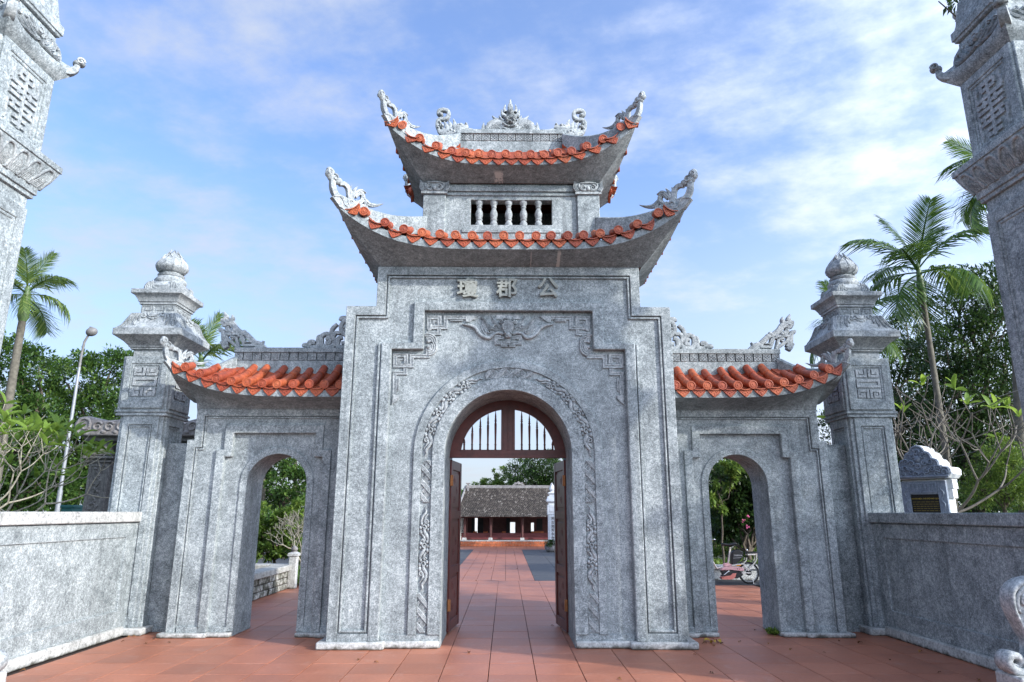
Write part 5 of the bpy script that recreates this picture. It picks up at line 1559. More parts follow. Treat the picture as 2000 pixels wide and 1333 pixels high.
# ------------------------------------------------------------------ foliage tools
def np_mesh(name, V, quads, mat, tri=False):
    """fast mesh from numpy: V (n,3), quads (m,4)"""
    me = bpy.data.meshes.new(name); n = len(V); m = len(quads); k = quads.shape[1]
    me.vertices.add(n); me.vertices.foreach_set('co', np.ascontiguousarray(V, np.float32).ravel())
    me.loops.add(m * k); me.loops.foreach_set('vertex_index', np.ascontiguousarray(quads, np.int32).ravel())
    me.polygons.add(m); me.polygons.foreach_set('loop_start', np.arange(0, m * k, k, dtype=np.int32))
    me.update(calc_edges=True); me.materials.append(mat)
    return me
def leaves(P, N_, size, asp=.42, droop=.0, fold=.25):
    """one folded diamond leaf (2 quads, 6 verts) per point; N_ = outward directions"""
    n = len(P)
    d = N_ + rng.normal(0, .55, (n, 3)); d[:, 2] -= droop; d /= np.linalg.norm(d, axis=1, keepdims=True) + 1e-9
    up = np.array([0, 0, 1.]) + rng.normal(0, .5, (n, 3))
    s = np.cross(d, up); s /= np.linalg.norm(s, axis=1, keepdims=True) + 1e-9
    nn = np.cross(s, d)
    L = (size * rng.uniform(.65, 1.35, n))[:, None]; W = L * asp * .5
    b = P; t = P + d * L - nn * L * .10; m = P + d * L * .45 + nn * L * .04
    l = P + d * L * .42 - s * W + nn * W * fold * 2; r = P + d * L * .42 + s * W + nn * W * fold * 2
    V = np.stack([b, l, t, r, m], 1).reshape(-1, 3)
    o = np.arange(n)[:, None] * 5
    Q = np.concatenate([o + np.array([0, 4, 2, 1]), o + np.array([0, 3, 2, 4])], 0)
    return V, Q
def crown_points(blobs, n, shell=.55):
    """points in a set of clumps (cx,cy,cz,rx,ry,rz); each clump is broken in smaller tufts"""
    vol = np.array([b[3] * b[4] * b[5] for b in blobs]) ** .75; cnt = (n * vol / vol.sum()).astype(int)
    PP, NN = [], []
    for b, c in zip(blobs, cnt):
        c = max(c, 8)
        nt = max(5, c // 45)
        u = rng.normal(0, 1, (nt, 3)); u /= np.linalg.norm(u, axis=1, keepdims=True)
        rad = rng.uniform(shell, 1.0, (nt, 1)) ** .6
        tc = u * rad * np.array(b[3:6])
        idx = rng.integers(0, nt, c)
        tr_ = .30 * (np.mean(b[3:6])) * rng.uniform(.5, 1.2, (nt, 1))
        w = rng.normal(0, 1, (c, 3)); w /= np.linalg.norm(w, axis=1, keepdims=True); w *= rng.uniform(.2, 1, (c, 1)) ** .5
        p = tc[idx] + w * tr_[idx] * np.array([1, 1, .7])
        PP.append(p + np.array(b[:3])); NN.append(u[idx] * .6 + w * .8 + np.array([0, 0, .25]))
    return np.concatenate(PP), np.concatenate(NN)
def limb_path(a, b, wob, n=7):
    a = np.array(a, float); b = np.array(b, float); pts = []
    for i in range(n + 1):
        t = i / n; p = a + (b - a) * t + rng.normal(0, wob, 3) * sin(pi * t)
        pts.append(p)
    return pts
def tree(name, base, blobs, n, size, leaf, bark, label, group=None, r0=.14, asp=.42, droop=0.1, fork=.35, shell=.5, twigs=2, cat='tree'):
    t = thing(name, base, label, cat, group)
    b = MB(); bx = np.array(base, float); C = np.array([[x for x in q[:3]] for q in blobs]); cc = C.mean(0)
    low = min(q[2] - q[5] * .4 for q in blobs); fk = bx + (cc - bx) * 0; fk = np.array([bx[0] + (cc[0] - bx[0]) * .3, bx[1] + (cc[1] - bx[1]) * .3, bx[2] + max(.4, (low - bx[2]) * (.6 + fork))])
    tp = limb_path(bx + [0, 0, -.05], fk, r0 * .35); b.tube(catmull(tp, 2), list(np.linspace(r0 * 1.15, r0 * .75, len(catmull(tp, 2)))), 8)
    for q in blobs:
        e = np.array(q[:3]) + np.array([0, 0, q[5] * .2])
        lp = catmull(limb_path(fk - [0, 0, .1], e, .10 * np.linalg.norm(e - fk) * .5), 2)
        b.tube(lp, list(np.linspace(r0 * .55, r0 * .12, len(lp))), 6)
        for k in range(twigs):
            u = rng.normal(0, 1, 3); u /= np.linalg.norm(u); st = lp[int(len(lp) * rng.uniform(.45, .8))]
            tw = limb_path(st, np.array(q[:3]) + u * np.array(q[3:6]) * .85, .06)
            b.tube(tw, list(np.linspace(r0 * .22, r0 * .05, len(tw))), 5)
    b.build('trunk', bark, t, smooth=60, recalc=False)
    P, N_ = crown_points(blobs, n, shell); V, Q = leaves(P, N_, size, asp, droop)
    o = link('crown', np_mesh('crown', V - np.array(base), Q, leaf), t)
    return t
M['leaf_dark'] = leafmat('leaf_dark', (.014, .034, .010), (.034, .075, .017), (.085, .15, .030), .30)
M['leaf_mid'] = leafmat('leaf_mid', (.024, .062, .014), (.065, .135, .026), (.16, .24, .05), .36)
M['leaf_light'] = leafmat('leaf_light', (.05, .10, .018), (.12, .20, .035), (.26, .34, .07), .42)
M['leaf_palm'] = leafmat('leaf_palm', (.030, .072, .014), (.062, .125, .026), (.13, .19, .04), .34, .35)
M['leaf_palm_lit'] = leafmat('leaf_palm_lit', (.05, .10, .022), (.12, .18, .045), (.26, .31, .09), .38, .35)  # lighter copy of the palm leaf, sunlight put into its colour
M['leaf_big'] = leafmat('leaf_big', (.08, .16, .025), (.20, .31, .05), (.36, .46, .09), .45, .4)
M['bark'] = simple('bark', (.085, .068, .052), .9, .4, 16, .6, bscale=40)
M['bark_shaded'] = simple('shaded_bark', (.135, .12, .10), .85, .35, 12, .5, bscale=30)  # frangipani bark darkened in its colour for the tree standing in shade
M['bark_lit'] = simple('sunlit_twig_bark', (.27, .25, .20), .85, .3, 12)  # lighter frangipani bark, sunlight on the twigs put into the colour
M['palm_stem'] = simple('palm_stem', (.115, .105, .082), .85, .35, 10, .4)
M['crownshaft'] = simple('crownshaft_green', (.085, .14, .045), .45, .25, 6)
M['petal_pink'] = simple('pink_bracts', (.50, .09, .22), .6, .3, 20)

# ------------------------------------------------------------------ palms
def frond_mesh(L, curve, seed, mat, hang=.5):
    """one feather frond in local X (out) Z (up); leaflets droop from the rachis"""
    r = np.random.default_rng(seed); V = []; Q = []
    K = 20; rach = []
    for i in range(K + 1):
        t = i / K; rach.append(np.array([L * (t - .18 * curve * t * t), 0, L * (.55 * t - curve * .62 * t * t)]))
    for i in range(3, K + 1):
        t = i / K; p = rach[i]; tan = rach[i] - rach[i - 1]; tan /= np.linalg.norm(tan)
        for s in (-1, 1):
            for rep in (0, .5):
                if rep and i == K: continue
                pp = p + (rach[min(i + 1, K)] - p) * rep
                ll = L * (.40 * sin(pi * (.12 + .86 * t)) ** .7 + .04) * r.uniform(.8, 1.1)
                w = L * .0125 * r.uniform(.8, 1.2)
                out = np.array([0, s, 0]) * .9 + tan * (.55 + .5 * t) + np.array([0, 0, .15 - .1 * t])
                out /= np.linalg.norm(out)
                nrm = np.cross(tan, out); nrm /= np.linalg.norm(nrm) + 1e-9
                pts = []
                for j in range(4):
                    q = j / 3; pts.append(pp + out * ll * q + np.array([0, 0, -1]) * ll * hang * q * q * r.uniform(.6, 1.6))
                ws = [w * .7, w, w * .75, w * .08]; base = len(V)
                for pt, wj in zip(pts, ws): V += [pt - tan * wj, pt + tan * wj]
                for j in range(3): a = base + 2 * j; Q.append((a, a + 1, a + 3, a + 2))
    base = len(V)
    for i, p in enumerate(rach):
        w = .022 * L * (1 - .8 * i / K)
        V += [p + np.array([0, -w, 0]), p + np.array([0, 0, w * .8]), p + np.array([0, w, 0])]
    for i in range(K):
        a = base + 3 * i; Q += [(a, a + 1, a + 4, a + 3), (a + 1, a + 2, a + 5, a + 4)]
    return np_mesh('frond', np.array(V), np.array(Q), mat)
def palm(base, bend, H, label, L=1.9, n=10, mat=None, r=.10, seed=1, shaft=.9, elev=(1.25, -.35), group='areca palms', az0=0, first=None):
    """base (x,y,z), bend = horizontal offset of the crown"""
    mat = mat or M['leaf_palm']
    t = thing('areca_palm', base, label, 'palm tree', group); b = MB(); K = 26; pts = []; rad = []
    for i in range(K + 1):
        q = i / K; k = q * q * (3 - 2 * q) * .6 + q * .4
        pts.append((base[0] + bend[0] * k, base[1] + bend[1] * k, base[2] + H * q)); rad.append(r * (1.25 - .4 * q) * (1.06 if i % 2 else .98))
    b.tube(pts, rad, 10); b.build('trunk', M['palm_stem'], t, smooth=60)
    top = np.array(pts[-1]); d = np.array(pts[-1]) - np.array(pts[-4]); d /= np.linalg.norm(d)
    c = MB(); c.tube([top - d * .05, top + d * .12, top + d * shaft * .5, top + d * shaft], [r * .9, r * 1.35, r * 1.2, r * .55], 10); c.build('crownshaft', M['crownshaft'], t, smooth=60)
    top = top + d * shaft * .92
    meshes = [frond_mesh(L * s, c_, seed * 10 + i, mat, h_) for i, (s, c_, h_) in enumerate(((1.0, .75, .45), (.95, 1.05, .6), (.85, .35, .2), (1.05, .9, .55)))]
    r_ = np.random.default_rng(seed)
    for i in range(n):
        q = i / (n - 1); el = elev[0] + (elev[1] - elev[0]) * q
        az = az0 + i * 2.399 + r_.uniform(-.25, .25)
        me = meshes[2 if q < .25 else (0 if q < .55 else (3 if i % 2 else 1))]
        o = place('frond', me, t, tuple(top - d * .25 * q * shaft), (0, 0, 0), None)
        # frond's own rise is about 29 degrees: tilt to the wanted elevation
        o.rotation_euler = (Matrix.Rotation(az, 3, 'Z') @ Matrix.Rotation(-(el - .5), 3, 'Y') @ Matrix.Rotation(r_.uniform(-.3, .3), 3, 'X')).to_euler()
    return t
def wpt(px, py, Y): return tuple(float(v) for v in at(px, py, Y=Y))
def palm_at(foot, head, Y, label, **k):
    f = wpt(foot[0], foot[1], Y); h = wpt(head[0], head[1], Y)
    zb = k.pop('zb', -.05); sl_ = (h[0] - f[0]) / max(.1, h[2] - f[2])
    H = h[2] - zb
    return palm((f[0] - sl_ * (f[2] - zb), Y, zb), (sl_ * H, 0), H, label, **k)
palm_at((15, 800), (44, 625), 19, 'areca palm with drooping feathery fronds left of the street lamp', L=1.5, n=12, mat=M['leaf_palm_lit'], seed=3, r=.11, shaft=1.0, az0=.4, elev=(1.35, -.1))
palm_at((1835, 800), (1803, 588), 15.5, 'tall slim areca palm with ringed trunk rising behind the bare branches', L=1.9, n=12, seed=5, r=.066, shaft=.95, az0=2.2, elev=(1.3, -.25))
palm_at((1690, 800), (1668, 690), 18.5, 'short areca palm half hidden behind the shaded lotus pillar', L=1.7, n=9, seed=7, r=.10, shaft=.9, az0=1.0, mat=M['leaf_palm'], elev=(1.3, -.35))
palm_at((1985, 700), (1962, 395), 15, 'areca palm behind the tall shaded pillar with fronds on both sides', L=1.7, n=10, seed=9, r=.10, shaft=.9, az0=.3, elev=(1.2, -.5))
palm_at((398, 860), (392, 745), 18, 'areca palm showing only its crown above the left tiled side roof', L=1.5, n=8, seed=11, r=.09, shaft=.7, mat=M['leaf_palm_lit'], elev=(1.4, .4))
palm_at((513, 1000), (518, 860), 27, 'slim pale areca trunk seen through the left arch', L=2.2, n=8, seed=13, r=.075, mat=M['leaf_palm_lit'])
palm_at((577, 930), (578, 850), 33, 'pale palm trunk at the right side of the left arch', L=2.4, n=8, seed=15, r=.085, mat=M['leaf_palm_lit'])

# ------------------------------------------------------------------ broadleaf trees
def bl(px, py, Y, rx, rz, ry=None): 
    p = wpt(px, py, Y); return (p[0], p[1], p[2], rx, ry or rx, rz)
def gp(px, Y): p = wpt(px, 1000, Y); return (p[0], Y, -.05)
tree('mango_tree', gp(195, 25), [bl(215, 735, 25, 1.3, .9), bl(150, 740, 25, 1.2, .9), bl(110, 800, 25, 1.3, 1.0), bl(185, 815, 25, 1.5, 1.1), bl(240, 800, 24.5, 1.1, .9), bl(140, 880, 25, 1.6, 1.0), bl(215, 900, 25, 1.4, 1.0), bl(80, 930, 24.5, 1.5, .9), bl(180, 955, 25, 1.6, .8), bl(250, 720, 25.5, .9, .7)],
     30000, .15, M['leaf_mid'], M['bark'], 'dense green leafy tree behind the street lamp', 'broadleaf trees beyond the gate', r0=.20, shell=.35)
tree('mango_tree', gp(30, 23), [bl(25, 700, 23, 1.0, .8), bl(75, 720, 23, .9, .7), bl(10, 790, 23, 1.2, 1.0), bl(65, 830, 23, 1.2, .9), bl(20, 900, 23, 1.4, 1.0), bl(80, 950, 23, 1.4, .7), bl(5, 960, 23, 1.2, .8)],
     20000, .145, M['leaf_mid'], M['bark'], 'dense green leafy tree at the left edge behind the palm trunk', 'broadleaf trees beyond the gate', r0=.18, shell=.35)
tree('round_tree', gp(1060, 48), [bl(1025, 925, 48, 1.4, 1.0), bl(1060, 915, 48, 1.5, 1.1), bl(1095, 925, 48, 1.4, 1.1), bl(1040, 945, 48, 1.3, .8), bl(1080, 950, 48, 1.4, .8), bl(1010, 948, 47, .7, .6)],
     15000, .16, M['leaf_dark'], M['bark'], 'dark rounded tree rising behind the right part of the hall roof', 'broadleaf trees beyond the gate', r0=.2, shell=.4)
tree('young_tree', gp(975, 50), [bl(975, 925, 50, .55, .7), bl(985, 940, 50, .7, .6), bl(955, 945, 50, .7, .5), bl(938, 948, 50, .7, .35), bl(968, 950, 50, .9, .4)],
     3200, .17, M['leaf_light'], M['bark'], 'thin pale green tree rising above the hall ridge', 'broadleaf trees beyond the gate', r0=.09, shell=.3)
tree('bushy_tree', gp(900, 46), [bl(898, 965, 46, .7, .5), bl(910, 972, 46, .6, .4)], 1500, .2, M['leaf_mid'], M['bark'], 'low green tree beside the left end of the hall', 'broadleaf trees beyond the gate', r0=.1)
# big dark trees on the right
tree('bamboo_tree', gp(1900, 22), [bl(1880, 600, 22, 1.3, 1.0), bl(1930, 560, 22, 1.2, 1.1), bl(1965, 600, 22, 1.4, 1.4), bl(1900, 680, 22, 1.6, 1.2), bl(1850, 690, 22, 1.2, 1.0), bl(1960, 720, 22, 1.6, 1.4), bl(1900, 780, 22, 1.7, 1.2), bl(1840, 790, 22, 1.5, 1.1), bl(1960, 840, 22, 1.7, 1.2), bl(1890, 880, 22, 1.7, 1.0), bl(1820, 900, 22, 1.6, 1.0), bl(1990, 900, 22, 1.5, 1.0), bl(1900, 960, 22, 1.8, .8)],
     42000, .15, M['leaf_dark'], M['bark'], 'massive dark tree filling the right side behind the tall palm', 'broadleaf trees beyond the gate', r0=.25, shell=.25, asp=.34)
tree('bamboo_tree', gp(1760, 25), [bl(1770, 640, 25, 1.0, .7), bl(1740, 700, 25, 1.2, .9), bl(1790, 700, 25, 1.2, 1.0), bl(1760, 780, 25, 1.5, 1.1), bl(1800, 830, 25, 1.5, 1.1), bl(1740, 860, 25, 1.5, 1.1), bl(1790, 930, 25, 1.7, 1.0), bl(1720, 950, 25, 1.4, .9), bl(1650, 850, 25, 1.2, 1.2), bl(1620, 930, 25, 1.3, .9)],
     24000, .15, M['leaf_dark'], M['bark'], 'dark leafy tree between the shaded lotus pillar and the tall palm', 'broadleaf trees beyond the gate', r0=.2, shell=.3, asp=.36)
# leafy tree overhanging from outside the right edge, its branch tips at the very top right
tree('tall_tree', (9.6, 7.0, -.05), [(9.5, 7.2, 4.3, 1.5, 1.5, 1.0), (10.3, 6.2, 5.4, 1.5, 1.5, 1.1), (9.0, 8.3, 5.5, 1.1, 1.2, .8), (10.2, 8.0, 6.4, 1.4, 1.4, 1.0), (9.3, 6.2, 3.3, 1.1, 1.2, .8), wpt(1866, -6, 10.0) + (.30, .28, .14)],
     11000, .15, M['leaf_dark'], M['bark'], 'tall tree whose branch tips hang into the top right corner', None, r0=.2, shell=.3, asp=.36)
# through the left arch
tree('garden_tree', gp(560, 27), [bl(530, 915, 28, 1.0, .6), bl(580, 905, 28, 1.0, .7), bl(560, 945, 27, 1.1, .6), bl(600, 950, 27, .9, .8), bl(500, 920, 28, .6, .5), bl(540, 975, 28, .9, .35), bl(595, 985, 26, .7, .4)],
     6500, .17, M['leaf_mid'], M['bark'], 'garden tree with hanging branches seen through the left arch', 'garden trees behind the gate', r0=.10, shell=.35)
tree('garden_bush', gp(545, 21), [bl(525, 1010, 21, .55, .4), bl(560, 1020, 21, .55, .5), bl(500, 1040, 21, .5, .4), bl(590, 1010, 21, .5, .5), bl(540, 1060, 21, .6, .35), bl(515, 1080, 20.5, .5, .25), bl(580, 1075, 21, .6, .3), bl(490, 1075, 20.5, .35, .3)],
     6500, .125, M['leaf_light'], M['bark'], 'bright green bush over the planter wall in the left arch', 'garden shrubs behind the gate', r0=.05, shell=.35, asp=.5, cat='bush')
# through the right arch
tree('bougainvillea', gp(1455, 19.6), [bl(1430, 925, 19.6, .7, .35), bl(1470, 940, 19.6, .7, .4), bl(1420, 970, 19.6, .55, .4), bl(1460, 985, 19.8, .8, .4), bl(1495, 975, 19.6, .5, .45), bl(1435, 1015, 19.8, .7, .3), bl(1480, 1015, 19.8, .6, .3), bl(1410, 1035, 20.2, .5, .3), bl(1500, 1040, 20.2, .4, .3), bl(1440, 960, 20.4, .9, .6)],
     15000, .12, M['leaf_dark'], M['bark'], 'dark bougainvillea tree with a forked trunk behind the electric bike', 'garden trees behind the gate', r0=.085, shell=.35, asp=.55, fork=.1)
tree('hibiscus', gp(1405, 18.9), [bl(1408, 930, 18.9, .35, .3), bl(1435, 915, 18.9, .45, .22), bl(1400, 985, 18.9, .3, .35)],
     900, .15, M['leaf_light'], M['bark'], 'yellow green leafy branches at the upper left of the right arch', 'garden shrubs behind the gate', r0=.03, shell=.3, asp=.55, cat='bush')
tree('hedge', gp(1450, 21.0), [bl(1400, 1085, 21, .5, .28), bl(1440, 1080, 21, .6, .25), bl(1485, 1085, 21, .6, .3), bl(1520, 1080, 21, .5, .3), bl(1380, 1060, 21.4, .5, .3)],
     5000, .085, M['leaf_light'], M['bark'], 'clipped low green hedge behind the electric bike', 'garden shrubs behind the gate', r0=.03, shell=.3, cat='hedge')
tree('garden_tree', gp(1480, 30), [bl(1400, 900, 30, 1.6, 1.4), bl(1460, 940, 30, 1.8, 1.4), bl(1520, 900, 30, 1.6, 1.4), bl(1430, 1020, 30, 1.8, 1.0), bl(1500, 1030, 30, 1.8, 1.0), bl(1390, 1000, 30, 1.5, 1.2), bl(1450, 1070, 30, 2.6, .7)],
     16000, .2, M['leaf_dark'], M['bark'], 'dark tree closing the view behind the bougainvillea', 'garden trees behind the gate', r0=.15, shell=.3)
fl = MB()
for px, py in ((1437, 897), (1483, 963), (1478, 967), (1461, 1009), (1453, 1018), (1460, 1030)):
    w = wpt(px, py, 19.0)
    for k in range(4): fl.blob(w[0] + random.uniform(-.05, .05), w[2] + random.uniform(-.04, .04), .028, .022, lambda u, v, h, y_=w[1] + random.uniform(-.05, .05): (u, y_ - h, v), .02, random.uniform(0, 3), 6, 2, full=True)
bg_ = [o for o in COL.objects if o.name.startswith('bougainvillea')][0]
tag(fl.build('flower', M['petal_pink'], bg_), kind='stuff')
# juniper at the lower right
tree('juniper_bush', gp(1962, 14.5), [bl(1960, 885, 14.5, .42, .30), bl(1930, 915, 14.5, .40, .32), bl(1985, 905, 14.5, .45, .38), bl(1950, 950, 14.5, .6, .35), bl(1915, 960, 14.5, .35, .3), bl(1990, 960, 14.5, .5, .35)],
     14000, .065, M['leaf_light'], M['bark'], 'bright green juniper bush beside the tall shaded pillar', None, r0=.05, shell=.35, asp=.3, cat='bush')

# ------------------------------------------------------------------ frangipani with bare forking branches
def frangipani(base, H, spread, label, seed, nleaf, bark=None, thick=.075):
    t = thing('frangipani_tree', base, label, 'tree', 'bare frangipani trees'); r = np.random.default_rng(seed); b = MB(); tips = []
    def grow(p, d, L, rad, lev):
        p = np.array(p, float); d = d / np.linalg.norm(d); pts = [p]; dd = d.copy()
        for i in range(4):
            dd = dd + np.array([0, 0, .13]) + r.normal(0, .06, 3); dd /= np.linalg.norm(dd); pts.append(pts[-1] + dd * L / 4)
        b.tube(catmull(pts, 2), list(np.linspace(rad, rad * .74, len(catmull(pts, 2)))), 7)
        if lev == 0: tips.append((pts[-1], dd)); return
        k = 3 if r.uniform() < .4 else 2; a0 = r.uniform(0, 6.28)
        for i in range(k):
            a = a0 + i * 2 * pi / k + r.uniform(-.4, .4); u = np.array([cos(a), sin(a), 0]); u -= dd * (u @ dd); u /= np.linalg.norm(u) + 1e-9
            grow(pts[-1], dd * .75 + u * spread * r.uniform(.75, 1.15), L * r.uniform(.70, .9), rad * .70, lev - 1)
    nb = 4
    b.tube([np.array(base) - [0, 0, .1], np.array(base) + [.0, 0, H * .12], np.array(base) + [.03, 0, H * .2]], [thick * 1.6, thick * 1.3, thick * 1.15], 9)
    for i in range(nb):
        a = i * 2 * pi / nb + r.uniform(-.4, .4)
        grow(np.array(base) + [.02, 0, H * .19], np.array([cos(a) * .85, sin(a) * .85, .75]), H * .27, thick * .85, 4)
    b.build('branches', bark or M['bark_shaded'], t, smooth=60, recalc=False)
    lf = bpy.data.meshes.new('leaf'); V = []; F = []; n = 7
    for i in range(n + 1):
        q = i / n; w = .042 * sin(pi * (q * .92 + .04)) ** .8; x = .30 * q; z = .05 * sin(pi * q * .8) - .03 * q
        V += [(x, -w, z + .012), (x, 0, z), (x, w, z + .012)]
    for i in range(n):
        for k in range(2): a = 3 * i + k; F.append((a, a + 1, a + 4, a + 3))
    lf.from_pydata(V, [], F); lf.materials.append(M['leaf_big']); lf.polygons.foreach_set('use_smooth', [True] * len(F))
    r.shuffle(tips)
    for (p, d) in tips[:nleaf]:
        for k in range(r.integers(3, 7)):
            s = r.uniform(.7, 1.15)
            place('leaf', lf, t, tuple(p), (r.uniform(-.6, .6), -r.uniform(-.2, 1.1), r.uniform(0, 6.28)), (s, s, s))
    return t
frangipani(wpt(1835, 1000, 13.6)[:2] + (.1,), 3.9, .85, 'bare frangipani with forked grey branches behind the plaque stone', 4, 16, thick=.046)
frangipani(wpt(-40, 1000, 11.5)[:2] + (0,), 3.3, .9, 'bare frangipani reaching in from the left edge with a few bright leaves', 8, 110, M['bark_lit'], thick=.036)
frangipani(wpt(590, 1060, 20)[:2] + (0,), 1.7, .9, 'small bare frangipani above the planter post in the left arch', 12, 2, M['bark_lit'], thick=.03)

# ------------------------------------------------------------------ street lamp, white pole, wires
M['steel'] = simple('galvanised_steel', (.27, .285, .30), .45, .1, 8, metal=.3)
M['lampgrey'] = simple('lamp_grey', (.16, .155, .15), .5, .2, 8)
def street_lamp():
    Y = 18.0; f = wpt(112, 1000, Y); j = wpt(155, 718, Y); k = wpt(165, 668, Y); h = wpt(176, 650, Y)
    sl_ = (j[0] - f[0]) / (j[2] - f[2]); base = (f[0] - sl_ * f[2], Y, 0)
    t = thing('street_lamp', base, 'slim leaning steel street lamp with a dark round head', 'street lamp')
    m_ = wpt(118, 958, Y)
    MB().tube([base, m_], [.062, .058], 12).build('lower_pole', M['steel'], t, smooth=50)
    MB().tube([m_, j], [.045, .036], 12).build('upper_pole', M['steel'], t, smooth=50)
    MB().tube([j, ((j[0] + k[0]) / 2 - .01, Y, (j[2] + k[2]) / 2), k, h], [.032, .03, .03, .028], 10).build('bracket_arm', M['lampgrey'], t, smooth=50)
    b = MB(); m = lambda u, v, hh: (h[0] + .02 + u, Y + hh, h[2] + v)
    b.blob(.02, .02, .15, .12, m, .13, .35, 14, 5, full=True); b.box(h[0] - .03, h[0] + .03, Y - .03, Y + .03, h[2] + .10, h[2] + .16)
    b.build('lamp_head', M['lampgrey'], t, smooth=60)
street_lamp()
def white_pole():
    Y = 10.6; a = wpt(1885, 110, Y); c = wpt(1868, 42, Y)
    t = thing('flag_pole', (a[0] + .0, Y, 0), 'thin white pole with a round finial behind the tall shaded pillar', 'pole')
    MB().tube([(a[0], Y, 0), (a[0], Y, c[2])], [.035, .032], 10).build('shaft', M['white'], t, smooth=50)
    MB().lathe((a[0], Y, c[2]), [(.03, 0), (.055, .02), (.045, .05), (.06, .07), (.085, .12), (.075, .18), (.03, .21), (.005, .22)], 14).build('finial', M['plinth'], t, smooth=50)
white_pole()
for (a, b_, Y, lb) in (((1560, 880), (2020, 752), 16.0, 'thin overhead wire crossing the dark trees, upper of two'), ((1800, 905), (2020, 838), 16.5, 'thin overhead wire crossing the dark trees, lower of two')):
    p, q = np.array(wpt(*a, Y)), np.array(wpt(*b_, Y - 2)); pts = []
    for i in range(13):
        t_ = i / 12; w = p + (q - p) * t_; w[2] -= .10 * sin(pi * t_); pts.append(w)
    tag(MB().tube(pts, .007, 5).build('wire', M['lampgrey'], smooth=50), lb, 'wire')

# ------------------------------------------------------------------ dark stone screen wall beyond the left pillar
M['darkstone'] = stone('dark_blue_stone', (.07, .07, .072), (.165, .165, .165), (.30, .295, .29), grain=30)
def screen_wall():
    Y = 13.6; x0 = wpt(172, 1000, Y)[0]; x1 = wpt(392, 1000, Y)[0]; zt = wpt(180, 862, Y)[2]
    t = thing('screen_wall', ((x0 + x1) / 2, Y, 0), 'dark carved stone screen wall with a scroll-ended stone roof behind the left pillar', 'screen wall')
    ds = M['darkstone']; bld = lambda b, n, par=t, bev=.008, **k: b.build(n, ds, par, bevel=bev, **k)
    for sx, (a, c) in ((-1, (x0, x0 + .40)), (1, (x1 - .40, x1))):
        p = bld(MB().box(a, c, Y - .2, Y + .2, 0, zt - .42), 'post')
        m = front(Y - .2); b = MB()
        b.band([(a + .02, .3), (a + .02, zt - .45), (c - .02, zt - .45), (c - .02, .3)], [(a + .07, .35), (a + .07, zt - .5), (c - .07, zt - .5), (c - .07, .35)], m, -.01, .02, closed=True)
        bld(b, 'border', p)
        b = MB(); xm = (a + c) / 2; z = .5; i = 0
        while z < zt - .65:
            s_ = 1 if i % 2 else -1
            b.ribbon([(xm - .03 * s_, z, .014), (xm + .05 * s_, z + .10, .016), (xm - .02 * s_, z + .22, .012)], m, .025)
            for kx, kz, rr in ((.05, .12, .05), (-.04, .17, .045), (.02, .22, .04), (-.06, .07, .04)): b.blob(xm + kx * s_, z + kz, rr, rr * .6, m, .03, .6 * s_ + kx * 9)
            z += .235; i += 1
        bld(b, 'flower_carving', p, 0, smooth=50)
        for z0_, e in ((zt - .43, .05), (zt - .36, .09), (zt - .29, .06)): bld(MB().box(a - e, c + e, Y - .2 - e, Y + .2 + e, z0_, z0_ + .055), 'post_cap')
        bld(MB().box(a + .05, c - .05, Y - .16, Y + .16, zt - .23, zt - .02), 'bracket_block')
    bld(MB().box(x0 + .4, x1 - .4, Y - .06, Y + .1, 0, zt - .1), 'panel')
    bld(MB().box(x0 - .12, x1 + .12, Y - .26, Y + .26, zt - .02, zt + .10), 'lintel')
    b = MB(); m = lambda u, v, h: (u, Y + h, v)
    xa, xb = x0 - .28, x1 + .28
    prof = [(xa + .12, zt + .06), (xa, zt + .16), (xa - .02, zt + .30), (xa + .06, zt + .42), (xa + .24, zt + .45), (xa + .40, zt + .40), (xa + .55, zt + .36), ((xa + xb) / 2, zt + .42), (xb - .55, zt + .36), (xb - .40, zt + .40), (xb - .24, zt + .45), (xb - .06, zt + .42), (xb + .02, zt + .30), (xb, zt + .16), (xb - .12, zt + .06)]
    b.prism(prof, m, -.38, .38); rf = b.build('stone_roof', M['darkstone2'], t, bevel=.03)
    b = MB(); m = front(Y - .375)
    for i in range(9):
        x = xa + .45 + i * (xb - xa - .9) / 8; b.curl(x, zt + .24, .10, m, .04, .022, a0=.5, turns=1.3); b.blob(x + .12, zt + .14, .06, .04, m, .03)
    for xx, s_ in ((xa + .2, 1), (xb - .2, -1)): b.curl(xx, zt + .27, .15, m, .04, .03, a0=pi, turns=1.2, ccw=-s_)
    b.build('roof_carving', M['darkstone2'], rf, smooth=50)
M['darkstone2'] = stone('weathered_roof_stone', (.10, .095, .095), (.21, .20, .20), (.36, .35, .34), grain=22)
screen_wall()
# teal crate behind the wall
def teal_bin():
    Y = 14.2; p = wpt(136, 990, Y); q = wpt(158, 990, Y)
    t = thing('teal_bin', ((p[0] + q[0]) / 2, Y, 0), 'teal plastic bin showing its rim above the left wall', 'bin')
    z = p[2] + .03; a, c = p[0], q[0]
    MB().sqloft(((a + c) / 2, Y, 0), [((c - a) * .40, .22, 0), ((c - a) * .5, .26, z - .06)]).build('body', M['teal'], t, bevel=.01)
    MB().box(a - .02, c + .02, Y - .28, Y + .28, z - .06, z).build('lid', M['teal'], t, bevel=.012)
M['teal'] = simple('teal_plastic', (.02, .13, .13), .4, .1, 8)
teal_bin()
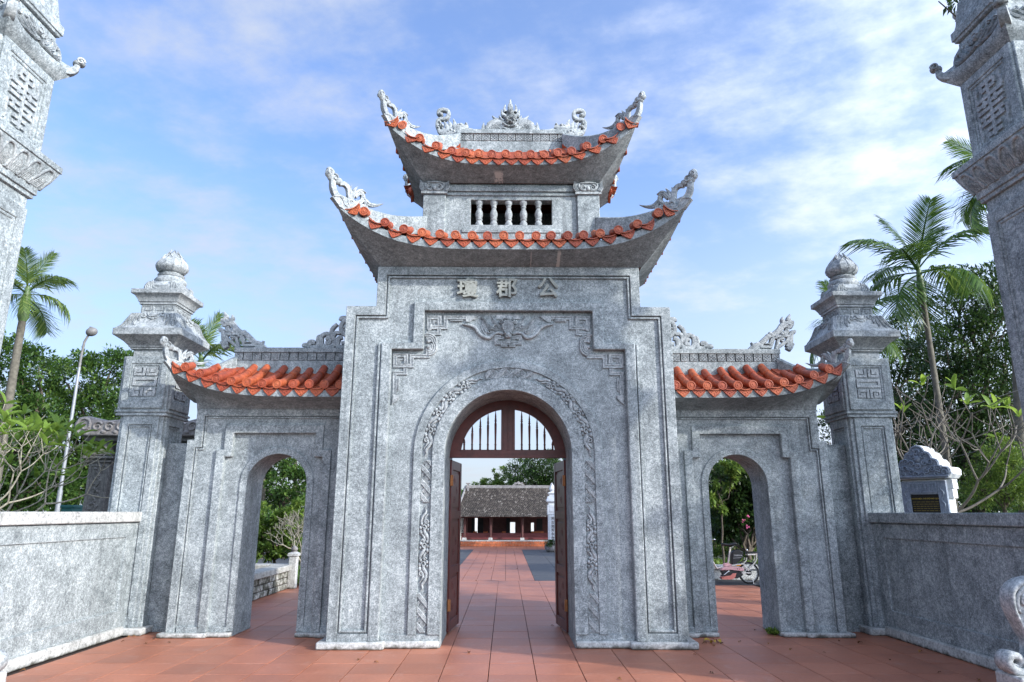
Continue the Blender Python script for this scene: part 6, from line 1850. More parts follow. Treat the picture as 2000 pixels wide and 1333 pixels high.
# ------------------------------------------------------------------ old hall at the end of the courtyard
M['oldtile'] = None
def oldtile():
    m, nt, b, N, L = newmat('weathered_roof_tile')
    g = N('ShaderNodeNewGeometry')
    n = noise(N, L, g.outputs['Position'], 5, 4, .6)
    mx = N('ShaderNodeMix'); mx.data_type = 'FLOAT'; mx.inputs[0].default_value = .25; L(g.outputs['Random Per Island'], mx.inputs[2]); L(n.outputs['Fac'], mx.inputs[3])
    r = ramp(N, [(.1, (.020, .016, .013)), (.58, (.052, .042, .034)), (.82, (.10, .085, .07)), (.94, (.30, .275, .24))]); L(mx.outputs[0], r.inputs['Fac'])
    L(r.outputs['Color'], b.inputs['Base Color']); b.inputs['Roughness'].default_value = .9
    return m
M['oldtile'] = oldtile()
M['brick'] = simple('orange_brick', (.42, .13, .055), .8, .25, 9, .2, rnd=.15)
M['mortar'] = simple('pale_mortar', (.42, .36, .30), .9, .2, 20)
M['hallwood'] = simple('hall_dark_wood', (.075, .024, .022), .6, .3, 5)
M['hallred'] = simple('hall_red_plinth', (.13, .03, .032), .6, .2, 5)
M['plaster'] = simple('white_plaster', (.72, .72, .71), .8, .08, 2)
M['whitestone'] = stone('white_stone', (.50, .53, .56), (.62, .64, .66), (.74, .76, .78), grain=20, dirt=True)
def hall():
    X0, X1 = -2.60, 5.0; YF, YE, YR = 37.3, 36.75, 39.6; ze, zr = 1.46, 3.05
    t = thing('old_hall', ((X0 + X1) / 2, 38.8, 0), 'old low hall with a dark weathered tile roof at the end of the courtyard', 'hall')
    B_ = lambda b, n, mt, par=t, bev=.0, **k: b.build(n, mt, par, bevel=bev, **k)
    B_(MB().box(X0 - .3, X1, YF - .95, 42, 0, .255), 'platform', M['mortar'])
    # brick facing in two courses
    bk = MB().box(-.142, .142, -.03, .03, -.055, .055).mesh('brick', M['brick'], smooth=0)
    for r in range(2):
        x = X0 - .2 + (.15 if r else 0)
        while x < 3.0:
            place('brick', bk, t, (x, YF - .955, .066 + .125 * r)); x += .30
    B_(MB().box(X0 - .3, X1, YF - .97, YF - .5, .256, .285), 'platform_edge', M['plinth'])
    # columns on white pads
    for x in (-2.2, -.83, .84, 2.5, 4.0):
        c = B_(MB().lathe((x, YF, .34), [(.055, 0), (.065, .5), (.05, 1.2)], 12), 'column', M['hallwood'], smooth=60)
        B_(MB().sqloft((x, YF, 0), [(.11, .11, .28), (.10, .10, .40)]), 'column_base', M['plinth'], c)
        c = B_(MB().lathe((x + .05, YF + .9, .34), [(.055, 0), (.065, .5), (.05, 1.3)], 12), 'column', M['hallwood'], smooth=60)
    B_(MB().box(X0 + .2, X1, YF + .72, YF + .80, .285, .62), 'dado', M['hallred'])
    B_(MB().box(X0, X1, YF - .06, YF + .06, 1.40, 1.50), 'eave_beam', M['hallwood'])
    B_(MB().box(X0, X1, 38.6, 41.2, 1.75, 1.80), 'ceiling', M['dark'])
    # rear wall with doorways to the light behind
    yw = 40.0; m = lambda u, v, h: (u, h, v)
    holes = [[(-1.78, .50), (-1.40, .50), (-1.40, 1.50), (-1.78, 1.50)], [(.02, .45), (.50, .45), (.50, 1.15), (.02, 1.15)], [(1.40, .62), (1.56, .62), (1.56, 1.12), (1.40, 1.12)]]
    b = MB(); b.prism([(X0, .2), (X0, 1.9), (X1, 1.9), (X1, .2)], m, yw, yw + .1, holes); B_(b, 'rear_wall', M['hallwood'])
    B_(MB().box(X0 - .3, X1, 44.0, 44.2, 0, 2.2), 'courtyard_wall', M['plaster'])
    for (a, c, z0, z1) in ((-1.62, -1.30, .46, 1.42), (.0, .22, .46, 1.44), (-1.95, -1.80, .46, 1.40)): B_(MB().box(a, c, yw - .12, yw - .05, z0, z1), 'door_leaf', M['dark'])
    for (a, c) in ((-1.86, -1.64), (-1.28, -1.05), (-.24, -.02), (1.40, 2.10)): B_(MB().box(a, c, yw - .35, yw - .14, .28, .66), 'brick_pedestal', M['brick'], bev=.01)
    B_(MB().box(1.72, 2.05, yw - .02, yw + .001, .72, 1.35), 'window', M['dark'])
    # white gable wall at the left end
    B_(MB().box(X0 - .4, X0 + .18, YF - .10, 42, .257, 1.5), 'gable_wall', M['plaster'])
    # curved tile roof: courses of single tiles
    n = 30; b = MB(); r = random.Random(3)
    def prof(q): return (YE + (YR - YE) * q, ze + (zr - ze) * (q * .82 + .18 * q * q))
    for i in range(n):
        q0, q1 = i / n, (i + 1.35) / n; (ya, za), (yb, zb) = prof(q0), prof(min(1.02, q1))
        xl = X0 - .12 + .42 * (q0 ** .8); x = xl + (.05 if i % 2 else 0)
        while x < X1 - .02:
            w = .095; j = r.uniform(-.010, .012); k = r.uniform(-.012, .012)
            v = [(x + .006, ya, za + .03 + j), (x + w * .5, ya - .03, za + .026 + j), (x + w - .006, ya, za + .03 + j + k), (x + w - .006, yb, zb + .012), (x + .006, yb, zb + .012), (x + .006, ya, za + .005), (x + w * .5, ya - .03, za + .002), (x + w - .006, ya, za + .005)]
            b.add(v, [(0, 1, 2, 3, 4), (0, 5, 6, 1), (1, 6, 7, 2)]); x += .10
    rf = MB()
    vs = []
    for q in np.linspace(0, 1, 8): y, z = prof(q); xl = X0 - .12 + .42 * (q ** .8); vs += [(xl, y, z), (X1, y, z)]
    vs += [(X1, 2 * YR - YE, ze), (X0 + .3, 2 * YR - YE, ze)]
    rf.add(vs, [(2 * i, 2 * i + 1, 2 * i + 3, 2 * i + 2) for i in range(7)] + [(14, 15, 16, 17)])
    ro = B_(rf, 'roof', M['hallwood'], recalc=False)
    tag(B_(b, 'roof_tiles', M['oldtile'], ro, smooth=0, recalc=False), kind='stuff')
    B_(MB().box(X0 + .32, X1, YR - .09, YR + .09, zr - .05, zr + .13), 'ridge', M['darkstone2'], ro)
    # hip rib and flat-topped end post
    pts = [(X0 - .13 + .42 * (q ** .8), prof(q)[0], prof(q)[1] + .07 + .06 * (1 - q)) for q in np.linspace(0, 1, 9)]
    B_(MB().tube(pts, .06, 6), 'hip_rib', M['darkstone2'], ro)
    B_(MB().sqloft((X0 + .44, YR - .3, 0), [(.07, .07, zr - .3), (.05, .05, zr + .16), (.13, .09, zr + .22), (.13, .09, zr + .25)]), 'end_post', M['darkstone2'], ro)
    mm = front(YR - .05); c = MB()
    for s in (-1, 1):
        c.ribbon([(.68 + s * .32, zr + .13, .03), (.68 + s * .2, zr + .2, .05), (.68 + s * .08, zr + .24, .05), (.68, zr + .36, .01)], mm, .04, full=True); c.curl(.68 + s * .18, zr + .22, .07, mm, .05, .025, turns=1.1)
    c.blob(.68, zr + .22, .08, .09, mm, .06, full=True); B_(c, 'ridge_crest', M['darkstone2'], ro, smooth=60)
    return t
hall()

# ------------------------------------------------------------------ white pillar, flag, potted cycad by the courtyard
def white_pillar():
    cx, cy = 2.19, 33.6
    t = thing('white_pillar', (cx, cy, 0), 'white stone pillar with dark carved characters beside the hall', 'pillar')
    B_ = lambda b, n, mt=None, par=t, **k: b.build(n, mt or M['whitestone'], par, **k)
    B_(MB().sqloft((cx, cy, 0), [(.27, .27, 0), (.27, .27, .12), (.21, .21, .14), (.205, .205, 1.58)]), 'shaft')
    B_(MB().sqloft((cx, cy, 0), [(.22, .22, 1.58), (.235, .235, 1.60), (.235, .235, 1.63), (.215, .215, 1.65), (.235, .235, 1.67), (.235, .235, 2.04)]), 'box')
    m = front(cy - .2355); b = MB(); b.band([(cx - .13, 1.74), (cx - .13, 1.97), (cx + .13, 1.97), (cx + .13, 1.74)], [(cx - .10, 1.77), (cx - .10, 1.94), (cx + .10, 1.94), (cx + .10, 1.77)], m, -.01, .02, closed=True); B_(b, 'panel_frame')
    m = front(cy - .206); b = MB(); b.band([(cx - .15, .2), (cx - .15, 1.53), (cx + .15, 1.53), (cx + .15, .2)], [(cx - .11, .24), (cx - .11, 1.49), (cx + .11, 1.49), (cx + .11, .24)], m, -.01, .02, closed=True); B_(b, 'shaft_frame')
    B_(MB().sqloft((cx, cy, 0), [(.18, .18, 2.04), (.18, .18, 2.12), (.28, .28, 2.20), (.28, .28, 2.26), (.24, .24, 2.33), (.21, .21, 2.44), (.14, .14, 2.46), (.14, .14, 2.52), (.20, .20, 2.58), (.20, .20, 2.61), (.12, .12, 2.64)]), 'capital')
    b = MB(); lotus_bud(b, cx, cy, 2.62, .13, .46); B_(b, 'lotus_bud', smooth=60)
    for i, ch in enumerate('萬古流芳永在'):
        letters(ch, .15, (cx, cy - .214, 1.40 - i * .175), t, M['lampgrey'], name='letter', extrude=.004, offset=.004, bevel=0)
white_pillar()
def festival_flag():
    x, y = 2.62, 34.6
    t = thing('festival_flag', (x, y, 0), 'bright multicoloured square festival flag hanging behind the white pillar', 'flag')
    MB().tube([(x + .02, y, 0), (x + .02, y, 2.9)], .02, 8).build('pole', M['white'], t, smooth=50)
    cols = [('violet_cloth', (.14, .06, .30)), ('yellow_cloth', (.75, .50, .03)), ('pink_cloth', (.65, .05, .18)), ('red_cloth', (.60, .05, .03)), ('blue_cloth', (.05, .10, .42))]
    h0 = .42
    for i, (n, c) in enumerate(cols):
        h = h0 * (1 - i * .19); b = MB(); K = 10; vs = []; fs = []
        for a in range(K + 1):
            for c_ in range(K + 1):
                u = -h + 2 * h * a / K; v = -h * 1.15 + 2.3 * h * c_ / K
                vs.append((x + .06 + u * .55 + .32, y - .006 * (i + 1) + .05 * sin(u * 9) * (1 - 0 * v), 1.22 + v))
        for a in range(K):
            for c_ in range(K): q = a * (K + 1) + c_; fs.append((q, q + 1, q + K + 2, q + K + 1))
        M[n] = M.get(n) or simple(n, c, .8, .08, 10); b.add(vs, fs).build('cloth_square', M[n], t, smooth=80, recalc=False)
festival_flag()
def cycad():
    cx, cy = 1.98, 31.6
    t = thing('potted_cycad', (cx, cy, 0), 'dark green cycad in a round grey stone pot on the dark slabs', 'potted plant')
    MB().lathe((cx, cy, 0), [(.14, 0), (.22, .03), (.27, .12), (.29, .22), (.26, .27), (.28, .29), (.28, .31), (.20, .31), (.18, .28)], 20).build('pot', M['darkstone2'], t, smooth=50)
    MB().lathe((cx, cy, .28), [(.10, 0), (.09, .08), (.05, .14)], 10).build('stem', M['bark'], t, smooth=50)
    me = frond_mesh(.42, 1.15, 71, M['leaf_dark'], .15); me2 = frond_mesh(.38, .8, 72, M['leaf_dark'], .1)
    for i in range(26):
        a = i * 2.399; e = .9 - .045 * i
        o = place('frond', me if i % 2 else me2, t, (cx, cy, .38)); o.rotation_euler = (Matrix.Rotation(a, 3, 'Z') @ Matrix.Rotation(-e + .45, 3, 'Y')).to_euler()
cycad()
tree('garden_bush', (2.42, 31.9, 0), [(2.42, 31.9, .25, .22, .25, .2), (2.55, 32.1, .4, .2, .2, .2)], 900, .07, M['leaf_light'], M['bark'], 'light green bush just right of the potted cycad', 'garden shrubs behind the gate', r0=.02, cat='bush', fork=0)

# ------------------------------------------------------------------ weathered pond parapet in the left arch
M['mossplaster'] = None
def mossplaster():
    m, nt, b, N, L = newmat('mossy_limewash')
    g = N('ShaderNodeNewGeometry'); pos = g.outputs['Position']
    a = noise(N, L, pos, 5.5, 6, .68, .8); c = noise(N, L, pos, 30, 4, .6)
    mx = N('ShaderNodeMix'); mx.data_type = 'FLOAT'; mx.inputs[0].default_value = .3; L(a.outputs['Fac'], mx.inputs[2]); L(c.outputs['Fac'], mx.inputs[3])
    r = ramp(N, [(.40, (.045, .048, .032)), (.50, (.14, .14, .115)), (.57, (.36, .36, .33)), (.72, (.55, .55, .52))]); L(mx.outputs[0], r.inputs['Fac'])
    L(r.outputs['Color'], b.inputs['Base Color']); b.inputs['Roughness'].default_value = .9
    return m
M['mossplaster'] = mossplaster()
def parapet():
    x = -4.98; y0, y1 = 12.6, 16.45
    t = thing('pond_parapet', (x, 14.5, 0), 'low weathered parapet of mossy whitewashed blocks with a pale coping and a bud post', 'parapet')
    MB().box(x - .26, x - .03, y0, y1, 0, .40).build('core', M['joint'], t)
    for r, (z0, z1) in enumerate(((.01, .125), (.14, .255), (.27, .395))):
        y = y0 + (.3 if r % 2 else 0)
        while y < y1 - .1:
            L_ = min(.62, y1 - y); j = random.uniform(-.012, .012)
            MB().box(x - .06, x + j, y + .012, y + L_ - .012, z0, z1).build('block', M['mossplaster'], t, bevel=.014); y += .64
    y = y0
    while y < y1 - .1:
        MB().box(x - .33, x + .06, y + .006, min(y + 1.0, y1) - .006, .40, .53).build('coping_slab', M['mossplaster2'], t, bevel=.02); y += 1.0
    px, py = x + .06, y1 + .10
    p = MB().box(px - .09, px + .09, py - .09, py + .09, 0, .70).build('post', M['plinth'], t, bevel=.015)
    MB().sqloft((px, py, 0), [(.09, .09, .70), (.115, .115, .72), (.115, .115, .77), (.07, .07, .80)]).build('post_cap', M['plinth'], p)
    MB().lathe((px, py, .79), [(.07, 0), (.07, .03), (.05, .035), (.075, .06), (.078, .085), (.06, .12), (.02, .145), (.004, .16)], 16).build('bud_finial', M['darkstone2'], p, smooth=60)
    MB().box(x - 4.2, x + .0, y1 + .05, y1 + .35, 0, .40).build('rear_wall', M['mossplaster'], t, bevel=.015)
    MB().box(x - 4.2, x - .02, y1 - .02, y1 + .40, .402, .53).build('rear_coping', M['mossplaster2'], t, bevel=.02)
M['mossplaster2'] = stone('pale_coping', (.20, .20, .185), (.34, .34, .315), (.50, .50, .47), grain=25)
parapet()
flat('pond_water', -9.2, -5.3, 12.4, 16.4, .03, M['dark'], thick=.02)

# ------------------------------------------------------------------ kerb and planting bed in the right arch
def kerb_bed():
    t = thing('planter_kerb', (6.5, 18.8, 0), 'grey concrete kerb of the planting bed behind the electric bike', 'kerb')
    MB().box(4.6, 9.5, 18.55, 18.75, 0, .27).build('kerb_face', M['plinth'], t, bevel=.015)
    MB().box(4.6, 9.5, 18.48, 18.80, .272, .375).build('kerb_coping', M['plinth'], t, bevel=.015)
    MB().box(4.62, 9.48, 18.78, 26, 0, .30).build('soil', M['soil'], t)
kerb_bed()
flat('asphalt_strip', 4.95, 10, 17.3, 18.6, .006, M['asphalt'] if 'asphalt' in M else simple('dark_asphalt', (.035, .035, .038), .85, .3, 30), thick=.012)
# grassy ground cover in the bed and behind the pond
def ground_cover(name, x0, x1, y0, y1, z, n, size, mat):
    P = np.stack([rng.uniform(x0, x1, n), rng.uniform(y0, y1, n), np.full(n, z) + rng.uniform(0, .05, n)], 1)
    V, Q = leaves(P, np.tile([0, 0, 1.0], (n, 1)), size, .35, -.1)
    o = link(name, np_mesh(name, V, Q, mat)); tag(o, kind='stuff')
ground_cover('ground_cover_plants', 4.7, 9, 18.8, 20.2, .30, 2600, .13, M['leaf_light'])
ground_cover('shrubbery', -10, -4.2, 17.0, 20.5, .0, 3800, .22, M['leaf_mid'])

# ------------------------------------------------------------------ electric bike
M['rubber'] = simple('black_rubber', (.018, .018, .018), .8, .2, 30)
M['blackplastic'] = simple('black_plastic', (.014, .014, .016), .4, .1, 8)
M['pinkpaint'] = simple('pink_paint', (.62, .36, .37), .35, .06, 6)
M['coral'] = simple('coral_paint', (.60, .19, .15), .4, .06, 6)
M['whitemetal'] = simple('cream_tube', (.62, .58, .53), .4, .06, 10)
M['chrome'] = simple('chrome', (.6, .6, .6), .2, .05, 6, metal=.9)
M['amber'] = simple('amber_lens', (.75, .30, .02), .25, .05, 6)
M['decalred'] = simple('red_decal', (.55, .05, .04), .5, .05, 6)
M['decalgrey'] = simple('grey_decal', (.42, .42, .42), .5, .05, 6)
def ebike():
    X, Y, R = 5.95, 17.62, .262         # rear hub; bike points to -X
    t = thing('electric_bike', (X - .55, Y, 0), 'pink and black electric bike parked on its stand behind the right arch', 'electric bike')
    B_ = lambda b, n, mt, par=t, bev=0, **k: b.build(n, mt, par, bevel=bev, **k)
    side = lambda u, v, h: (u, Y - h, v)
    def wheel(x):
        vs = []; fs = []; n, k = 32, 8
        for i in range(n):
            a = 2 * pi * i / n
            for j in range(k):
                c = 2 * pi * j / k; q = R - .026 + .026 * cos(c); vs.append((x + q * cos(a), Y + .026 * sin(c), R + q * sin(a)))
        for i in range(n):
            for j in range(k): fs.append((i * k + j, i * k + (j + 1) % k, ((i + 1) % n) * k + (j + 1) % k, ((i + 1) % n) * k + j))
        ty = B_(MB().add(vs, fs), 'wheel', M['rubber'], smooth=60)
        b = MB(); P = arc(x, R, R - .058, 0, 360, 32); Q = arc(x, R, R - .038, 0, 360, 32)
        b.band(P[:-1], Q[:-1], side, -.014, .014, closed=True)
        B_(b, 'rim', M['steel'], ty)
        b = MB()
        for i in range(18):
            a = 2 * pi * i / 18; s = .02 * (1 if i % 2 else -1)
            b.tube([(x + .03 * cos(a + .5), Y + s, R + .03 * sin(a + .5)), (x + (R - .05) * cos(a), Y, R + (R - .05) * sin(a))], .0028, 4)
        tag(B_(b, 'spokes', M['chrome'], ty), kind='stuff')
        B_(MB().lathe((x, Y - .05, R), [(.05, 0), (.065, .02), (.065, .08), (.05, .10)], 16, 'Y'), 'hub', M['blackplastic'], ty, smooth=40)
        return ty
    wheel(X); wheel(X - 1.16)
    # fender
    A = arc(X, R, R + .035, 15, 150, 16); C_ = arc(X, R, R + .045, 15, 150, 16); b = MB(); b.band(A, C_, side, -.045, .045)
    B_(b, 'rear_fender', M['blackplastic'])
    A = arc(X - 1.16, R, R + .03, 30, 165, 16); C_ = arc(X - 1.16, R, R + .042, 30, 165, 16); b = MB(); b.band(A, C_, side, -.05, .05); B_(b, 'front_fender', M['pinkpaint'])
    # cream tube frame and rack
    b = MB()
    for s in (-1, 1):
        y = Y - .075 * s
        b.tube([(X - .03, y, R + .05), (X - .14, y, R + .21), (X - .32, y, R + .19), (X - .42, y, R + .17)], .016, 8)
        b.tube([(X - .03, y, R + .05), (X + .16, y, R + .26), (X + .20, y, R + .34), (X + .20, y, R + .42)], .016, 8)
        b.tube([(X - .14, y, R + .21), (X - .06, y, R + .30), (X - .05, y, R + .36)], .014, 8)
        b.tube([(X - .02, y, R + .425), (X + .32, y, R + .445)], .017, 8)
        b.tube([(X + .32, y, R + .43), (X + .40, y, R + .28)], .010, 6)
    b.tube([(X + .32, Y - .075, R + .445), (X + .32, Y + .075, R + .445)], .017, 8)
    b.tube([(X - .50, Y, R + .16), (X - .44, Y, R + .44), (X - .41, Y, R + .60)], .022, 8)
    b.tube([(X - .5, Y, R + .16), (X - .78, Y, R + .10), (X - .95, Y, R + .40), (X - .98, Y, R + .66)], .026, 8)
    B_(b, 'frame', M['whitemetal'], smooth=50)
    B_(MB().box(X - .03, X + .33, Y - .085, Y + .085, R + .465, R + .495), 'rack_pad', M['blackplastic'], bev=.012)
    # battery box
    bx = MB(); bx.prism([(X - .43, R + .20), (X - .40, R + .48), (X - .34, R + .53), (X - .22, R + .55), (X - .12, R + .50), (X - .11, R + .42), (X - .20, R + .28), (X - .30, R + .22)], side, -.075, .075)
    bo = B_(bx, 'battery_box', M['blackplastic'], bev=.02)
    letters('YAMAHA', .052, (X - .255, Y - .078, R + .41), bo, M['decalgrey'], extrude=.001, offset=.001, bevel=0, name='lettering')
    o = MB(); o.ribbon([(X - .38, R + .345, .004), (X - .2, R + .36, .004), (X - .15, R + .375, .003)], lambda u, v, h: (u, Y - .076 - h, v), .003); B_(o, 'trim_line', M['decalgrey'], bo)
    # saddle
    s = MB(); vs = []; fs = []
    prof = [(-.62, .66, .015), (-.60, .675, .03), (-.52, .665, .04), (-.44, .655, .065), (-.36, .67, .10), (-.30, .69, .11), (-.265, .68, .09), (-.255, .65, .06)]
    for (dx, dz, w) in prof:
        for k in range(10): a = 2 * pi * k / 10; vs.append((X + dx, Y + w * cos(a), R + dz + .032 * sin(a) * (1 if sin(a) > 0 else 1.4)))
    for i in range(len(prof) - 1):
        for k in range(10): fs.append((i * 10 + k, i * 10 + (k + 1) % 10, (i + 1) * 10 + (k + 1) % 10, (i + 1) * 10 + k))
    fs += [tuple(range(10)), tuple(range(len(prof) * 10 - 10, len(prof) * 10))]
    B_(s.add(vs, fs), 'saddle', M['blackplastic'], smooth=60)
    b = MB(); b.tube([(X - .40, Y - .04, R + .56), (X - .32, Y - .05, R + .64)], .008, 6); b.tube([(X - .40, Y + .04, R + .56), (X - .32, Y + .05, R + .64)], .008, 6); B_(b, 'saddle_springs', M['chrome'])
    # fairing
    f = MB(); f.prism([(X - .70, R + .06), (X - .66, R + .12), (X - .58, R + .155), (X - .40, R + .155), (X - .16, R + .13), (X - .13, R + .10), (X - .14, R + .05), (X - .24, R + .045), (X - .45, R + .07)], side, -.085, .085)
    fo = B_(f, 'upper_fairing', M['pinkpaint'], bev=.02)
    f = MB(); f.prism([(X - .70, R + .05), (X - .45, R + .062), (X - .24, R + .038), (X - .15, R + .03), (X - .17, R - .06), (X - .30, R - .13), (X - .62, R - .11)], side, -.072, .072); B_(f, 'motor_cover', M['blackplastic'], bev=.015)
    f = MB(); f.prism([(X - .68, R - .15), (X - .72, R - .10), (X - .62, R - .075), (X - .48, R - .06), (X - .42, R - .01), (X - .33, R - .005), (X - .36, R - .09), (X - .42, R - .145), (X - .60, R - .155)], side, -.088, .088); B_(f, 'lower_fairing', M['coral'], bev=.018)
    letters('e', .05, (X - .245, Y - .088, R + .095), fo, M['decalred'], extrude=.001, offset=.002, bevel=0, name='lettering')
    B_(MB().lathe((X - .295, Y - .09, R + .095), [(.012, 0), (.012, .01)], 10, 'Y'), 'lock', M['blackplastic'], fo)
    B_(MB().box(X - .315, X - .205, Y - .09, Y - .05, R + .165, R + .20), 'reflector', M['amber'], bev=.008)
    f = MB(); f.prism([(X - .62, R + .16), (X - .60, R + .22), (X - .50, R + .235), (X - .42, R + .20), (X - .42, R + .165)], side, -.05, .05); B_(f, 'footboard', M['pinkpaint'], bev=.012)
    # crank, pedal, stand, swing arm
    b = MB(); b.tube([(X - .52, Y - .10, R + .045), (X - .66, Y - .12, R - .05)], .012, 8); b.lathe((X - .52, Y - .11, R + .045), [(.022, 0), (.022, .03)], 12, 'Y'); B_(b, 'crank', M['chrome'], smooth=50)
    B_(MB().box(X - .74, X - .63, Y - .20, Y - .11, R - .065, R - .035), 'pedal', M['blackplastic'], bev=.006)
    B_(MB().tube([(X - .20, Y - .08, R + .0), (X + .02, Y - .08, R)], .014, 8), 'swing_arm', M['whitemetal'], smooth=50)
    b = MB(); b.tube([(X + .06, Y - .08, R - .14), (X + .055, Y - .10, .10), (X + .06, Y - .13, .012), (X + .11, Y - .16, .010)], .010, 8); B_(b, 'kick_stand', M['whitemetal'], smooth=50)
    B_(MB().tube([(X - .02, Y - .085, R + .36), (X - .04, Y - .12, R + .50)], .005, 6), 'mirror_stem', M['blackplastic'])
    B_(MB().blob(X - .04, R + .535, .022, .034, lambda u, v, h: (u, Y - .12 - h, v), .015, .2, 12, 3, full=True), 'mirror', M['chrome'], smooth=60)
    b = MB(); b.tube([(X - .98, Y, R + .66), (X - 1.0, Y, R + .74)], .02, 8); b.tube([(X - .86, Y - .28, R + .80), (X - .97, Y - .12, R + .76), (X - 1.0, Y, R + .74), (X - .97, Y + .12, R + .76), (X - .86, Y + .28, R + .80)], .012, 8)
    B_(b, 'handlebar', M['chrome'], smooth=50)
    b = MB(); b.prism([(X - 1.02, R + .08), (X - .94, R + .10), (X - .92, R + .5), (X - .98, R + .68), (X - 1.06, R + .62), (X - 1.05, R + .4)], side, -.11, .11); B_(b, 'front_cowl', M['pinkpaint'], bev=.03)
    B_(MB().tube([(X - 1.16, Y, R), (X - 1.02, Y, R + .5)], .02, 8), 'fork', M['whitemetal'])
ebike()

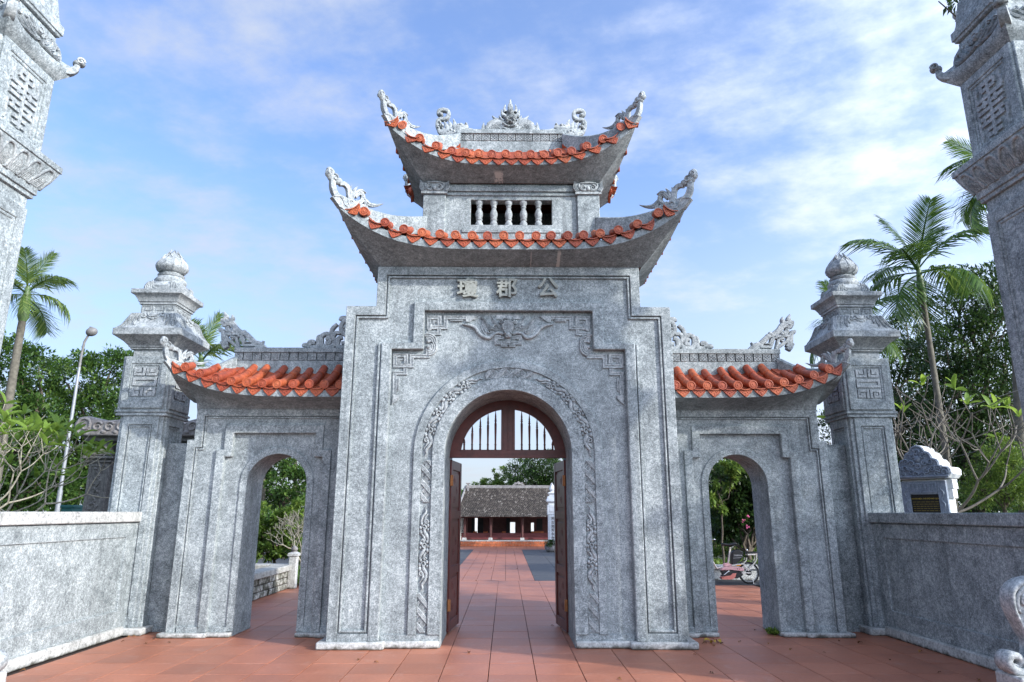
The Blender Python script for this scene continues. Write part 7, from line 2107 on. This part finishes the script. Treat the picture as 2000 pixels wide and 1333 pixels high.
# ------------------------------------------------------------------ plaque stone above the right wall
M['plaqueblack'] = simple('black_granite', (.014, .013, .012), .3, .2, 20)
M['goldletter'] = simple('gold_letter', (.34, .25, .035), .5, .1, 20)
def plaque_stone():
    c0 = at(1812, 1003, Y=12.4); ox, oy = float(c0[0]), 12.4
    nf = Vector((-.78, -.63, 0)).normalized(); sd = Vector((-nf.y, nf.x, 0))         # sd runs to the right as seen from the front
    if sd.x < 0: sd = -sd
    t = thing('plaque_stone', (ox, oy, 0), 'carved stone with a black plaque of gold lettering above the right wall', 'stone sign')
    def m(u, v, h): p = Vector((ox, oy, v)) + sd * u + nf * h; return (p.x, p.y, p.z + UPZ)
    mi = MB(); w = .36; D = .34; UPZ = .085
    # frame around the plaque
    def box(b, u0, u1, h0, h1, z0, z1): b.prism([(u0, z0), (u1, z0), (u1, z1), (u0, z1)], m, h0, h1)
    b = MB(); box(b, -w, w, -D, .0, .0, 2.18); body = b.build('body', M['whitestone'], t, bevel=.012)
    b = MB(); box(b, -w - .01, -w + .13, -.02, .05, .3, 2.16); box(b, w - .13, w + .01, -.02, .05, .3, 2.16); box(b, -w + .13, w - .13, -.02, .048, 1.93, 2.16); b.build('frame', M['bluestone'], body, bevel=.008)
    b = MB()
    for i in range(7):
        u = -w + .175 + i * (2 * w - .35) / 6; b.band([(u - .034, 1.96), (u - .034, 2.13), (u + .034, 2.13), (u + .034, 1.96)], [(u - .018, 1.985), (u - .018, 2.105), (u + .018, 2.105), (u + .018, 1.985)], m, .045, .066, closed=True)
    b.build('key_row', M['bluestone'], body)
    b = MB()
    for s in (-1, 1):
        z = .5
        while z < 2.05: b.ribbon([(s * (w - .06), z, .014), (s * (w - .04), z + .06, .018), (s * (w - .085), z + .13, .016), (s * (w - .05), z + .19, .01)], m, .075, base=0); z += .2
    b.build('vine_carving', M['bluestone'], body, smooth=50)
    b = MB(); box(b, -w + .125, w - .125, -.01, .022, .6, 1.93); pl = b.build('plaque', M['plaqueblack'], body)
    rot = (Matrix(((sd.x, 0, nf.x), (sd.y, 0, nf.y), (0, 1, 0)))).to_euler()
    def line(s, size, z, mat, u=0):
        p = m(u, z, .0235); letters(s, size, p, pl, mat, name='lettering', rot=rot, extrude=.0012, offset=.0008, bevel=0)
    line('NƠI ĐÁ MỘC THỜ ĐỘ PHÚ TỊCH', .030, 1.855, M['goldletter'])
    b = MB(); r = random.Random(5)
    for i in range(18):
        z = 1.80 - i * .038
        if i == 5: segs = [(-w + .15, -w + .24)]
        else:
            segs = []; u = -w + .15
            while u < w - .16:
                e = min(u + r.uniform(.03, .07), w - .15); segs.append((u, e)); u = e + .012
        for (a, c) in segs: b.prism([(a, z - .006), (c, z - .006), (c, z + .006), (a, z + .006)], m, .02, .0236)
    tag(b.build('text_lines', M['goldletter2'], pl), kind='stuff')
    # scalloped pediment
    half = [(0, 2.80), (.06, 2.785), (.11, 2.74), (.13, 2.69), (.19, 2.665), (.225, 2.61), (.235, 2.56), (.30, 2.535), (.335, 2.48), (.345, 2.42), (.40, 2.40), (.47, 2.395), (.505, 2.35), (.50, 2.27), (.44, 2.20)]
    out = half + [(-u, v) for u, v in reversed(half)][:-1]
    b = MB(); b.prism(out, m, -D - .06, .10); ped = b.build('pediment', M['whitestone'], t, bevel=.012)
    b = MB(); b.prism([(u * .985, 2.2 + (v - 2.2) * .985 + .004) for u, v in out], m, .099, .118)
    pf = b.build('pediment_face', M['bluestone'], ped)
    b = MB(); mf = lambda u, v, h: m(u, v, .117 + h)
    b.ribbon([(u * .93, 2.2 + (v - 2.2) * .95, .014) for u, v in reversed(half)], mf, .022, seg=2); b.ribbon([(-u * .93, 2.2 + (v - 2.2) * .95, .014) for u, v in half], mf, .022, seg=2)
    b.blob(0, 2.55, .06, .07, mf, .04)
    for k, (u, v) in enumerate(((0, 2.67), (.09, 2.60), (.11, 2.47), (.2, 2.50), (.22, 2.38), (.32, 2.38), (.40, 2.30), (.28, 2.28), (.13, 2.33), (0, 2.42), (.05, 2.28))):
        for s in (-1, 1): b.curl(s * u, v, .05, mf, .035, .014, a0=k, turns=1.3, ccw=s); b.blob(s * (u + .045), v + .03, .022, .018, mf, .03)
    b.ribbon([(-.46, 2.24, .02), (0, 2.235, .02), (.46, 2.24, .02)], mf, .03)
    b.build('pediment_carving', M['bluestone'], ped, smooth=50)
    b = MB(); box(b, w - .01, w + .07, -D * .82, -.06, 1.86, 2.02); box(b, w - .01, w + .09, -D * .86, -.05, 2.02, 2.19); b.build('side_bracket', M['whitestone'], body, bevel=.01)
M['bluestone'] = stone('blue_grey_stone', (.11, .135, .18), (.20, .235, .29), (.32, .36, .42), grain=50)
M['goldletter2'] = simple('dull_gold_text', (.16, .125, .03), .5, .1, 20)
plaque_stone()
# moss tuft at the jamb of the right side gate
p = at(1510, 1240, Z=0); bs = (float(p[0]), float(p[1]), 0)
tf = thing('weed_tuft', bs, 'tuft of green weeds at the foot of the right arch jamb', 'weed')
n = 240; P = np.stack([rng.normal(bs[0], .035, n), rng.normal(bs[1], .05, n), rng.uniform(0, .05, n)], 1)
V, Q = leaves(P, np.tile([0, 0, 1.0], (n, 1)), .055, .4)
link('leaves', np_mesh('leaves', V - np.array(bs), Q, M['leaf_light']), tf)
tag(list(o for o in COL.objects if o.parent == tf)[0], kind='stuff')

# far belt of woods beyond the hall, reading as one mass
nW = 16000
PW = np.stack([rng.uniform(-90, 90, nW), rng.uniform(72, 78, nW), rng.uniform(0, 1, nW) ** 1.2 * 3.6], 1)
VW, QW = leaves(PW, np.tile([0, -.4, .6], (nW, 1)), .75, .6)
tag(link('far_woods', np_mesh('far_woods', VW, QW, M['leaf_mid'])), kind='stuff')
